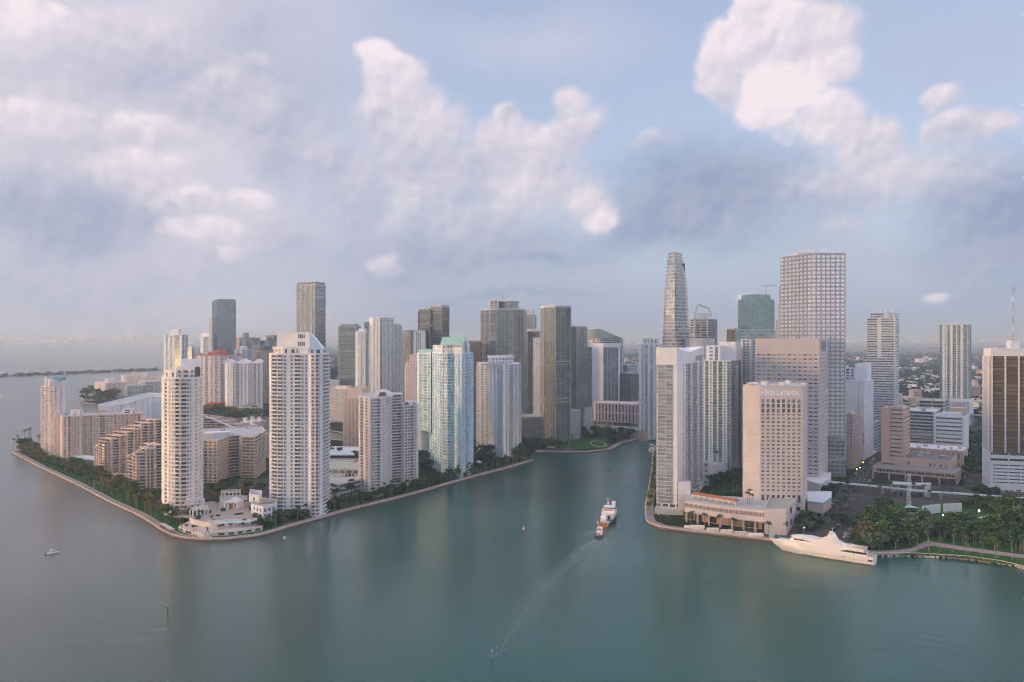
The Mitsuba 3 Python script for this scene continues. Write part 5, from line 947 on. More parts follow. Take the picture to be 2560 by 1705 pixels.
# ------------------------------------------------------------------ trees
def rnd_quads(P, size, n_up=.3):
    n = len(P); a = R.normal(size=(n, 3)); a[:, 2] += n_up; a /= np.linalg.norm(a, axis=1, keepdims=True)
    t = np.cross(a, R.normal(size=(n, 3))); t /= np.linalg.norm(t, axis=1, keepdims=True); u = np.cross(a, t); s = (size * R.uniform(.6, 1.3, n))[:, None]
    return np.stack([P - t * s - u * s * .7, P + t * s - u * s * .5, P + t * s * .8 + u * s * .7, P - t * s * .9 + u * s * .6], 1)
def crown_mesh(n, lobes, col, size, flat=.75):
    Q, C = [], []
    for k in range(lobes):
        r = R.uniform(.34, .52); a = R.uniform(0, 6.28); d = R.uniform(.2, .62) if k else 0
        c = np.array([d * math.cos(a), d * math.sin(a), R.uniform(-.25, .35) * flat])
        m = n // lobes; v = R.normal(size=(m, 3)); v /= np.linalg.norm(v, axis=1, keepdims=True); v *= (R.uniform(.45, 1, m) ** .6)[:, None] * r; v[:, 2] *= flat
        Q.append(rnd_quads(c + v, size)); C.append(jit(np.array(col) * R.uniform(.75, 1.3), m, .35))
    return np.concatenate(Q), np.repeat(np.concatenate(C), 4, 0)
def palm_mesh(nf, col, L=.5):
    Q, C = [], []
    for k in range(nf):
        a = 6.283 * k / nf + R.uniform(-.2, .2); e0 = R.uniform(-.1, 1.1); p = np.zeros(3); w = .085; d = np.array([math.cos(a), math.sin(a)]); sd = np.array([-d[1], d[0], 0])
        n = 4; prev = None; seg = L * R.uniform(.8, 1.15) / n
        for i in range(n + 1):
            e = e0 - .55 * i; ww = w * (1, 1.25, 1.1, .8, .15)[i]
            cur = (p - sd * ww - [0, 0, ww * .5], p.copy(), p + sd * ww - [0, 0, ww * .5])
            if prev is not None:
                Q += [[prev[0], cur[0], cur[1], prev[1]], [prev[1], cur[1], cur[2], prev[2]]]; C.append(np.array(col) * R.uniform(.7, 1.3)); C.append(C[-1] * 1.1)
            prev = cur; p = p + seg * np.array([d[0] * math.cos(e), d[1] * math.cos(e), math.sin(e)])
    return np.array(Q), np.repeat(np.array(C), 4, 0)
def quadmesh(Q, C, mat):
    n = len(Q); F = ((np.arange(n) * 4)[:, None, None] + np.array([[0, 1, 2], [0, 2, 3]])[None]).reshape(-1, 3)
    return mikit.ply((np.asarray(Q).reshape(-1, 3), F), mat, uv=tint(C))
def trunk_mesh(h, r, col, bend=0., limbs=0):
    b = Thing('tmp_trunk'); b.tube('trunk', [(0, 0, 0), (bend * .3, 0, h * .5), (bend, 0, h)], (r, r * .8, r * .65), col, 5)
    for i in range(limbs): a = R.uniform(0, 6.28); b.tube('trunk', [(bend, 0, h * .85), (bend + .22 * math.cos(a), .22 * math.sin(a), h * 1.25), (bend + .3 * math.cos(a), .3 * math.sin(a), h * 1.6)], (r * .5, r * .35, r * .15), col, 4)
    V, F, C = (np.concatenate(x['trunk']) for x in (b.V, b.Fc, b.C)); del labels[b.key]
    return mikit.ply((V, F), 'paint', uv=tint(C))
GREENS = {'green': (.09, .155, .05), 'dark': (.052, .098, .042), 'warm': (.155, .15, .05), 'yellow': (.22, .17, .03), 'grey': (.13, .155, .10)}
RAWC = {(k, i): crown_mesh(260, 7, c, .14) for k, c in GREENS.items() for i in range(3)}
CROWN = {k: quadmesh(*v, 'leaf') for k, v in RAWC.items()}
RAWP = {(k, i): palm_mesh(17, c) for k, c in (('green', (.07, .11, .04)), ('warm', (.15, .14, .05)), ('dark', (.042, .07, .03))) for i in range(3)}
PALM = {k: quadmesh(*v, 'leaf') for k, v in RAWP.items()}
TR_B = trunk_mesh(1, .07, (.14, .11, .085), .05, 4); TR_P = [trunk_mesh(1, .025, (.26, .22, .18), d) for d in (0, .06, -.05)]
def fresh(name):
    k = name; i = 1
    while k in labels: k = '%s_%03d' % (name, i); i += 1
    return k
TREES, PALMS = [], []
TONE = {'green': 'mid green', 'dark': 'dark green', 'warm': 'olive', 'grey': 'pale green', 'yellow': 'yellowish'}
def where(x, y, label, group):
    if 'woodland' in group: w = 'behind the yacht stern' if x < 232 else 'at the right edge' if x > 330 else 'below the white screens'
    elif 'left seawall' in group: w = 'near the bowed tower' if y < 760 else 'toward the far point'
    elif 'right seawall' in group: w = 'below the tallest island tower' if y < 700 else 'below the folded tower' if y < 790 else 'beyond the folded tower'
    else: return label, group
    return label + ', ' + w, group + ' ' + w
def broadleaf(x, y, r, h, tone, label, group, z=LZ):
    label, group = where(x, y, label, group)
    TREES.append((-r / math.hypot(x, y), (x, y, z), r, h, tone, label, group, R.uniform(0, 360), R.randint(3), R.uniform(.85, 1.1), R.uniform(.75, 1.05)))
def palm(x, y, h, tone, label, group, z=LZ, L=6.):
    label, group = where(x, y, label, group)
    PALMS.append((-h / math.hypot(x, y), (x, y, z), h, L, tone, label, group, R.uniform(0, 360), R.randint(3), R.randint(3)))
def plant_all(most=300):
    """the largest ones in view as things, the rest of each kind as one"""
    rest = Thing('background_trees', 'small trees on the far shores and behind the larger trees', 'trees', kind='stuff')
    for i, (_, p, r, h, tone, label, group, rot, v, sy, sz) in enumerate(sorted(TREES, key=lambda t: t[0])):
        q = r / .8; mc = T().translate((p[0], p[1], p[2] + h - .55 * r)).rotate((0, 0, 1), rot).scale((q, q * sy, q * sz)); mt = T().translate(p).rotate((0, 0, 1), rot).scale((h * .6, h * .6, max(h - r, h * .3)))
        if i < most:
            k = fresh('broadleaf_tree'); labels[k] = {'label': TONE[tone] + ' ' + label, 'category': 'tree', 'group': TONE[tone] + ' ' + group}
            scene[k + '__crown'] = {**CROWN[tone, v], 'to_world': mc}; scene[k + '__trunk'] = {**TR_B, 'to_world': mt}
        else:
            Q, C = RAWC[tone, v]; M = np.array(mc.matrix); rest.q('crowns', Q @ M[:3, :3].T + M[:3, 3], C[::4], 'leaf', 0)
            rest.tube('trunks', [p, (p[0], p[1], p[2] + h - r)], .03 * h, (.14, .11, .085), 4)
    rest.done()
    rest = Thing('background_palms', 'smaller palms among the rows of larger palms', 'palm trees', kind='stuff')
    for i, (_, p, h, L, tone, label, group, rot, a, v) in enumerate(sorted(PALMS, key=lambda t: t[0])):
        m = T().translate(p).rotate((0, 0, 1), rot); mt = m.scale((h, h, h)); mc = m.translate(((0, .06, -.05)[a] * h, 0, h - .1)).scale((L, L, L))
        if i < most:
            k = fresh('palm_tree'); labels[k] = {'label': TONE[tone] + ' ' + label, 'category': 'palm tree', 'group': TONE[tone] + ' ' + group}
            scene[k + '__trunk'] = {**TR_P[a], 'to_world': mt}; scene[k + '__crown'] = {**PALM[tone, v], 'to_world': mc}
        else:
            Q, C = RAWP[tone, v]; M = np.array(mc.matrix); rest.q('crowns', Q @ M[:3, :3].T + M[:3, 3], C[::4], 'leaf', 0)
            rest.tube('trunks', [p, (p[0], p[1], p[2] + h)], .025 * h, (.26, .22, .18), 4)
    rest.done()
    if not rest.V: del labels[rest.key]
def scatter(poly, n, gap, seed):
    rr = np.random.RandomState(seed); P = sg.Polygon(poly).buffer(0); x0, y0, x1, y1 = P.bounds; out = []
    for _ in range(n * 40):
        p = rr.uniform((x0, y0), (x1, y1))
        if P.contains(sg.Point(p)) and all(np.hypot(*(p - q)) > gap for q in out): out.append(p)
        if len(out) >= n: break
    return out
def along(pts, n, off, jitter=1.5):
    P = np.array(pts, float); s = np.r_[0, np.cumsum(np.hypot(*np.diff(P, axis=0).T))]; out = []
    for i in range(n):
        t = s[-1] * (i + .5) / n + R.uniform(-jitter, jitter); p = np.array([np.interp(t, s, P[:, 0]), np.interp(t, s, P[:, 1])]); q = np.array([np.interp(t + 1, s, P[:, 0]), np.interp(t + 1, s, P[:, 1])]); d = q - p; L = np.hypot(*d)
        nv = np.array([-d[1], d[0]]) / L if L > 0 else np.array([0, 1.]); out.append(p + nv * (off + R.uniform(-jitter, jitter)))
    return out
def greenery():
    U = R.uniform
    # left shore of the island
    sh = [(-628.5,1005.4),(-533.5,898.9),(-433.8,792.7),(-364.3,714.2),(-302.7,648.4),(-271.9,611.3)]
    lab, g = 'round tree along the left seawall', 'round trees along the left seawall'
    for p in along(sh, 42, 15, 4) + along(sh[1:], 34, 27, 5): broadleaf(*p, U(4, 6.4), U(7, 11), ('warm', 'green', 'warm', 'grey')[R.randint(4)], lab, g)
    lab, g = 'palm along the left seawall', 'palms along the left seawall'
    for p in along(sh[2:], 24, 9, 2.5) + along(sh[2:], 16, 20, 4): palm(*p, U(6, 11), ('warm', 'green')[R.randint(2)], lab, g)
    for u, v, r, h in ((60,1122,9,15),(85,1132,8,13),(70,1136,7,11),(92,1146,6,9),(50,1128,6,9)): broadleaf(*[((u-1280)/1990*(285366/(v-850))), 285366/(v-850)], r, h, 'warm' if r < 9 else 'green', 'large spreading tree at the far left point of the island', 'large trees at the far left point')
    for u, v, h in ((62,1120,24),(72,1119,25),(78,1118,26),(34,1128,16),(44,1127,20),(95,1124,19),(100,1126,18)): palm((u-1280)/1990*(285366/(v-850)), 285366/(v-850), h, 'warm', 'tall leaning palm at the far left point of the island', 'palms at the far left point', L=7)
    # terrace and tip
    lab, g = 'palm in the planting below the pool terrace at the island tip', 'palms at the island tip'
    for u, v, h in ((452,1338,9),(466,1338,8),(484,1341,8),(489,1335,6),(548,1334,6),(556,1332,6),(578,1330,6),(607,1328,6),(632,1325,6),(449,1312,10),(469,1306,9)): palm((u-1280)/1990*(285366/(v-850)), 285366/(v-850), h, ('green', 'warm')[R.randint(2)], lab, g, L=4.5)
    lab, g = 'palm standing on the pool terrace deck', 'palms on the pool terrace'
    for u, Y, h in ((541,640,9),(613,640,10),(636,632,8),(497,620,6),(530,612,4)): palm((u-1280)/1990*Y, Y, h, 'warm', lab, g, z=6, L=4.5)
    for u, Y, r, h in ((600,628,2.2,3),(588,626,2,2.6),(634,618,2.6,4),(650,616,2.4,3.5),(498,612,2.6,4),(486,622,3,5),(535,608,1.5,2),(480,630,3.2,5),(545,622,2,3),(556,640,2.6,4),(630,640,2.8,5),(640,626,2.2,3),(520,632,2.4,4),(505,628,3,5),(566,606,1.4,2),(612,608,1.8,2.5)): broadleaf((u-1280)/1990*Y, Y, r, h, 'green', 'low clipped shrub tree around the pool deck', 'shrub trees around the pool deck', z=6)
    # courtyard between the two tall towers
    lab, g = 'tree in the parking court between the two tallest island towers', 'trees in the parking court'
    for p in scatter([(-304.5,767.1),(-247.0,792.7),(-211.6,692.6),(-229.4,671.4),(-256.4,671.4)], 38, 6, 3): broadleaf(*p, U(3, 5.5), U(5, 9), ('green', 'dark', 'green', 'warm')[R.randint(4)], lab, g)
    for u, v in ((600,1240),(612,1243),(622,1238),(590,1246)): broadleaf((u-1280)/1990*(285366/(v-850)), 285366/(v-850), 6, 8, 'yellow', 'flowering tree in the parking court', 'yellow flowering trees')
    for u, v in ((520,1270),(528,1262),(535,1268),(606,1232),(612,1226),(600,1228)): palm((u-1280)/1990*(285366/(v-850)), 285366/(v-850), U(10, 14), 'warm', 'tall palm in the parking court between the two tallest island towers', 'palms in the parking court', L=6.5)
    # north shore of the island
    nsh = [(-177.5,598.7),(-172.0,611.3),(-154.8,641.9),(-139.4,670.3),(-121.5,697.0),(-107.5,717.8),(-83.7,757.3),(-63.5,794.9),(-30.8,852.4),(-6.7,890.6),(21.3,943.0)]
    lab, g = 'round tree along the right seawall', 'round trees along the right seawall'
    for p in along(nsh, 84, 14, 4.5): broadleaf(*p, U(3.2, 5.6), U(5, 10), ('dark', 'green', 'dark')[R.randint(3)], lab, g)
    lab, g = 'palm along the right seawall', 'palms along the right seawall'
    for p in along(nsh, 34, 10, 3): palm(*p, U(8, 14), ('green', 'dark')[R.randint(2)], lab, g)
    lab, g = 'tree between the garage terraces and the folded white tower', 'trees by the garage terraces'
    for p in scatter([(-224.5,984.0),(-187.9,984.0),(-139.7,741.2),(-146.7,648.6)], 26, 7, 5): broadleaf(*p, U(3.5, 6), U(7, 16), ('dark', 'green', 'green')[R.randint(3)], lab, g)
    lab, g = 'tall tree behind the white drum topped tower and the aqua tower', 'trees behind the aqua tower'
    for p in scatter([(-46.9,864.7),(-53.1,1056.9),(-45.0,1119.1),(-27.2,984.0),(-20.8,920.5),(-34.5,857.0)], 20, 8, 6) + scatter([(-4.6,920.5),(24.1,957.6),(19.9,990.9),(4.8,964.1)], 8, 8, 7) + scatter([(-102.7,851.8),(-86.5,839.3),(-97.1,920.5),(-112.3,951.2)], 10, 8, 8): broadleaf(*p, U(5, 8), U(9, 17), 'dark', lab, g)
    # riverfront
    lab, g = 'tree in the riverfront strip below the grey glass towers', 'trees on the riverfront'
    for p in scatter([(13.2,1049.1),(62.8,1041.5),(66.8,1089.2),(16.7,1106.1)], 22, 7, 9) + scatter([(65.7,1089.2),(92.5,1150.7),(146.9,1169.5),(183.7,1179.2),(185.4,1230.0),(122.6,1219.5),(75.8,1160.0)], 34, 8, 10) + scatter([(137.9,1097.6),(182.2,1169.5),(176.3,1189.0),(135.5,1123.5)], 12, 8, 11): broadleaf(*p, U(4.5, 7.5), U(7, 13), ('dark', 'dark', 'green')[R.randint(3)], lab, g)
    lab, g = 'palm in the riverfront strip below the grey glass towers', 'palms on the riverfront'
    for p in along([(15.7,1041.5),(53.6,1026.5),(73.3,1041.5)], 12, 6, 3): palm(*p, U(8, 11), 'dark', lab, g)
    # river mouth promenade
    lab, g = 'sunlit palm in the dense row along the river side of the waterfront tower', 'palms beside the waterfront tower'
    for p in along([(173.0,978.1),(150.9,863.9),(129.7,759.3),(116.1,693.6),(109.9,655.8)], 40, 4, 1.2) + along([(173.0,978.1),(150.9,863.9),(129.7,759.3),(120.3,712.5)], 22, 10, 2): palm(*p, U(6, 9), ('warm', 'green')[R.randint(2)], lab, g, L=7.5)
    for i, (u, v) in enumerate(((1726,1316),(1760.5,1323),(1798,1330),(1835,1333),(1871,1338),(1922,1343),(1964,1337))): palm((u-1280)/1990*(285366/(v-850)), 285366/(v-850), (11, 11.5, 12, 10.5, 9, 10.5, 9)[i], 'green', 'tall palm in the spaced row on the promenade before the stone podium', 'palms before the stone podium', L=7.4)
    for u, v, h in ((1640,1300,5),(1652,1305,6),(1663,1306,6),(1672,1307,5)): palm((u-1280)/1990*(285366/(v-850)), 285366/(v-850), h, 'warm', 'short palm on the stone plinth of the waterfront tower', 'short palms at the waterfront tower', L=3.6)
    lab, g = 'palm on the roof of the blank white garage', 'palms on the garage roof'
    for u, Y in ((1790,815),(1798,830),(1806,822),(1812,845),(1820,838),(1828,850),(1835,860),(1800,850),(1815,860)): palm((u-1280)/1990*Y, Y, U(9, 15), 'dark', lab, g, z=19.5, L=7)
    lab, g = 'broad tree in the garden left of the lettered hotel', 'garden trees left of the hotel'
    for p in scatter([(192.0,767.1),(216.1,827.1),(240.4,839.3),(223.9,781.8),(201.1,754.9)], 12, 8, 12): broadleaf(*p, U(6, 9), U(9, 13), 'dark', lab, g)
    lab, g = 'palm in the garden left of the lettered hotel', 'garden palms left of the hotel'
    for u, v in ((1780,1234),(1797,1238),(1810,1238),(1833,1234),(1842,1232),(1787,1230)): palm((u-1280)/1990*(285366/(v-850)), 285366/(v-850), U(10, 13), 'green', lab, g)
    for u, Y, h in ((1868,618,9),(1874,620,11),(1880,616,8)): palm((u-1280)/1990*Y, Y, h, 'green', 'bushy palm on the podium roof at the hotel foot', 'palms on the podium roof', z=17.6, L=6)
    # hotel drive and car park
    lab, g = 'round tree in the planting by the hotel drive', 'trees by the hotel drive'
    for u, v, r, h in ((2006,1312,6,9),(2014,1318,6,9),(2022,1312,6.5,11),(2034,1310,6,9),(2010,1326,5,7),(2000,1330,4,6),(2028,1326,5,7),(2050,1318,4,6)): broadleaf((u-1280)/1990*(285366/(v-850)), 285366/(v-850), r, h, ('green', 'grey', 'dark')[R.randint(3)], lab, g)
    lab, g = 'palm in the median between the hotel and the parked cars', 'palms in the car park median'
    for u, v in ((2094,1296),(2103,1300),(2108,1288),(2116,1278),(2120,1268),(2098,1282),(2110,1262),(2126,1255),(2132,1262),(2104,1308),(2118,1246),(2100,1246)): palm((u-1280)/1990*(285366/(v-850)), 285366/(v-850), U(11, 15), 'dark', lab, g, L=7)
    for u, v in ((2060,1235),(2070,1240),(2080,1245),(2085,1228),(2088,1232),(2076,1250),(2104,1312),(2096,1312)): broadleaf((u-1280)/1990*(285366/(v-850)), 285366/(v-850), 5.5, 8, 'dark', 'clipped tree beside the white roofed hall', 'clipped trees by the white roofed hall')
    # bay front park
    lab, g = 'tree in the park woodland', 'trees of the park woodland'
    wood = [(266.6,609.8),(298.3,656.0),(321.1,676.2),(302.0,631.3),(328.8,623.1),(349.3,609.8),(353.9,607.2),(381.8,617.7),(401.5,648.6),(420.6,634.1),(358.5,540.5),(333.5,553.0),(317.4,564.0),(304.2,576.5),(291.4,568.5),(277.9,553.0),(254.9,542.5),(242.7,548.8)]
    for p in scatter(wood, 120, 5.4, 13): broadleaf(*p, U(4.5, 7.5), U(7, 12), ('dark', 'green', 'dark', 'green', 'dark', 'grey')[R.randint(6) if R.rand() > .3 else R.randint(5)], lab, g)
    lab, g = 'tree on the far right side of the park lawn', 'trees right of the park lawn'
    for p in scatter([(393.3,692.6),(419.7,696.0),(445.4,671.4),(420.6,634.1),(400.5,642.7),(386.8,663.6)], 30, 6, 14): broadleaf(*p, U(4.5, 7), U(7, 11), ('dark', 'dark', 'green')[R.randint(3)], lab, g)
    lab, g = 'palm along the inland edge of the park path', 'palms along the park path'
    for p in along([(304.2,576.5),(317.4,564.0),(332.8,552.0),(346.3,538.4),(358.5,532.4)], 26, 4, 3) : palm(*p, U(7, 10), ('green', 'dark')[R.randint(2)], lab, g)
    lab, g = 'slim tall palm on the strip of lawn by the riprap', 'palms on the lawn strip'
    for p in along([(273.9,534.4),(294.3,532.4),(310.5,523.6),(323.8,511.4)], 10, 5, 3): palm(*p, U(9, 13), 'green', lab, g)
    for u, v, r, t in ((2184,1372,7,'grey'),(2195,1368,6,'grey'),(2164,1362,5,'warm'),(2150,1356,5,'warm'),(2158,1348,5,'warm')): broadleaf((u-1280)/1990*(285366/(v-850)), 285366/(v-850), r, 10, t, 'feathery tree right behind the yacht stern', 'pale trees behind the yacht')
    lab, g = 'palm along the elevated white guideway', 'palms along the guideway'
    for u, v in ((2176,1236),(2201,1240),(2226,1240),(2256,1244),(2283,1243),(2310,1248),(2338,1246),(2358,1250),(2380,1252),(2505,1262),(2518,1258),(2530,1262),(2548,1260),(2560,1268),(2324,1262),(2332,1264),(2226,1258)): palm((u-1280)/1990*(285366/(v-850)), 285366/(v-850), U(9, 13), ('green', 'warm', 'dark')[R.randint(3)], lab, g)
    lab, g = 'large street tree in the avenue left of the bronze tower', 'street trees of the avenue'
    for u, v in ((2420,1195),(2416,1175),(2418,1155),(2420,1135),(2422,1115),(2455,1198),(2452,1180),(2448,1160),(2446,1140),(2444,1120),(2442,1105),(2425,1098)): broadleaf((u-1280)/1990*(285366/(v-850)), 285366/(v-850), 8, 14, 'dark', lab, g)
    for u, v in ((2440,1238),(2452,1242),(2462,1240),(2472,1244),(2484,1242)): broadleaf((u-1280)/1990*(285366/(v-850)), 285366/(v-850), 5.5, 9, 'dark', 'low tree at the foot of the bronze tower', 'trees at the foot of the bronze tower')
    # far shores
    lab, g = 'tree on the wooded point of the far left shore', 'trees on the far left point'
    for p in scatter([(-1007.5,1865.1),(-891.8,1783.5),(-936.9,1902.4),(-1073.4,2098.3),(-1129.0,2129.6)], 34, 9, 15): broadleaf(*p, U(7, 11), U(10, 26), ('green', 'warm')[R.randint(2)], lab, g)
    lab, g = 'sunlit tree along the channel shore between the two tallest island towers', 'trees along the channel shore'
    for p in scatter([(-602.6,1559.4),(-512.2,1471.0),(-471.7,1501.9),(-503.5,1603.2),(-549.7,1585.4),(-645.3,1678.6)], 46, 9, 16): broadleaf(*p, U(6, 10), U(8, 16), ('warm', 'green', 'yellow')[R.randint(3) if R.rand() > .6 else R.randint(2)], lab, g)
    lab, g = 'small tree on the causeway across the bay', 'trees on the causeway'
    for p in along([(-2013.3,3130),(-1921.5,3325),(-1824.7,3560),(-1698.1,3840)], 52, 0, 14): broadleaf(*p, U(6, 13), U(6, 12), 'grey', lab, g, z=2.5)  # pale tone puts distance haze into the leaf colour
greenery(); plant_all()
# ------------------------------------------------------------------ suburbs
def suburbs():
    rr = np.random.RandomState(5); H = []
    while len(H) < 2300:
        Y = 1500 * (6500 / 1500.) ** rr.rand() ; u = rr.uniform(700, 2480)
        if u < 1540 and Y < 2500: continue
        x = (u - 1280) / 1990 * Y
        if meshkit.noise(np.array([x / 260, Y / 420, 0])) < .38: continue
        H.append((Y, x))
    H.sort(); far = Thing('far_suburb_buildings', 'pale low buildings scattered over the hazy far suburbs', 'building', kind='stuff')
    cols = [(.72, .71, .70), (.66, .62, .58), (.60, .50, .44), (.75, .74, .74), (.50, .34, .28), (.62, .64, .66)]
    rl = {0: 'white', 1: 'cream', 2: 'tan', 3: 'bright white', 4: 'terracotta', 5: 'grey white'}
    for i, (Y, x) in enumerate(H):
        c = rr.randint(6); big = rr.rand() < .06
        e = (rr.uniform(14, 46), rr.uniform(12, 30), rr.uniform(4, 11) if not big else rr.uniform(16, 34)); rot = .53 + rr.choice([0, 1.57])
        col = np.array(cols[c]) * rr.uniform(.8, 1.05)
        if i < 240:
            b = Thing('suburban_building', rl[c] + ' low building among the trees of the suburb at right' if x > 500 else rl[c] + ' low building among the suburb trees behind the towers', 'building', rl[c] + (' suburb buildings at right' if x > 500 else ' suburb buildings behind the towers'))
            b.box('wall', (x, Y, LZ), (e[0], e[1], e[2]), col, rot); b.box('roof', (x, Y, LZ + e[2]), (e[0] * .96, e[1] * .96, .6), col * .92, rot)
            if big: b.boxes('glazing', [(x - .3, Y - e[1] * .36, LZ + z) for z in np.arange(1, e[2] - 1.5, 3.6)], (e[0] * .7, e[1] * .36, 1.6), (.1, .11, .12), rot)
            else: b.box('roof__roof_unit', (x + rr.uniform(-4, 4), Y, LZ + e[2] + .6), (4, 3, 1.6), (.5, .5, .5), rot)
            b.done()
        else: far.boxes('far', [(x, Y, LZ)], e, col, rot)
    far.done()
    b = Thing('far_tree_canopy', 'dark green tree canopy filling the far suburbs', 'trees', kind='stuff'); P = []
    n = 5200
    Y = 1450 * (7500 / 1450.) ** rr.rand(n); u = rr.uniform(680, 2490, n); ok = ~((u < 1545) & (Y < 2350)); Y, u = Y[ok], u[ok]; x = (u - 1280) / 1990 * Y
    m = 11; c = np.stack([x, Y, np.full(len(x), LZ)], 1); s = 5 + Y / 900
    off = R.normal(size=(len(x), m, 3)) * [1.5, 1.5, .55] * s[:, None, None]; off[..., 2] = np.abs(off[..., 2]) + 2
    Q = rnd_quads((c[:, None] + off).reshape(-1, 3), np.repeat(s, m) * .8, .6); col = np.repeat(jit((.035, .052, .025), len(x), .4), m, 0)
    b.q('canopy', Q, col, 'leaf', .2); b.done()
    # more canopy between the left skyline towers
    b = Thing('avenue_tree_canopy', 'dark tree canopy between the left skyline towers', 'trees', kind='stuff')
    n = 420; Y = rr.uniform(1600, 2600, n); u = rr.uniform(780, 930, n); x = (u - 1280) / 1990 * Y; c = np.stack([x, Y, np.full(n, LZ)], 1)
    off = R.normal(size=(n, 10, 3)) * [7, 7, 3.]; off[..., 2] = np.abs(off[..., 2]) + 2
    b.q('canopy', rnd_quads((c[:, None] + off).reshape(-1, 3), np.full(n * 10, 4.), .6), np.repeat(jit((.03, .047, .024), n, .4), 10, 0), 'leaf', .2); b.done()
suburbs()

# ------------------------------------------------------------------ boats and sea marks
def loft(b, part, st, col, mat='gloss', closed_top=None):
    """st: list of rows of points; quads between consecutive rows"""
    st = [np.asarray(r, float) for r in st]
    Q = [[st[i][j], st[i + 1][j], st[i + 1][j + 1], st[i][j + 1]] for i in range(len(st) - 1) for j in range(len(st[0]) - 1)]
    b.q(part, Q, col, mat, .0)
def smooth_loft(b, part, st, col, mat='gloss'):
    st = np.array(st, float); n, m = st.shape[:2]; F = []
    for i in range(n - 1):
        for j in range(m - 1): a = i * m + j; F += [[a, a + m, a + m + 1], [a, a + m + 1, a + 1]]
    b.m(part, st.reshape(-1, 3), F, col, mat)
def frame(x, y, dx, dy, z=0.):
    d = np.array([dx, dy]) / math.hypot(dx, dy); n = np.array([-d[1], d[0]])
    return lambda s, t, h: [x + d[0] * s + n[0] * t, y + d[1] * s + n[1] * t, z + h]
def boats():
    ip = lambda t, xs, ys: float(np.interp(t, xs, ys))
    # ---- yacht: s runs from the stern to the bow, t across
    b = Thing('motor_yacht', 'long white motor yacht moored stern right along the promenade before the park', 'yacht')
    S, Bw = (231.6,509.8), (183.8,544.4); w_ = (.80, .77, .76)
    d = np.subtract(Bw, S); Lw = np.hypot(*d); d = d / Lw; n = np.array([-d[1], d[0]]); 
    if n[1] < 0: n = -n
    c0 = np.array(S) + n * 5.6; W = frame(*c0, *d); sg_ = 1 if (np.array(W(0, 1, 0))[:2] - c0) @ n > 0 else -1
    P = lambda s, t, h: W(s, t * sg_, h)   # t<0 is the side that faces the water
    Lo = Lw + 9
    st = []
    for i in range(33):
        u = i / 32.; f = np.interp(u, (0, .08, .5, .75, .9, 1), (5.3, 5.6, 5.8, 4.6, 2.3, .05)); zt = np.interp(u, (0, .3, .6, .85, 1), (5.4, 5.6, 5.9, 6.6, 7.2)); xw = u * (Lw - .5); xd = u * Lo
        row = [(xw, f * .8 * (1 if u < .95 else .5), -.5), (xw + (xd - xw) * .25, f * .93, 1.2), (xw + (xd - xw) * .7, f * .99, 3.6), (xd, f, zt), (xd, f * .96, zt + .02)]
        st.append([P(x, -t, h) for x, t, h in row] + [P(x, t, h) for x, t, h in row[::-1]])
    smooth_loft(b, 'hull', st, w_)
    b.q('hull__transom', [[P(0, -4.4, -.5), P(0, 4.4, -.5), P(0, 5.3, 5.4), P(0, -5.3, 5.4)]], (.72, .72, .74), 'gloss')
    b.q('hull__boot_stripe', [[P(u * (Lw - .5), -(np.interp(u, (0, .08, .5, .75, .9), (5.3, 5.6, 5.8, 4.6, 2.3)) * .86 + .06), .02), P((u + .05) * (Lw - .5), -(np.interp(u + .05, (0, .08, .5, .75, .9), (5.3, 5.6, 5.8, 4.6, 2.3)) * .86 + .06), .02), P((u + .05) * (Lw - .5), -(np.interp(u + .05, (0, .08, .5, .75, .9), (5.3, 5.6, 5.8, 4.6, 2.3)) * .885 + .08), .5), P(u * (Lw - .5), -(np.interp(u, (0, .08, .5, .75, .9), (5.3, 5.6, 5.8, 4.6, 2.3)) * .885 + .08), .5)] for u in np.arange(0, .95, .05)], (.22, .15, .10), 'gloss')
    for u0, u1, z, k in ((.06, .62, 2.55, 0), (.36, .5, 3.5, 1)):
        b.q('hull__rub_rail' if k == 0 else 'hull__rub_rail_001', [[P(u * Lw, -5.66, z), P((u + .04) * Lw, -5.66, z), P((u + .04) * Lw, -5.7, z + .22), P(u * Lw, -5.7, z + .22)] for u in np.arange(u0, u1, .04)], (.45, .43, .42), 'gloss')
    for k, (u, r) in enumerate(((.3, .35), (.245, .2), (.2, .2), (.335, .2))):
        b.box('hull__porthole' if k == 0 else 'hull__porthole_%03d' % k, P(u * Lw, -5.68, 3.2), (2.2 * r, .2, 2 * r), (.12, .12, .13), math.atan2(d[1], d[0]))
    b.box('hull__anchor_pocket', P(.035 * Lw, -5.35, 2.6), (2.6, .5, 1.2), (.1, .1, .1), math.atan2(d[1], d[0]))
    # sides sweep up into the house
    def house(part, x0, x1, hw, zb, zt, n=20, col=w_, rake=.6, back=0.):
        st = []
        for i in range(n + 1):
            u = i / n; x = x0 + (x1 - x0) * u; f = hw * min(1, np.interp(u, (0, .75, .93, 1), (1, .95, .6, .12))); z1 = zt(u); zz = zb(u) if callable(zb) else zb
            st.append([P(x, -f, zz), P(x, -f * .97, zz + (z1 - zz) * .75), P(x - rake * 0, -f * .84, z1 - .12), P(x, -f * .6, z1), P(x, f * .6, z1), P(x, f * .84, z1 - .12), P(x, f * .97, zz + (z1 - zz) * .75), P(x, f, zz)])
        smooth_loft(b, part, st, col); b.q(part, [[st[0][0], st[0][7], st[0][5], st[0][2]]], col, 'gloss')
    house('main_house', 3.5, Lo * .92, 5.35, 5.2, lambda u: np.interp(u, (0, .08, .35, .7, .9, 1), (6.2, 7.6, 9.2, 8.9, 7.8, 7.0)))
    house('upper_house', 6, Lo * .80, 5.0, 7.6, lambda u: np.interp(u, (0, .04, .3, .55, .8, .93, 1), (9.6, 9.8, 10.3, 11.2, 11.3, 10.6, 9.2)))
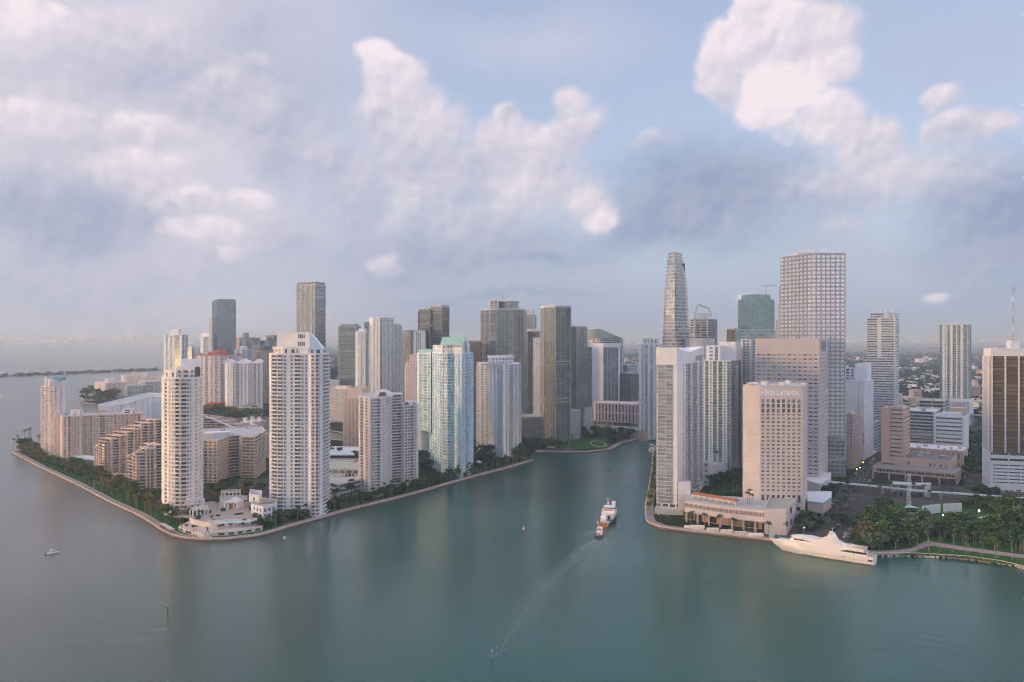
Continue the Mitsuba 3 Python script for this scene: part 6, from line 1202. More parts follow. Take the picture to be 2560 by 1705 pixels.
    house('wheelhouse_roof', Lo * .52, Lo * .79, 4.4, 10.8, lambda u: np.interp(u, (0, .3, .8, 1), (11.9, 12.4, 12.0, 11.2)), 14, (.74, .78, .84))
    # swept arch amidships
    st = []
    for i in range(17):
        u = i / 16.; x = Lo * (.30 + .24 * u); z1 = np.interp(u, (0, .2, .34, .45, .62, .8, 1), (10.4, 11.5, 15.6, 16.4, 13.2, 11.6, 11.2)); st.append([P(x, -4.9, 9), P(x, -4.5, z1), P(x, -3.9, z1 + .1), P(x, -3.8, 9)])
    smooth_loft(b, 'arch', st, w_); smooth_loft(b, 'arch_001', [[P2 for P2 in row] for row in [[[*(np.array(q) + [*(n * 8.6), 0])] for q in r] for r in st]], w_)
    b.q('arch_bridge', [[P(Lo * .375, -4.4, 15.6), P(Lo * .41, -4.4, 16.2), P(Lo * .41, 4.4, 16.2), P(Lo * .375, 4.4, 15.6)], [P(Lo * .41, -4.4, 16.2), P(Lo * .425, -4.4, 15.8), P(Lo * .425, 4.4, 15.8), P(Lo * .41, 4.4, 16.2)]], w_, 'gloss')
    m = trimesh.creation.icosphere(2, .9); b.m('arch_bridge__radar_dome', m.vertices + P(Lo * .40, -1.5, 17.2), m.faces, (.8, .8, .82), 'gloss'); b.tube('arch_bridge__mast', [P(Lo * .395, .5, 16), P(Lo * .39, .5, 20)], .15, (.75, .75, .76), 5)
    # dark glass
    def band(part, x0, x1, t, z0, z1, n=12):
        Q = []
        for i in range(n):
            a, c = x0 + (x1 - x0) * i / n, x0 + (x1 - x0) * (i + 1) / n; ua, uc = i / n, (i + 1) / n
            Q.append([P(a, -t(ua), z0(ua)), P(c, -t(uc), z0(uc)), P(c, -t(uc) * .985, z1(uc)), P(a, -t(ua) * .985, z1(ua))])
        b.q(part, Q, (.02, .022, .024), 'gloss', 0)
    band('stern_window', 4.2, Lo * .305, lambda u: 5.42, lambda u: 6.5 + .1 * u, lambda u: np.interp(u, (0, .75, 1), (7.7, 7.9, 6.62)))
    band('wheelhouse_window', Lo * .58, Lo * .745, lambda u: np.interp(u, (0, .8, 1), (4.92, 4.5, 3.6)), lambda u: 9.3 + .3 * (1 - u), lambda u: np.interp(u, (0, .5, 1), (9.75, 10.4, 10.3)))
    b.q('stern_window_001', [[P(3.4, -4.6, 6.2), P(3.4, 4.6, 6.2), P(3.4, 4.4, 7.6), P(3.4, -4.4, 7.6)]], (.035, .04, .04), 'glass')
    b.q('aft_deck', [[P(.2, -5.1, 5.5), P(3.6, -5.1, 5.5), P(3.6, 5.1, 5.5), P(.2, 5.1, 5.5)], [P(5, -4.4, 9.82), P(Lo * .3, -4.3, 10.1), P(Lo * .3, 4.3, 10.1), P(5, 4.4, 9.82)]], (.45, .36, .3))
    for k, (x, t) in enumerate(((9, -2), (13, -2.4), (15, 1.5), (19, -1.5))): b.box('deck_lounge' if k == 0 else 'deck_lounge_%03d' % k, P(x, t, 9.9), (3.4, 2.2, .7), (.62, .45, .38) if k % 2 == 0 else (.7, .7, .72), math.atan2(d[1], d[0]))
    b.tube('bow_mast', [P(Lo * .915, 0, 6.8), P(Lo * .915, 0, 12.5)], .14, (.8, .8, .8), 5); b.box('foredeck_locker', P(Lo * .87, .5, 7.2), (5, 3.6, .8), (.55, .68, .72), math.atan2(d[1], d[0]))
    b.done()
    # ---- work ship heading upriver
    b = Thing('work_ship', 'rust sterned work ship with a tall white bridge, heading upriver in mid channel', 'ship')
    W = frame(*(70.3,616.6), .3, .954); L = 47.; hb = 5.2; dk = (.055, .05, .045)
    st = []
    for i in range(21):
        u = i / 20.; f = hb * np.interp(u, (0, .1, .7, .9, 1), (.86, 1, 1, .6, .05)); z = np.interp(u, (0, .3, .75, 1), (2.8, 2.2, 3.4, 5.2))
        st.append([W(u * L, -f * .85, -.4), W(u * L, -f, z), W(u * L, -f * .95, z + .01), W(u * L, -f * .93, z - .9), W(u * L, f * .93, z - .9), W(u * L, f * .95, z + .01), W(u * L, f, z), W(u * L, f * .85, -.4)])
    loft(b, 'hull', st, dk, 'gloss'); b.q('hull__transom', [[W(-.05, hb * .8, -.3), W(-.05, -hb * .8, -.3), W(-.05, -hb * .87, 2.9), W(-.05, hb * .87, 2.9)], [W(-.1, hb * .75, 1.3), W(-.1, -hb * .7, 1.3), W(-.1, -hb * .75, 2.85), W(-.1, hb * .8, 2.85)]], (.42, .17, .05)); 
    b.q('deck', [[W(.3, -hb * .88, 1.9), W(L * .75, -hb * .9, 1.9), W(L * .75, hb * .9, 1.9), W(.3, hb * .88, 1.9)]], (.14, .13, .10))
    rot = math.atan2(.954, .3); wh = (.80, .74, .70)
    b.box('deck_house', W(15, 2.0, 1.9), (7, 4, 4), wh, rot); b.box('deck_crate', W(9, 1.4, 1.9), (4.5, 3.6, 3.2), wh, rot); b.box('deck_crate_001', W(5.5, -.4, 1.9), (3, 2.6, 2.4), (.6, .58, .6), rot)
    b.box('bulwark', W(1.6, 4.2, 2.2), (3.5, .4, 1.6), wh, rot); b.box('bulwark_001', W(1.2, -4.2, 2.2), (3, .4, 1.2), (.5, .5, .52), rot)
    b.box('work_boat_cradle', W(4, -3.2, 2.), (1.5, 1.8, .6), (.3, .3, .3), rot); loft(b, 'work_boat', [[W(2 + 6 * u, -3.2 - 1.3 * f, 3.5), W(2 + 6 * u, -3.2, 2.5), W(2 + 6 * u, -3.2 + 1.3 * f, 3.5)] for u, f in ((0, .8), (.3, 1), (.7, .9), (1, .05))], (.6, .6, .62), 'gloss')
    b.box('superstructure', W(27, 0, 1.9), (14, 9.4, 4.2), wh, rot); b.box('bridge_deck', W(26.5, 0, 6.1), (13, 10.8, .4), (.7, .68, .66), rot); b.box('bridge', W(27.5, 0, 6.5), (10, 10.2, 3.3), wh, rot); b.box('bridge_roof', W(27.5, 0, 9.8), (10.8, 11, .35), (.10, .09, .08), rot); b.box('bridge_roof_001', W(28.5, 0, 10.15), (8, 9, .5), (.68, .72, .8), rot)
    for k in range(9): b.box('bridge__window' if k == 0 else 'bridge__window_%03d' % k, W(22.45, -4.2 + 1.05 * k, 8.1), (.12, .72, 1.), (.06, .05, .05), rot, 'glass')
    for k, (t, w) in enumerate(((2.6, 1.6), (-1.2, 1.8))): b.box('superstructure__doorway' if k == 0 else 'superstructure__doorway_001', W(19.95, t, 2.1), (.12, w, 2.6), (.07, .045, .03), rot)
    b.box('superstructure__locker', W(19.2, -3.4, 2.), (1.5, 2.4, 1.8), (.62, .6, .62), rot)
    b.tube('mast', [W(26, .6, 10), W(26, .6, 18)], [.45, .2], (.66, .56, .46), 6); b.beam('mast__yard', W(26, -1.8, 16.8), W(26, 3, 16.8), .18, .18, (.7, .68, .66)); b.box('mast__platform', W(26, .6, 12.6), (1.6, 1.6, 1.5), (.7, .6, .5), rot)
    b.box('funnel', W(29, -3.4, 10), (3.4, 2.8, 3.8), (.62, .66, .76), rot); b.box('funnel__cap', W(29, -3.4, 13.8), (3.7, 3.1, .7), (.75, .75, .8), rot)
    for k in range(5): m = trimesh.creation.torus(.5, .22, 8, 6); m.apply_transform(trimesh.transformations.rotation_matrix(1.57, [0, 1, 0])); m.apply_transform(trimesh.transformations.rotation_matrix(rot - 1.57, [0, 0, 1])); b.m('fender' if k == 0 else 'fender_%03d' % k, m.vertices + W(18 + 5 * k, -hb - .2, 1.3), m.faces, (.03, .03, .03))
    b.done()
    def small_boat(key, label, pos, dirv, L, hull, cabin, cat='boat', tug=False):
        b = Thing(key, label, cat); W = frame(*pos, *dirv); hb = L * (.17 if not tug else .2); rot = math.atan2(dirv[1], dirv[0]); st = []
        for i in range(11):
            u = i / 10.; f = hb * np.interp(u, (0, .15, .6, .85, 1), (.85, 1, 1, .6, .05)); z = L * np.interp(u, (0, .5, 1), (.085, .09, .15))
            st.append([W(u * L, -f * .75, -.25), W(u * L, -f, z), W(u * L, -f * .9, z * .8), W(u * L, f * .9, z * .8), W(u * L, f, z), W(u * L, f * .75, -.25)])
        loft(b, 'hull', st, hull, 'gloss'); b.q('hull__transom', [[W(-.02, hb * .7, -.2), W(-.02, -hb * .7, -.2), W(-.02, -hb * .86, L * .085), W(-.02, hb * .86, L * .085)]], hull, 'gloss')
        if tug:
            b.box('house', W(L * .5, 0, L * .075), (L * .36, hb * 1.3, L * .15), cabin, rot); b.box('wheelhouse', W(L * .58, 0, L * .225), (L * .2, hb * 1.1, L * .15), cabin, rot); b.box('wheelhouse__roof', W(L * .58, 0, L * .375), (L * .26, hb * 1.3, L * .02), (.7, .72, .78), rot)
            b.box('wheelhouse__window', W(L * .478, 0, L * .27), (.1, hb * .8, L * .07), (.06, .07, .08), rot, 'glass'); b.box('house__door', W(L * .318, -hb * .2, L * .085), (.1, .8, 1.6), (.3, .07, .04), rot); b.box('house__door_001', W(L * .318, hb * .35, L * .085), (.1, .8, 1.6), (.3, .07, .04), rot); b.tube('mast', [W(L * .55, 0, L * .38), W(L * .55, 0, L * .5)], .09, (.7, .7, .7), 5)
            b.box('bollard', W(L * .12, 0, L * .07), (.6, .6, .7), (.6, .5, .4), rot)
        else:
            b.box('console', W(L * .42, 0, L * .07), (L * .16, hb * .8, L * .13), cabin, rot); b.box('canopy', W(L * .42, 0, L * .30), (L * .32, hb * 1.5, L * .015), cabin, rot)
            for k, (a, t) in enumerate(((.28, -.6), (.28, .6), (.56, -.6), (.56, .6))): b.tube('canopy__post' if k == 0 else 'canopy__post_%03d' % k, [W(L * a, hb * t, L * .08), W(L * a, hb * t, L * .3)], .05, (.6, .6, .6), 4)
            b.box('outboard', W(-.25, 0, .1), (.5, .8, 1.1), (.05, .05, .05), rot)
        b.done()
    small_boat('tug_boat', 'small black hulled tug with a white house, following the work ship', (62.7,582.9), (.3, .954), 15, (.04, .04, .042), (.78, .70, .66), 'tug', True)
    small_boat('motor_boat', 'small white open motorboat with a canopy, alone at the far left', (-314.8,537.3), (.75, .66), 8.5, (.6, .57, .54), (.62, .58, .58))
    small_boat('motor_boat', 'tiny white motorboat far out in the bay before the causeway', (-1672.6,3355.2), (-1, .1), 22, (.7, .68, .68), (.7, .68, .68))
    for k, (u, v, L) in enumerate(((632, 1060, 26), (648, 1056, 24), (662, 1054, 20), (642, 1064, 18))): small_boat('moored_yacht', ('largest', 'middle', 'rearmost', 'nearest')[k] + ' of the white motor cruisers moored in the channel left of the tallest island tower', [(u - 1280) / 1990 * (288550 / (v - 850)), 288550 / (v - 850)], (-.9, .3), L, (.74, .72, .72), (.75, .74, .74), 'boat', True)
    small_boat('tour_boat', 'pinkish white tour boat at the river quay left of the waterfront tower', (180.0,1023.2), (.15, .99), 22, (.74, .62, .58), (.75, .62, .57), 'boat', True)
    # wakes
    b = Thing('wake_foam', 'thin broken foam lines trailing behind the ship and tug', 'foam', kind='stuff'); Q = []
    def foam(pts, n, wid, fade):
        p = np.array(pts, float); s = np.r_[0, np.cumsum(np.hypot(*np.diff(p, axis=0).T))]
        for i in range(n):
            t = R.rand() ** fade; q = np.array([np.interp(t * s[-1], s, p[:, 0]), np.interp(t * s[-1], s, p[:, 1])]); q2 = np.array([np.interp(t * s[-1] + 2, s, p[:, 0]), np.interp(t * s[-1] + 2, s, p[:, 1])]); d = q2 - q; L = np.hypot(*d)
            if L < 1e-6: continue
            d = d / L; m = np.array([-d[1], d[0]]); q = q + m * R.normal() * wid * (.4 + t); a, w = R.uniform(.3, 1.4), R.uniform(.02, .08)
            Q.append([[*(q - d * a), .05], [*(q + m * w), .05], [*(q + d * a), .05], [*(q - m * w), .05]])
    foam([(62.6,581.8),(46.7,546.5),(31.6,510.7),(19.0,471.5),(8.7,433.9),(1.0,399.7),(-7.3,365.3)], 500, 1.1, .6)
    foam([(62.6,581.8),(50.6,559.2),(37.5,532.4)], 260, .8, 1); foam([(72.2,627.3),(60.4,601.1),(53.9,588.9)], 260, .9, 1.3); foam([(85.7,655.8),(83.5,627.3),(77.9,601.1)], 160, 1., 1.3); foam([(68.2,616.6),(63.2,598.7)], 120, 1, 1); foam([(67.4,582.9),(65.7,544.4),(59.8,506.2)], 160, 2., 1.2)
    Q = np.array(Q); Q[:, [1, 3]] = Q[:, [3, 1]]; b.q('foam', Q, (.36, .42, .43), 'leaf', .25); b.done()
    # sea marks
    def mark(label, p, h, board=None, pile=(.08, .07, .05), top=None, key='channel_marker', r=.22):
        b = Thing(key, label, 'channel marker'); b.tube('pile', [(*p, -1), (*p, h * .55)], r, pile, 6); b.tube('post', [(*p, h * .55), (*p, h)], r * .6, top or pile, 6)
        if board: b.box('day_board', (p[0], p[1] - .3, h - board[1]), (board[0], .12, board[1]), board[2], -math.atan2(p[0], p[1]))
        b.box('lamp', (*p, h), (.35, .35, .5), (.7, .72, .7)); b.done()
    mark('green board channel marker on a dark pile in the lower left water', (-180.9,418.2), 5.2, (1.25, 1.3, (.06, .33, .18)))
    mark('thin pale pole marker on a dark pile near the bottom edge', (-8.9,354.5), 6.6, None, (.03, .05, .05), (.45, .48, .46), r=.17)
    mark('pole marker with a white lamp in the river mouth before the grey towers', (108.2,882.4), 4.6, (.9, .9, (.6, .65, .66)), (.05, .08, .08))
    b = Thing('channel_buoy', 'white and green topped buoy with a red foot in mid channel', 'buoy'); x, y = (8.8,604.9)
    b.tube('float', [(x, y, -.6), (x, y, .3), (x, y, .8)], [1.2, 1.2, .9], (.16, .05, .05), 10); b.tube('body', [(x, y, .8), (x, y, 2.4)], [.8, .65], (.75, .74, .72), 10); b.tube('top', [(x, y, 2.4), (x, y, 3.6)], [.45, .4], (.25, .55, .42), 8); b.done()
    b = Thing('warning_sign', 'white square warning board on two piles off the right seawall of the island', 'sign'); x, y = (-165.0,577.1)
    for k, s in enumerate((-.5, .5)): b.tube('pile' if not k else 'pile_001', [(x + s, y, -1), (x + s, y, 1.2)], .14, (.45, .46, .45), 5)
    b.box('board', (x, y - .1, 1.), (1.5, .15, 1.7), (.8, .8, .8)); b.done()
boats()

# ------------------------------------------------------------------ pool terrace at the island tip
def G2(u, v, z=LZ): Y = (145 - z) * 1990 / (v - 850); return np.array([(u - 1280) / 1990 * Y, Y])
def terrace():
    cr = (.66, .58, .52)
    b = Thing('pool_terrace', 'cream curved two tier pool terrace with dark openings at the island tip', 'terrace')
    low = [G2(*q) for q in ((446, 1326), (458, 1332), (482, 1338), (510, 1341), (540, 1340.5), (566, 1339), (590, 1337), (611, 1334), (633, 1330), (656, 1326))]
    inn = [q * 1.035 + [q[0] * -.035, 0] for q in low]
    z1 = 4.6; Q, D, k = [], [], 0
    for i in range(len(low) - 1):
        facade(b, low[i], low[i + 1], LZ, z1, 3, 'W.35 O1 W.3' if i > 3 or i in (0, 1) else 'W1', cr, (.05, .06, .04), dict(sill=.05, head=.72, rec=1.2, curtain=0, cc=(.1, .1, .1)))
    b.cap('lower_deck', [tuple(q) for q in low] + [tuple(q) for q in inn[::-1]], z1 - .02, (.5, .42, .38))
    up = [q * 1.022 + [q[0] * -.022 + (3 if q[0] < -230 else 0), 0] for q in low]
    z2 = 8.2
    for i in range(len(up) - 1): facade(b, up[i], up[i + 1], z1 - .02, z2, 4, 'W.5 O.4 W.3 O.4 W.5' if 4 < i < 8 else 'W1', cr, (.2, .22, .24), dict(sill=.1, head=.75, rec=.3, curtain=.3))
    back = [G2(690, 1300), G2(680, 1285), G2(620, 1270), G2(540, 1268), G2(470, 1280), G2(440, 1310)]
    b.cap('upper_deck', [tuple(q) for q in up] + [tuple(q) for q in back], z2 - .6, (.36, .31, .28))
    for i in range(len(up) - 1):
        b.q('parapet', [[[*up[i], z2], [*up[i + 1], z2], [*(up[i + 1] * 1.003), z2], [*(up[i] * 1.003), z2]], [[*(up[i + 1] * 1.003), z2 - .6], [*(up[i] * 1.003), z2 - .6], [*(up[i] * 1.003), z2], [*(up[i + 1] * 1.003), z2]]], cr)
    # stair and big arch shapes
    s0, s1 = G2(500, 1341), G2(515, 1345)
    for j in range(8): q = s0 + (s1 - s0) * j / 8; b.box('stair' if j == 0 else 'stair_%03d' % j, (*q, LZ), (1.6, 2.4, 3. - .36 * j), cr, -.5)
    b.done()
    b = Thing('swimming_pool', 'pale blue swimming pool on the terrace deck', 'pool')
    c = G2(575, 1302, 8); th = np.linspace(0, 6.283, 40)[:-1]; g = [(c[0] + 17 * math.cos(t), c[1] + 4.4 * math.sin(t) + 1.6 * math.sin(2 * t)) for t in th]
    b.cap('water', g, z2 - .42, (.22, .42, .50), 'gloss'); P = sg.Polygon(g); b.prism('rim', P.buffer(.9).difference(P.buffer(.05)), z2 - .7, z2 - .38, (.7, .66, .62)); b.done()
    z = z2 - .6
    b = Thing('pool_pavilion', 'low cream pavilion with a gabled portico and grey roof behind the pool', 'pavilion')
    f = [(-239.5,652),(-222.7,648),(-217.9,655),(-223.5,672),(-246.9,672)]; block(b, f, z, z + 5.2, 5, ['W2 O.6 W1 O.8 W1', 'W3 O.5 W1', 'W1'], cr, (.12, .1, .08), plainback=1, roofc=(.4, .38, .38), cc=(.6, .3, .1))
    x, y = (-228.3,648); w = lambda a, c, h: [x + a, y + c, z + h]
    b.q('portico', [[w(-6, -2, 5.2), w(6, -2, 5.2), w(0, -2, 8.6), w(0, -2, 8.6)], [w(-6, -2, 5.2), w(0, -2, 8.6), w(0, 9, 8.6), w(-6, 9, 5.2)], [w(0, -2, 8.6), w(6, -2, 5.2), w(6, 9, 5.2), w(0, 9, 8.6)]], (.72, .72, .74))
    for k, a in enumerate((-5, -2.4, 2.4, 5)): b.box('portico__column' if k == 0 else 'portico__column_%03d' % k, tuple(w(a, -1.6, 0)), (.7, .7, 5.2), (.78, .77, .78))
    b.box('door', tuple(w(0, -.9, 0)), (3.4, .3, 4.2), (.30, .16, .07)); b.done()
    lampm = trimesh.creation.icosphere(1, .45)
    def pergola(label, u0, Y0, u1, Y1, z, h, n, rad):
        b = Thing('pergola', label, 'pergola'); a, c = np.array([(u0 - 1280) / 1990 * Y0, Y0]), np.array([(u1 - 1280) / 1990 * Y1, Y1]); d = c - a; L = np.hypot(*d); d /= L; m = np.array([-d[1], d[0]])
        for i in range(n + 1):
            p = a + d * L * i / n
            for s, nm in ((0, 'column'), (2 * rad, 'rear_column')): b.box(nm if i == 0 else nm + '_%03d' % i, (*(p + m * s), z), (.75, .75, h), (.76, .73, .72), math.atan2(d[1], d[0]))
            arc = [(*(p + m * (rad - rad * math.cos(t))), z + h + rad * math.sin(t)) for t in np.linspace(0, math.pi, 7)]
            b.tube('arch' if i == 0 else 'arch_%03d' % i, arc, .32, (.76, .73, .72), 4)
        for s in (0, 2 * rad): b.beam('beam' if s == 0 else 'beam_001', (*(a + m * s), z + h), (*(c + m * s), z + h), .5, .5, (.76, .73, .72))
        for k in range(9): t = math.pi * (k + .5) / 9; q = m * (rad - rad * math.cos(t)); b.beam('slat' if k == 0 else 'slat_%03d' % k, (*(a + q), z + h + rad * math.sin(t)), (*(c + q), z + h + rad * math.sin(t)), .25, .15, (.7, .66, .63))
        b.done()
    pergola('upper barrel arched pergola at the right foot of the bowed tower', 470, 640, 507, 648, 12, 3.2, 6, 2.2)
    b = Thing('pergola_terrace', 'planted terrace block carrying the upper pergola at the bowed tower foot', 'terrace'); block(b, [(-263.1,640),(-251.4,648),(-256.6,665),(-270.0,660)], LZ, 12, 4, ['O.5 W1@5', 'W1'], cr, (.1, .1, .09), plainback=1, roofc=(.06, .08, .05)); b.done()
    pergola('lower barrel arched pergola with tall columns left of the pool', 482, 618, 520, 628, z, 5.0, 4, 2.)
    pergola('small arched pergola behind the pool pavilion', 553, 672, 600, 676, z + 4, 4.2, 5, 2.)
    b = Thing('club_house', 'white two storey club house with square gridded windows at the right end of the terrace', 'house')
    f = [(-207.4,632),(-193.8,619),(-186.5,629),(-192.1,650),(-216.2,662)]; block(b, f, LZ, 14, 4.1, ['W.5 O.3 W.25 O.3 W.25 O.3 W.3', 'W.5 O1 W.6 O1 W.6 O1 W.4', 'W1'], (.78, .77, .79), (.06, .065, .07), split=2, sill=.22, head=.86, rec=.3, parapet=1.2, plainback=1, curtain=.1, roofc=(.45, .4, .36))
    block(b, [(-213.3,645),(-203.3,640),(-207.3,660),(-219.5,668)], 14, 19, 4.5, ['W1 O.4 W1', 'W1'], (.79, .76, .75), (.08, .08, .08), plainback=1)
    x, y = (-196.8,640); b.box('roof__canopy', (x, y, 16.4), (12, 7, .5), (.34, .28, .24), .25)
    for k, (a, c) in enumerate(((-5, -2.6), (5, 0), (-5, 2.6), (5, 3))): b.box('roof__post' if not k else 'roof__post_%03d' % k, (x + a, y + c, 14), (.4, .4, 2.5), (.7, .68, .66))
    b.done()
    # statue: an archer-like bronze figure with raised arms, and a kneeling companion
    import manifold3d as m3
    def body(joints, bones):
        tot = None
        for a, c in bones:
            hs = [m3.Manifold.sphere(joints[k][1], 12).translate(joints[k][0]) for k in (a, c)]; h = m3.Manifold.batch_hull(hs); tot = h if tot is None else tot + h
        me = tot.to_mesh(); tm = trimesh.Trimesh(me.vert_properties[:, :3], me.tri_verts); trimesh.smoothing.filter_taubin(tm, iterations=4); return tm
    b = Thing('bronze_statue', 'bronze figure with raised arms on a stone pedestal at the island tip', 'statue')
    p = G2(518.6, 1347); s = 2.85
    J = {'hip': ((0, 0, .95), .15), 'chest': ((0, 0, 1.32), .18), 'neck': ((0, 0, 1.5), .07), 'head': ((.02, -.02, 1.66), .115), 'sl': ((-.2, 0, 1.42), .08), 'sr': ((.2, 0, 1.42), .08), 'el': ((-.42, -.05, 1.55), .06), 'er': ((.40, -.05, 1.6), .06), 'hl': ((-.22, -.18, 1.78), .05), 'hr': ((.16, -.2, 1.75), .05), 'll': ((-.1, 0, .92), .11), 'lr': ((.1, 0, .92), .11), 'kl': ((-.2, -.06, .5), .08), 'kr': ((.2, .05, .5), .08), 'fl': ((-.24, .02, .06), .055), 'fr': ((.3, .1, .06), .055), 'tl': ((-.26, -.16, .04), .04), 'tr': ((.32, -.08, .04), .04), 'conch': ((-.05, -.3, 1.8), .09)}
    tm = body(J, [('hip', 'chest'), ('chest', 'neck'), ('neck', 'head'), ('chest', 'sl'), ('chest', 'sr'), ('sl', 'el'), ('sr', 'er'), ('el', 'hl'), ('er', 'hr'), ('hip', 'll'), ('hip', 'lr'), ('ll', 'kl'), ('lr', 'kr'), ('kl', 'fl'), ('kr', 'fr'), ('fl', 'tl'), ('fr', 'tr')])
    b.mesh('figure', trimesh.Trimesh(tm.vertices * s + [p[0], p[1], LZ + 3.6], tm.faces), (.13, .065, .035), 'gloss')
    tm = body(J, [('hl', 'conch'), ('hr', 'conch')]); b.mesh('conch_shell', trimesh.Trimesh(tm.vertices * s + [p[0], p[1], LZ + 3.6], tm.faces), (.16, .09, .05), 'gloss')
    b.prism('pedestal', [(p[0] - 2.2, p[1] - 1.8), (p[0] + 2.2, p[1] - 1.8), (p[0] + 2.4, p[1] + 1.8), (p[0] - 2.4, p[1] + 1.8)], LZ, LZ + 3.6, (.52, .45, .40)); b.prism('pedestal__plinth', [(p[0] - 3, p[1] - 2.6), (p[0] + 3, p[1] - 2.6), (p[0] + 3, p[1] + 2.6), (p[0] - 3, p[1] + 2.6)], LZ, LZ + .6, (.5, .44, .39)); b.done()
    b = Thing('promenade_shelter', 'long low slatted shelter on the promenade left of the bowed tower', 'shelter'); a, c = G2(404, 1318), G2(432, 1334); b.beam('roof', (*a, 4.6), (*c, 4.6), 3.4, .3, (.5, .44, .42))
    for i in range(9): q = a + (c - a) * i / 8; b.box('post' if i == 0 else 'post_%03d' % i, (*q, LZ), (.25, 2.6, 2.9), (.35, .28, .25), -.6)
    b.done()
    # white planter posts along the promenade edge
    i = 0
    for (u, v) in [(454, 1338), (464, 1341), (474, 1343.5), (484, 1345), (494, 1346), (506, 1347.5), (526, 1349), (554, 1348.5), (564, 1348), (574, 1347), (584, 1346), (594, 1345), (622, 1340), (637, 1338.5), (672, 1330), (680, 1328), (688, 1326.5), (697, 1325), (703, 1322)]:
        q = G2(u, v); b = Thing('bollard_light', 'short white light post on the promenade around the island tip', 'light post', 'light posts around the island tip'); b.box('post', (*q, LZ), (.35, .35, .9), (.7, .68, .66)); b.box('head', (*q, LZ + .9), (.5, .5, .2), (.75, .73, .7)); b.done()
terrace()
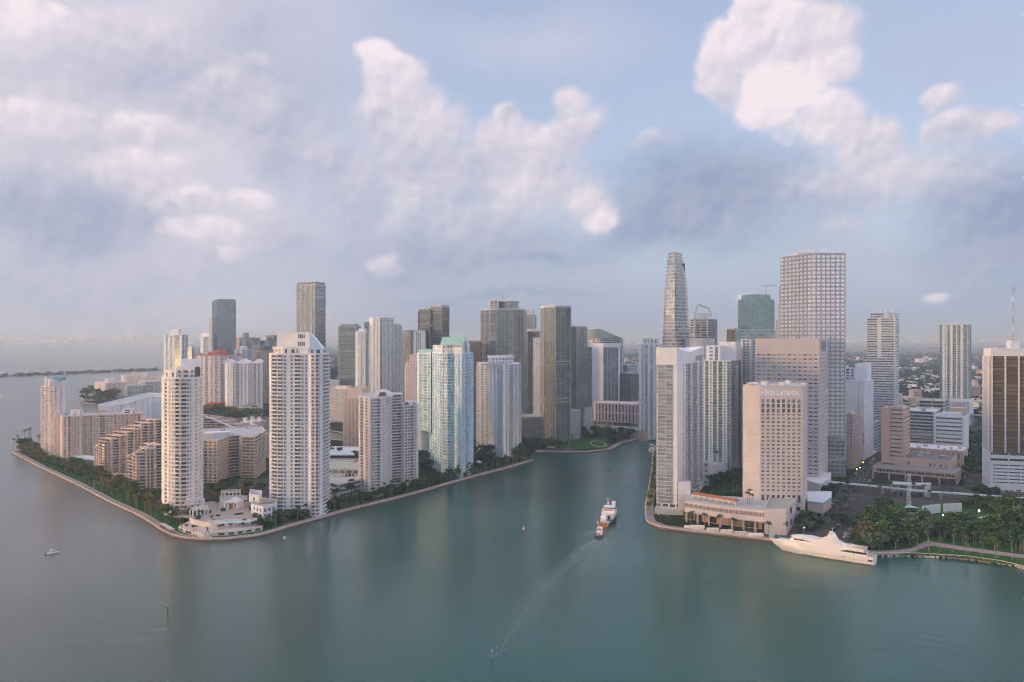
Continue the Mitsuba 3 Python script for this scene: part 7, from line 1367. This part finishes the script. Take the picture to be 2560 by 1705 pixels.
# ------------------------------------------------------------------ cars
def cars():
    def car(x, y, rot, col, label, group=None, key='parked_car', van=False):
        b = Thing(key, label, 'van' if van else 'car', group); ca, sa = math.cos(rot), math.sin(rot)
        w = lambda P: np.stack([x + P[:, 0] * ca - P[:, 1] * sa, y + P[:, 0] * sa + P[:, 1] * ca, LZ + .1 + P[:, 2]], 1)
        def prof(part, pts, hw, hw2, c, mat):
            n = len(pts); L = np.array([[a, -k, h] for (a, h), k in zip(pts, [hw if h < .95 else hw2 for _, h in pts])]); Rr = L * [1, -1, 1]; L, Rr = w(L), w(Rr)
            b.q(part, [[L[i], Rr[i], Rr[(i + 1) % n], L[(i + 1) % n]] for i in range(n)], c, mat, 0)
            for S, o in ((L, 1), (Rr, -1)):
                ce = S.mean(0); b.q(part, [[S[i], S[(i + 1) % n], ce, ce] for i in range(n)], c, mat, 0)
        H = 1.9 if van else 1.45
        prof('body', [(-2.2, .25), (2.2, .25), (2.25, .6), (2.05, .78), (1.0, .92), (-2.1, .94), (-2.25, .6)], .9, .88, col, 'gloss')
        prof('window', [(-1.95 if van else -1.7, .93), (1.05, .92), (.45, H - .12), (-1.7 if van else -1.1, H - .12)], .84, .7, (.03, .035, .04), 'glass')
        prof('roof', [(-1.72 if van else -1.15, H - .13), (.48, H - .13), (.4, H), (-1.6 if van else -1.05, H)], .72, .7, col, 'gloss')
        for k, (a, s) in enumerate(((1.35, -1), (1.35, 1), (-1.35, -1), (-1.35, 1))):
            th = np.linspace(0, 6.283, 9)[:-1]; C = np.stack([a + .33 * np.cos(th), np.full(8, .9 * s), .23 + .33 * np.sin(th)], 1); ce = w(np.array([[a, .92 * s, .23]]))[0]; C = w(C)
            b.q('wheel' if k == 0 else 'wheel_%03d' % k, [[C[i], C[(i + 1) % 8], ce, ce] for i in range(8)] + [[C[i], C[(i + 1) % 8], w(np.array([[a + .33 * np.cos(th[(i + 1) % 8]), .7 * s, .23 + .33 * np.sin(th[(i + 1) % 8])]]))[0], w(np.array([[a + .33 * np.cos(th[i]), .7 * s, .23 + .33 * np.sin(th[i])]]))[0]] for i in range(8)], (.02, .02, .02), 'paint', 0)
        b.done()
    wh, bk, sv, og, gy, rd = (.62, .63, .65), (.02, .021, .024), (.35, .36, .37), (.45, .15, .03), (.12, .125, .13), (.3, .05, .04)
    nm = {wh: 'white', bk: 'black', sv: 'silver', og: 'orange', gy: 'grey', rd: 'red'}
    right = [(2172,1268,wh),(2182,1259,gy),(2166,1278,bk),(2159,1286,bk),(2152,1293,sv),(2149,1300,wh),(2144,1305,wh),(2137,1312,bk),(2132,1318,sv),(2128,1325,wh),(2118,1337,wh),(2116,1344,wh)]
    for i, (u, v, c) in enumerate(right):
        x, y = G2(u, v); car(x, y, .15, c, f'{nm[c]} car in the row along the park, ' + ('last at the boulevard end' if i == 0 else 'second from the boulevard end' if i == 1 else 'nearest the yacht' if i == 11 else f'between a {nm[right[i-1][2]]} and a {nm[right[(i+1)%12][2]]} one'), 'cars parked along the park side')
    left = [(2090,1322,gy),(2094,1318,bk),(2086,1326,bk),(2098,1314,wh),(2082,1333,gy),(2114,1268,og),(2120,1272,bk),(2090,1254,wh),(2096,1258,sv),(2082,1262,sv),(2128,1254,gy),(2133,1250,sv)]
    for i, (u, v, c) in enumerate(left):
        x, y = G2(u, v); car(x, y, .5, c, f'{nm[c]} car parked in the median rows right of the hotel' + (', the only orange one' if c is og else f' beside a {nm[left[i-1][2]]} one'), 'cars parked in the median rows')
    st = [(2150,1190,gy),(2162,1180,bk),(2158,1174,sv),(2136,1190,bk),(2140,1185,wh),(2170,1166,bk),(2176,1176,gy),(2180,1160,sv),(2170,1150,bk),(2184,1149,wh),(2190,1145,bk)]
    for u, v, c in st: x, y = G2(u, v); car(x, y, .92, c, f'{nm[c]} car in the street between the beige block and the peach block', f'{nm[c]} cars in the street', 'street_car')
    x, y = G2(2174, 1204); car(x, y, .9, wh, 'white van stopped at the corner of the peach podium', None, 'delivery_van', True)
    for u, v, c in ((2413,1195,wh),(2413,1180,gy),(2455,1205,sv),(2240,1241,bk),(2247,1243,gy),(2292,1237,wh),(2480,1247,wh),(2500,1249,sv)): x, y = G2(u, v); car(x, y, 1.0 if v < 1210 else -.1, c, f'{nm[c]} car on the ' + ('tree lined avenue left of the bronze tower' if v < 1210 else 'boulevard under the white guideway'), f'{nm[c]} cars on the ' + ('avenue' if v < 1210 else 'boulevard'), 'street_car')
    for i, (u, v) in enumerate(((560,1228),(568,1227),(576,1226),(584,1225),(566,1236),(574,1235),(582,1234),(590,1233),(640,1222),(648,1220),(655,1218),(640,1212),(392,1238),(389,1235))):
        c = (wh, gy, sv, bk)[i % 4]; x, y = G2(u, v); car(x, y, 1.2, c, f'{nm[c]} car in the parking court between the two tallest island towers' if u > 400 else f'{nm[c]} car behind the palms left of the bowed tower', f'{nm[c]} cars of the parking court' if u > 400 else None)
cars()
# ------------------------------------------------------------------ right bank furniture
def right_bank():
    b = Thing('elevated_guideway', 'white elevated guideway on slim piers crossing before the peach block', 'guideway')
    pts = [G2(u, v, 8.5) for u, v in ((2030, 1199), (2080, 1204), (2177, 1213), (2300, 1226), (2405, 1233), (2560, 1245), (2760, 1262))]; L = []
    for k, (a, c) in enumerate(zip(pts[:-1], pts[1:])):
        b.beam('beam' if k == 0 else 'beam_%03d' % k, (*a, 8.), (*c, 8.), 3.2, 1.3, (.66, .68, .70)); n = max(1, round(np.hypot(*(c - a)) / 26))
        for j in range(n): q = a + (c - a) * (j + .5) / n; L.append(q)
    for i, q in enumerate(L): b.box('pier' if i == 0 else 'pier_%03d' % i, (*q, LZ), (1.2, 1.2, 5.8), (.55, .55, .54)); b.box('pier_cap' if i == 0 else 'pier_cap_%03d' % i, (*q, LZ + 5.1), (3, 1.2, .8), (.58, .58, .57))
    b.done()
    b = Thing('guideway_station', 'low station with a flat pale roof behind the guideway before the peach podium', 'station')
    f = [(350.1,735),(380.5,728),(388.7,738),(357.8,748)]; b.prism('roof', f, 11.5, 12.2, (.5, .53, .57)); b.prism('platform', scaled(f, .95), 5.5, 6.4, (.45, .46, .46)); block(b, [(376.3,727),(381.6,726),(386.7,735),(381.8,737)], LZ, 13, 10, 'W1', (.62, .6, .6), DK, plainback=1, parapet=.3)
    for i in range(6): q = np.array(f[0]) + (np.array(f[1]) - f[0]) * (i + .3) / 6; b.box('column' if not i else 'column_%03d' % i, (q[0], q[1] + 2, LZ), (.7, .7, 9.9), (.5, .5, .5))
    b.done()
    b = Thing('lattice_tower', 'white twisted lattice memorial tower in the park', 'tower')
    x, y = G2(2273, 1268); H_ = 29.; n = 14; wd = lambda k: 1.75 + .3 * math.sin(k * .9)
    P = [[(x + wd(k) * math.cos(2.09 * j + .17 * k), y + wd(k) * math.sin(2.09 * j + .17 * k), LZ + H_ * k / n) for j in range(3)] for k in range(n + 1)]
    q = 0
    for k in range(n):
        for j in range(3):
            for a, c in ((P[k][j], P[k + 1][j]), (P[k][j], P[k + 1][(j + 1) % 3]), (P[k][j], P[k][(j + 1) % 3])): b.beam('strut' if q == 0 else 'strut_%03d' % q, a, c, .16, .16, (.74, .75, .78)); q += 1
    b.prism('base', [(x - 6, y - 3), (x + 7, y - 4), (x + 2, y + 6)], LZ, LZ + .6, (.6, .6, .6)); b.done()
    for lab, u0, u1, v0, v1, h in (('left of the two large blank white screens on the park lawn', 2305.5, 2351, 1288, 1282, 7.2), ('right of the two large blank white screens on the park lawn', 2359, 2404.5, 1283, 1280, 7.4)):
        b = Thing('white_screen', lab, 'screen'); a, c = G2(u0, v0), G2(u1, v1); b.beam('panel', (*a, LZ + h / 2 + .3), (*c, LZ + h / 2 + .3), .5, h, (.70, .71, .74)); d = c - a
        for k in range(3): q = a + d * (.15 + .35 * k) + [.1, 1.2]; b.beam('brace' if k == 0 else 'brace_%03d' % k, (q[0], q[1], LZ + h * .7), (q[0], q[1] + 2.6, LZ), .3, .3, (.5, .5, .5))
        b.done()
    b = Thing('stage_ramp', 'long low pale ramp leading to the white screens', 'ramp'); b.beam('ramp', (*G2(2246, 1288), LZ + .6), (*G2(2306, 1279), LZ + .6), 4, 1.2, (.6, .6, .61)); b.done()
    b = Thing('bandshell_roof', 'angular white bandshell roof rising from the park trees', 'bandshell')
    a = [G2(2422, 1312, 6), G2(2424, 1302, 6), G2(2468, 1297, 9), G2(2478, 1302, 8), G2(2492, 1310, 5), G2(2450, 1316, 4)]; z = (7, 7, 11.5, 9.5, 6.5, 5)
    V = [[*p, h] for p, h in zip(a, z)]; b.q('shell', [[V[0], V[1], V[2], V[5]], [V[2], V[3], V[4], V[5]]], (.72, .72, .75)); b.q('shell_underside', [[[*p[:2], p[2] - .5] for p in (V[5], V[2], V[1], V[0])], [[*p[:2], p[2] - .5] for p in (V[5], V[4], V[3], V[2])]], (.6, .6, .62))
    for i in (0, 1, 4): b.box('post' if i == 0 else 'post_%03d' % i, (*a[i], LZ), (.5, .5, z[i] - 2), (.6, .6, .6))
    b.done()
    # lamps that are lit in the photograph
    def lamp(key, label, u, v, h, col, power, r=.5, group=None):
        b = Thing(key, label, 'street lamp', group); p = G2(u, v, h)
        b.tube('post', [(*p, LZ), (*p, h)], .14, (.45, .46, .46), 5); b.box('arm', (p[0], p[1], h - .25), (1.6, .2, .15), (.4, .4, .4)); m = trimesh.creation.icosphere(1, r); b.done()
        scene[b.key + '__globe'] = {**mikit.ply(trimesh.Trimesh(m.vertices + [p[0], p[1], h + r], m.faces), 'paint', uv=tint(np.full((len(m.vertices), 3), .8))), 'emitter': {'type': 'area', 'radiance': rgb(*(np.array(col) * power))}}
    lamp('park_lamp', 'lit park light tower behind the lawn at right', 2448, 1279, 15, (1, .95, .8), 1.2, .7); lamp('park_lamp', 'lit park lamp at the lawn edge between the screens', 2358, 1289, 8, (1, .95, .85), .8, .4); lamp('park_lamp', 'lit park lamp among the trees below the bandshell', 2423, 1317, 9, (1, .92, .75), 1.2, .7)
    for u, v, t in ((2142, 1174, 'nearest'), (2158, 1157, 'middle'), (2187, 1130, 'farthest')): lamp('street_lamp', t + ' of the orange lit lamps along the street by the beige block', u, v, 9, (1, .42, .1), .9, .6)
    lamp('street_lamp', 'white lit lamp in the street beside the nearest orange one', 2150, 1170, 9, (1, .97, .9), .8, .45); lamp('street_lamp', 'small white lit lamp by the hotel drive', 2010, 1320, 6, (1, .95, .85), .6, .35)
    # riprap
    S_ = np.array([(244.4,533.9),(264.2,534.8),(280.9,531.4),(301.1,526.6),(316.9,515.3),(323.3,502.7),(329.8,482.5)]); sl = np.r_[0, np.cumsum(np.hypot(*np.diff(S_, axis=0).T))]
    b = Thing('riprap', 'bank of tan boulders along the park shore', 'rocks'); base = trimesh.creation.icosphere(0, 1.)
    for i in range(290):
        t = R.rand() * sl[-1]; q = np.array([np.interp(t, sl, S_[:, 0]), np.interp(t, sl, S_[:, 1])]); off = R.uniform(-2.2, 1.4); r = R.uniform(.45, 1.15)
        v = base.vertices * (r * R.uniform(.7, 1.2, (12, 3))); v = v @ np.array(trimesh.transformations.random_rotation_matrix(R.rand(3)))[:3, :3]
        b.m('rock' if i == 0 else 'rock_%03d' % i, v + [q[0], q[1] + off * 1.3, .35 + .6 * (off + 2.2) / 3.], base.faces, np.array((.46, .40, .31)) * R.uniform(.5, 1.25))
    b.done()
    # flag pole like lamps on the promenade
    for i, (u, v) in enumerate(((2198,1376),(2240,1377),(2274,1364),(2310,1350))): q = G2(u, v); b = Thing('path_lamp', 'slim unlit lamp post along the park path', 'street lamp', 'unlit lamps along the park path'); b.tube('post', [(*q, LZ), (*q, 8), (q[0] + 1.2, q[1], 8.6)], .11, (.5, .45, .3), 4); b.box('head', (q[0] + 1.4, q[1], 8.4), (.9, .3, .2), (.6, .6, .55)); b.done()
    # expressway and bridge
    b = Thing('elevated_expressway', 'grey elevated expressway decks behind the striped tower', 'expressway')
    for k, (u0, u1, Y0, Y1, h) in enumerate(((2236, 2352, 1500, 1480, 27), (2236, 2460, 1420, 1330, 19), (2420, 2462, 1600, 1560, 24))):
        a, c = np.array([(u0 - 1280) / 1990 * Y0, Y0]), np.array([(u1 - 1280) / 1990 * Y1, Y1]); nm = 'deck' if k == 0 else 'deck_%03d' % k; b.beam(nm, (*a, h), (*c, h), 14, 2, (.34, .35, .34)); b.beam(nm + '__parapet', (*(a - [0, 7]), h + 1.6), (*(c - [0, 7]), h + 1.6), .5, 1.2, (.42, .43, .43))
        n = int(np.hypot(*(c - a)) / 30)
        for j in range(n): q = a + (c - a) * (j + .5) / n; b.box('pier_%d0%d' % (k + 1, j), (*q, LZ), (3, 2, h - 2.6), (.36, .36, .35))
    b.done()
    b = Thing('bascule_bridge', 'tan concrete bridge with a small tower house over the river', 'bridge'); tn = (.50, .42, .36)
    a, c = np.array((136.5,1235)), np.array((250.3,1215)); b.beam('deck', (*a, 9.5), (*c, 9.5), 18, 1.6, (.36, .34, .32)); b.beam('parapet', (*(a - [0, 9]), 10.8), (*(c - [0, 9]), 10.8), .6, 1.1, tn)
    block(b, [(182.6,1150),(190.2,1140),(201.1,1150),(203.1,1175),(187.8,1175)], -.5, 14.5, 7, ['W1 O.2 W1', 'W.6 O.3 W.6'], tn, (.05, .045, .04), plainback=1, roofc=tn); block(b, [(185.2,1152),(191.2,1146),(197.0,1153),(194.4,1165)], 14.5, 17.5, 3, 'W1', tn, DK, plainback=1)
    x, y = (188.1,1155); b.tube('column_monument', [(x, y, 14), (x, y, 24)], [.9, .7], (.12, .09, .08), 8); b.prism('abutment', [(155.5,1190),(185.0,1165),(194.2,1215),(162.0,1240)], LZ, 8.6, (.42, .37, .33)); b.beam('span', (*np.array((204.0,1180)), 8.5), (*np.array((242.1,1175)), 8.5), 14, 2, (.2, .18, .16)); b.done()
    b = Thing('awning', 'small red canopy by the riverside road behind the palms', 'canopy'); x, y = (121.1,1230); b.box('roof', (x, y, 10), (20, 9, 4), (.55, .07, .05), .2); 
    for k, a in enumerate((-8, 8)): b.box('post' if not k else 'post_001', (x + a, y - 3, LZ), (.5, .5, 8.5), (.4, .4, .4))
    b.done()
    b = Thing('gazebo', 'white gazebo with a hipped roof under the palms right of the aqua tower', 'gazebo'); x, y = G2(1196, 1166, 1.6); 
    for k, (a, c) in enumerate(((-3, -3), (3, -3), (3, 3), (-3, 3))): b.box('post' if not k else 'post_%03d' % k, (x + a, y + c, LZ), (.5, .5, 4), (.74, .76, .78))
    m = trimesh.creation.cone(6, 3, sections=4); b.m('roof', m.vertices + [x, y, LZ + 4], m.faces, (.74, .77, .8)); b.done()
    b = Thing('boat_dock', 'short pale dock with piles at the riverfront below the low grey wing', 'dock'); a = np.array((24.9,1030.5)); b.beam('deck', (*a, 1.1), (*(a + [16, -3]), 1.1), 4, .3, (.5, .5, .5))
    for k in range(6): b.tube('pile' if k == 0 else 'pile_%03d' % k, [(a[0] + 3 * k, a[1] - 2.5 - .5 * k, -1), (a[0] + 3 * k, a[1] - 2.5 - .5 * k, 3.2)], .3, (.62, .63, .63), 5)
    b.done()
    b = Thing('water_taxi_kiosk', 'teal kiosk on the promenade before the yacht bow', 'kiosk'); x, y = G2(1930, 1347); b.box('booth', (x, y, LZ), (2.6, 2.4, 2.6), (.25, .5, .45)); b.box('roof', (x, y, LZ + 2.6), (3.2, 3, .3), (.3, .52, .48)); b.done()
    # hedges on the promenade side of the terrace
    b = Thing('sign_board', 'white wave shaped low wall and planters by the riverfront wing', 'wall'); a, c = (34.8,1064.8), (60.9,1053.0); b.beam('wall', (*a, 3), (*c, 3), .6, 2.6, (.6, .6, .6)); b.box('planter', (*c, LZ), (3, 2, 1), (.5, .48, .46)); b.done()
right_bank()

scene['haze'] = {'type': 'cube', 'to_world': T().translate((0, 70000, 127.5)).scale((149500, 75000, 130.5)), 'bsdf': {'type': 'null'}, 'interior': {'type': 'ref', 'id': 'air'}}
labels['haze'] = {'kind': 'stuff', 'label': 'thin morning haze over the bay and city'}
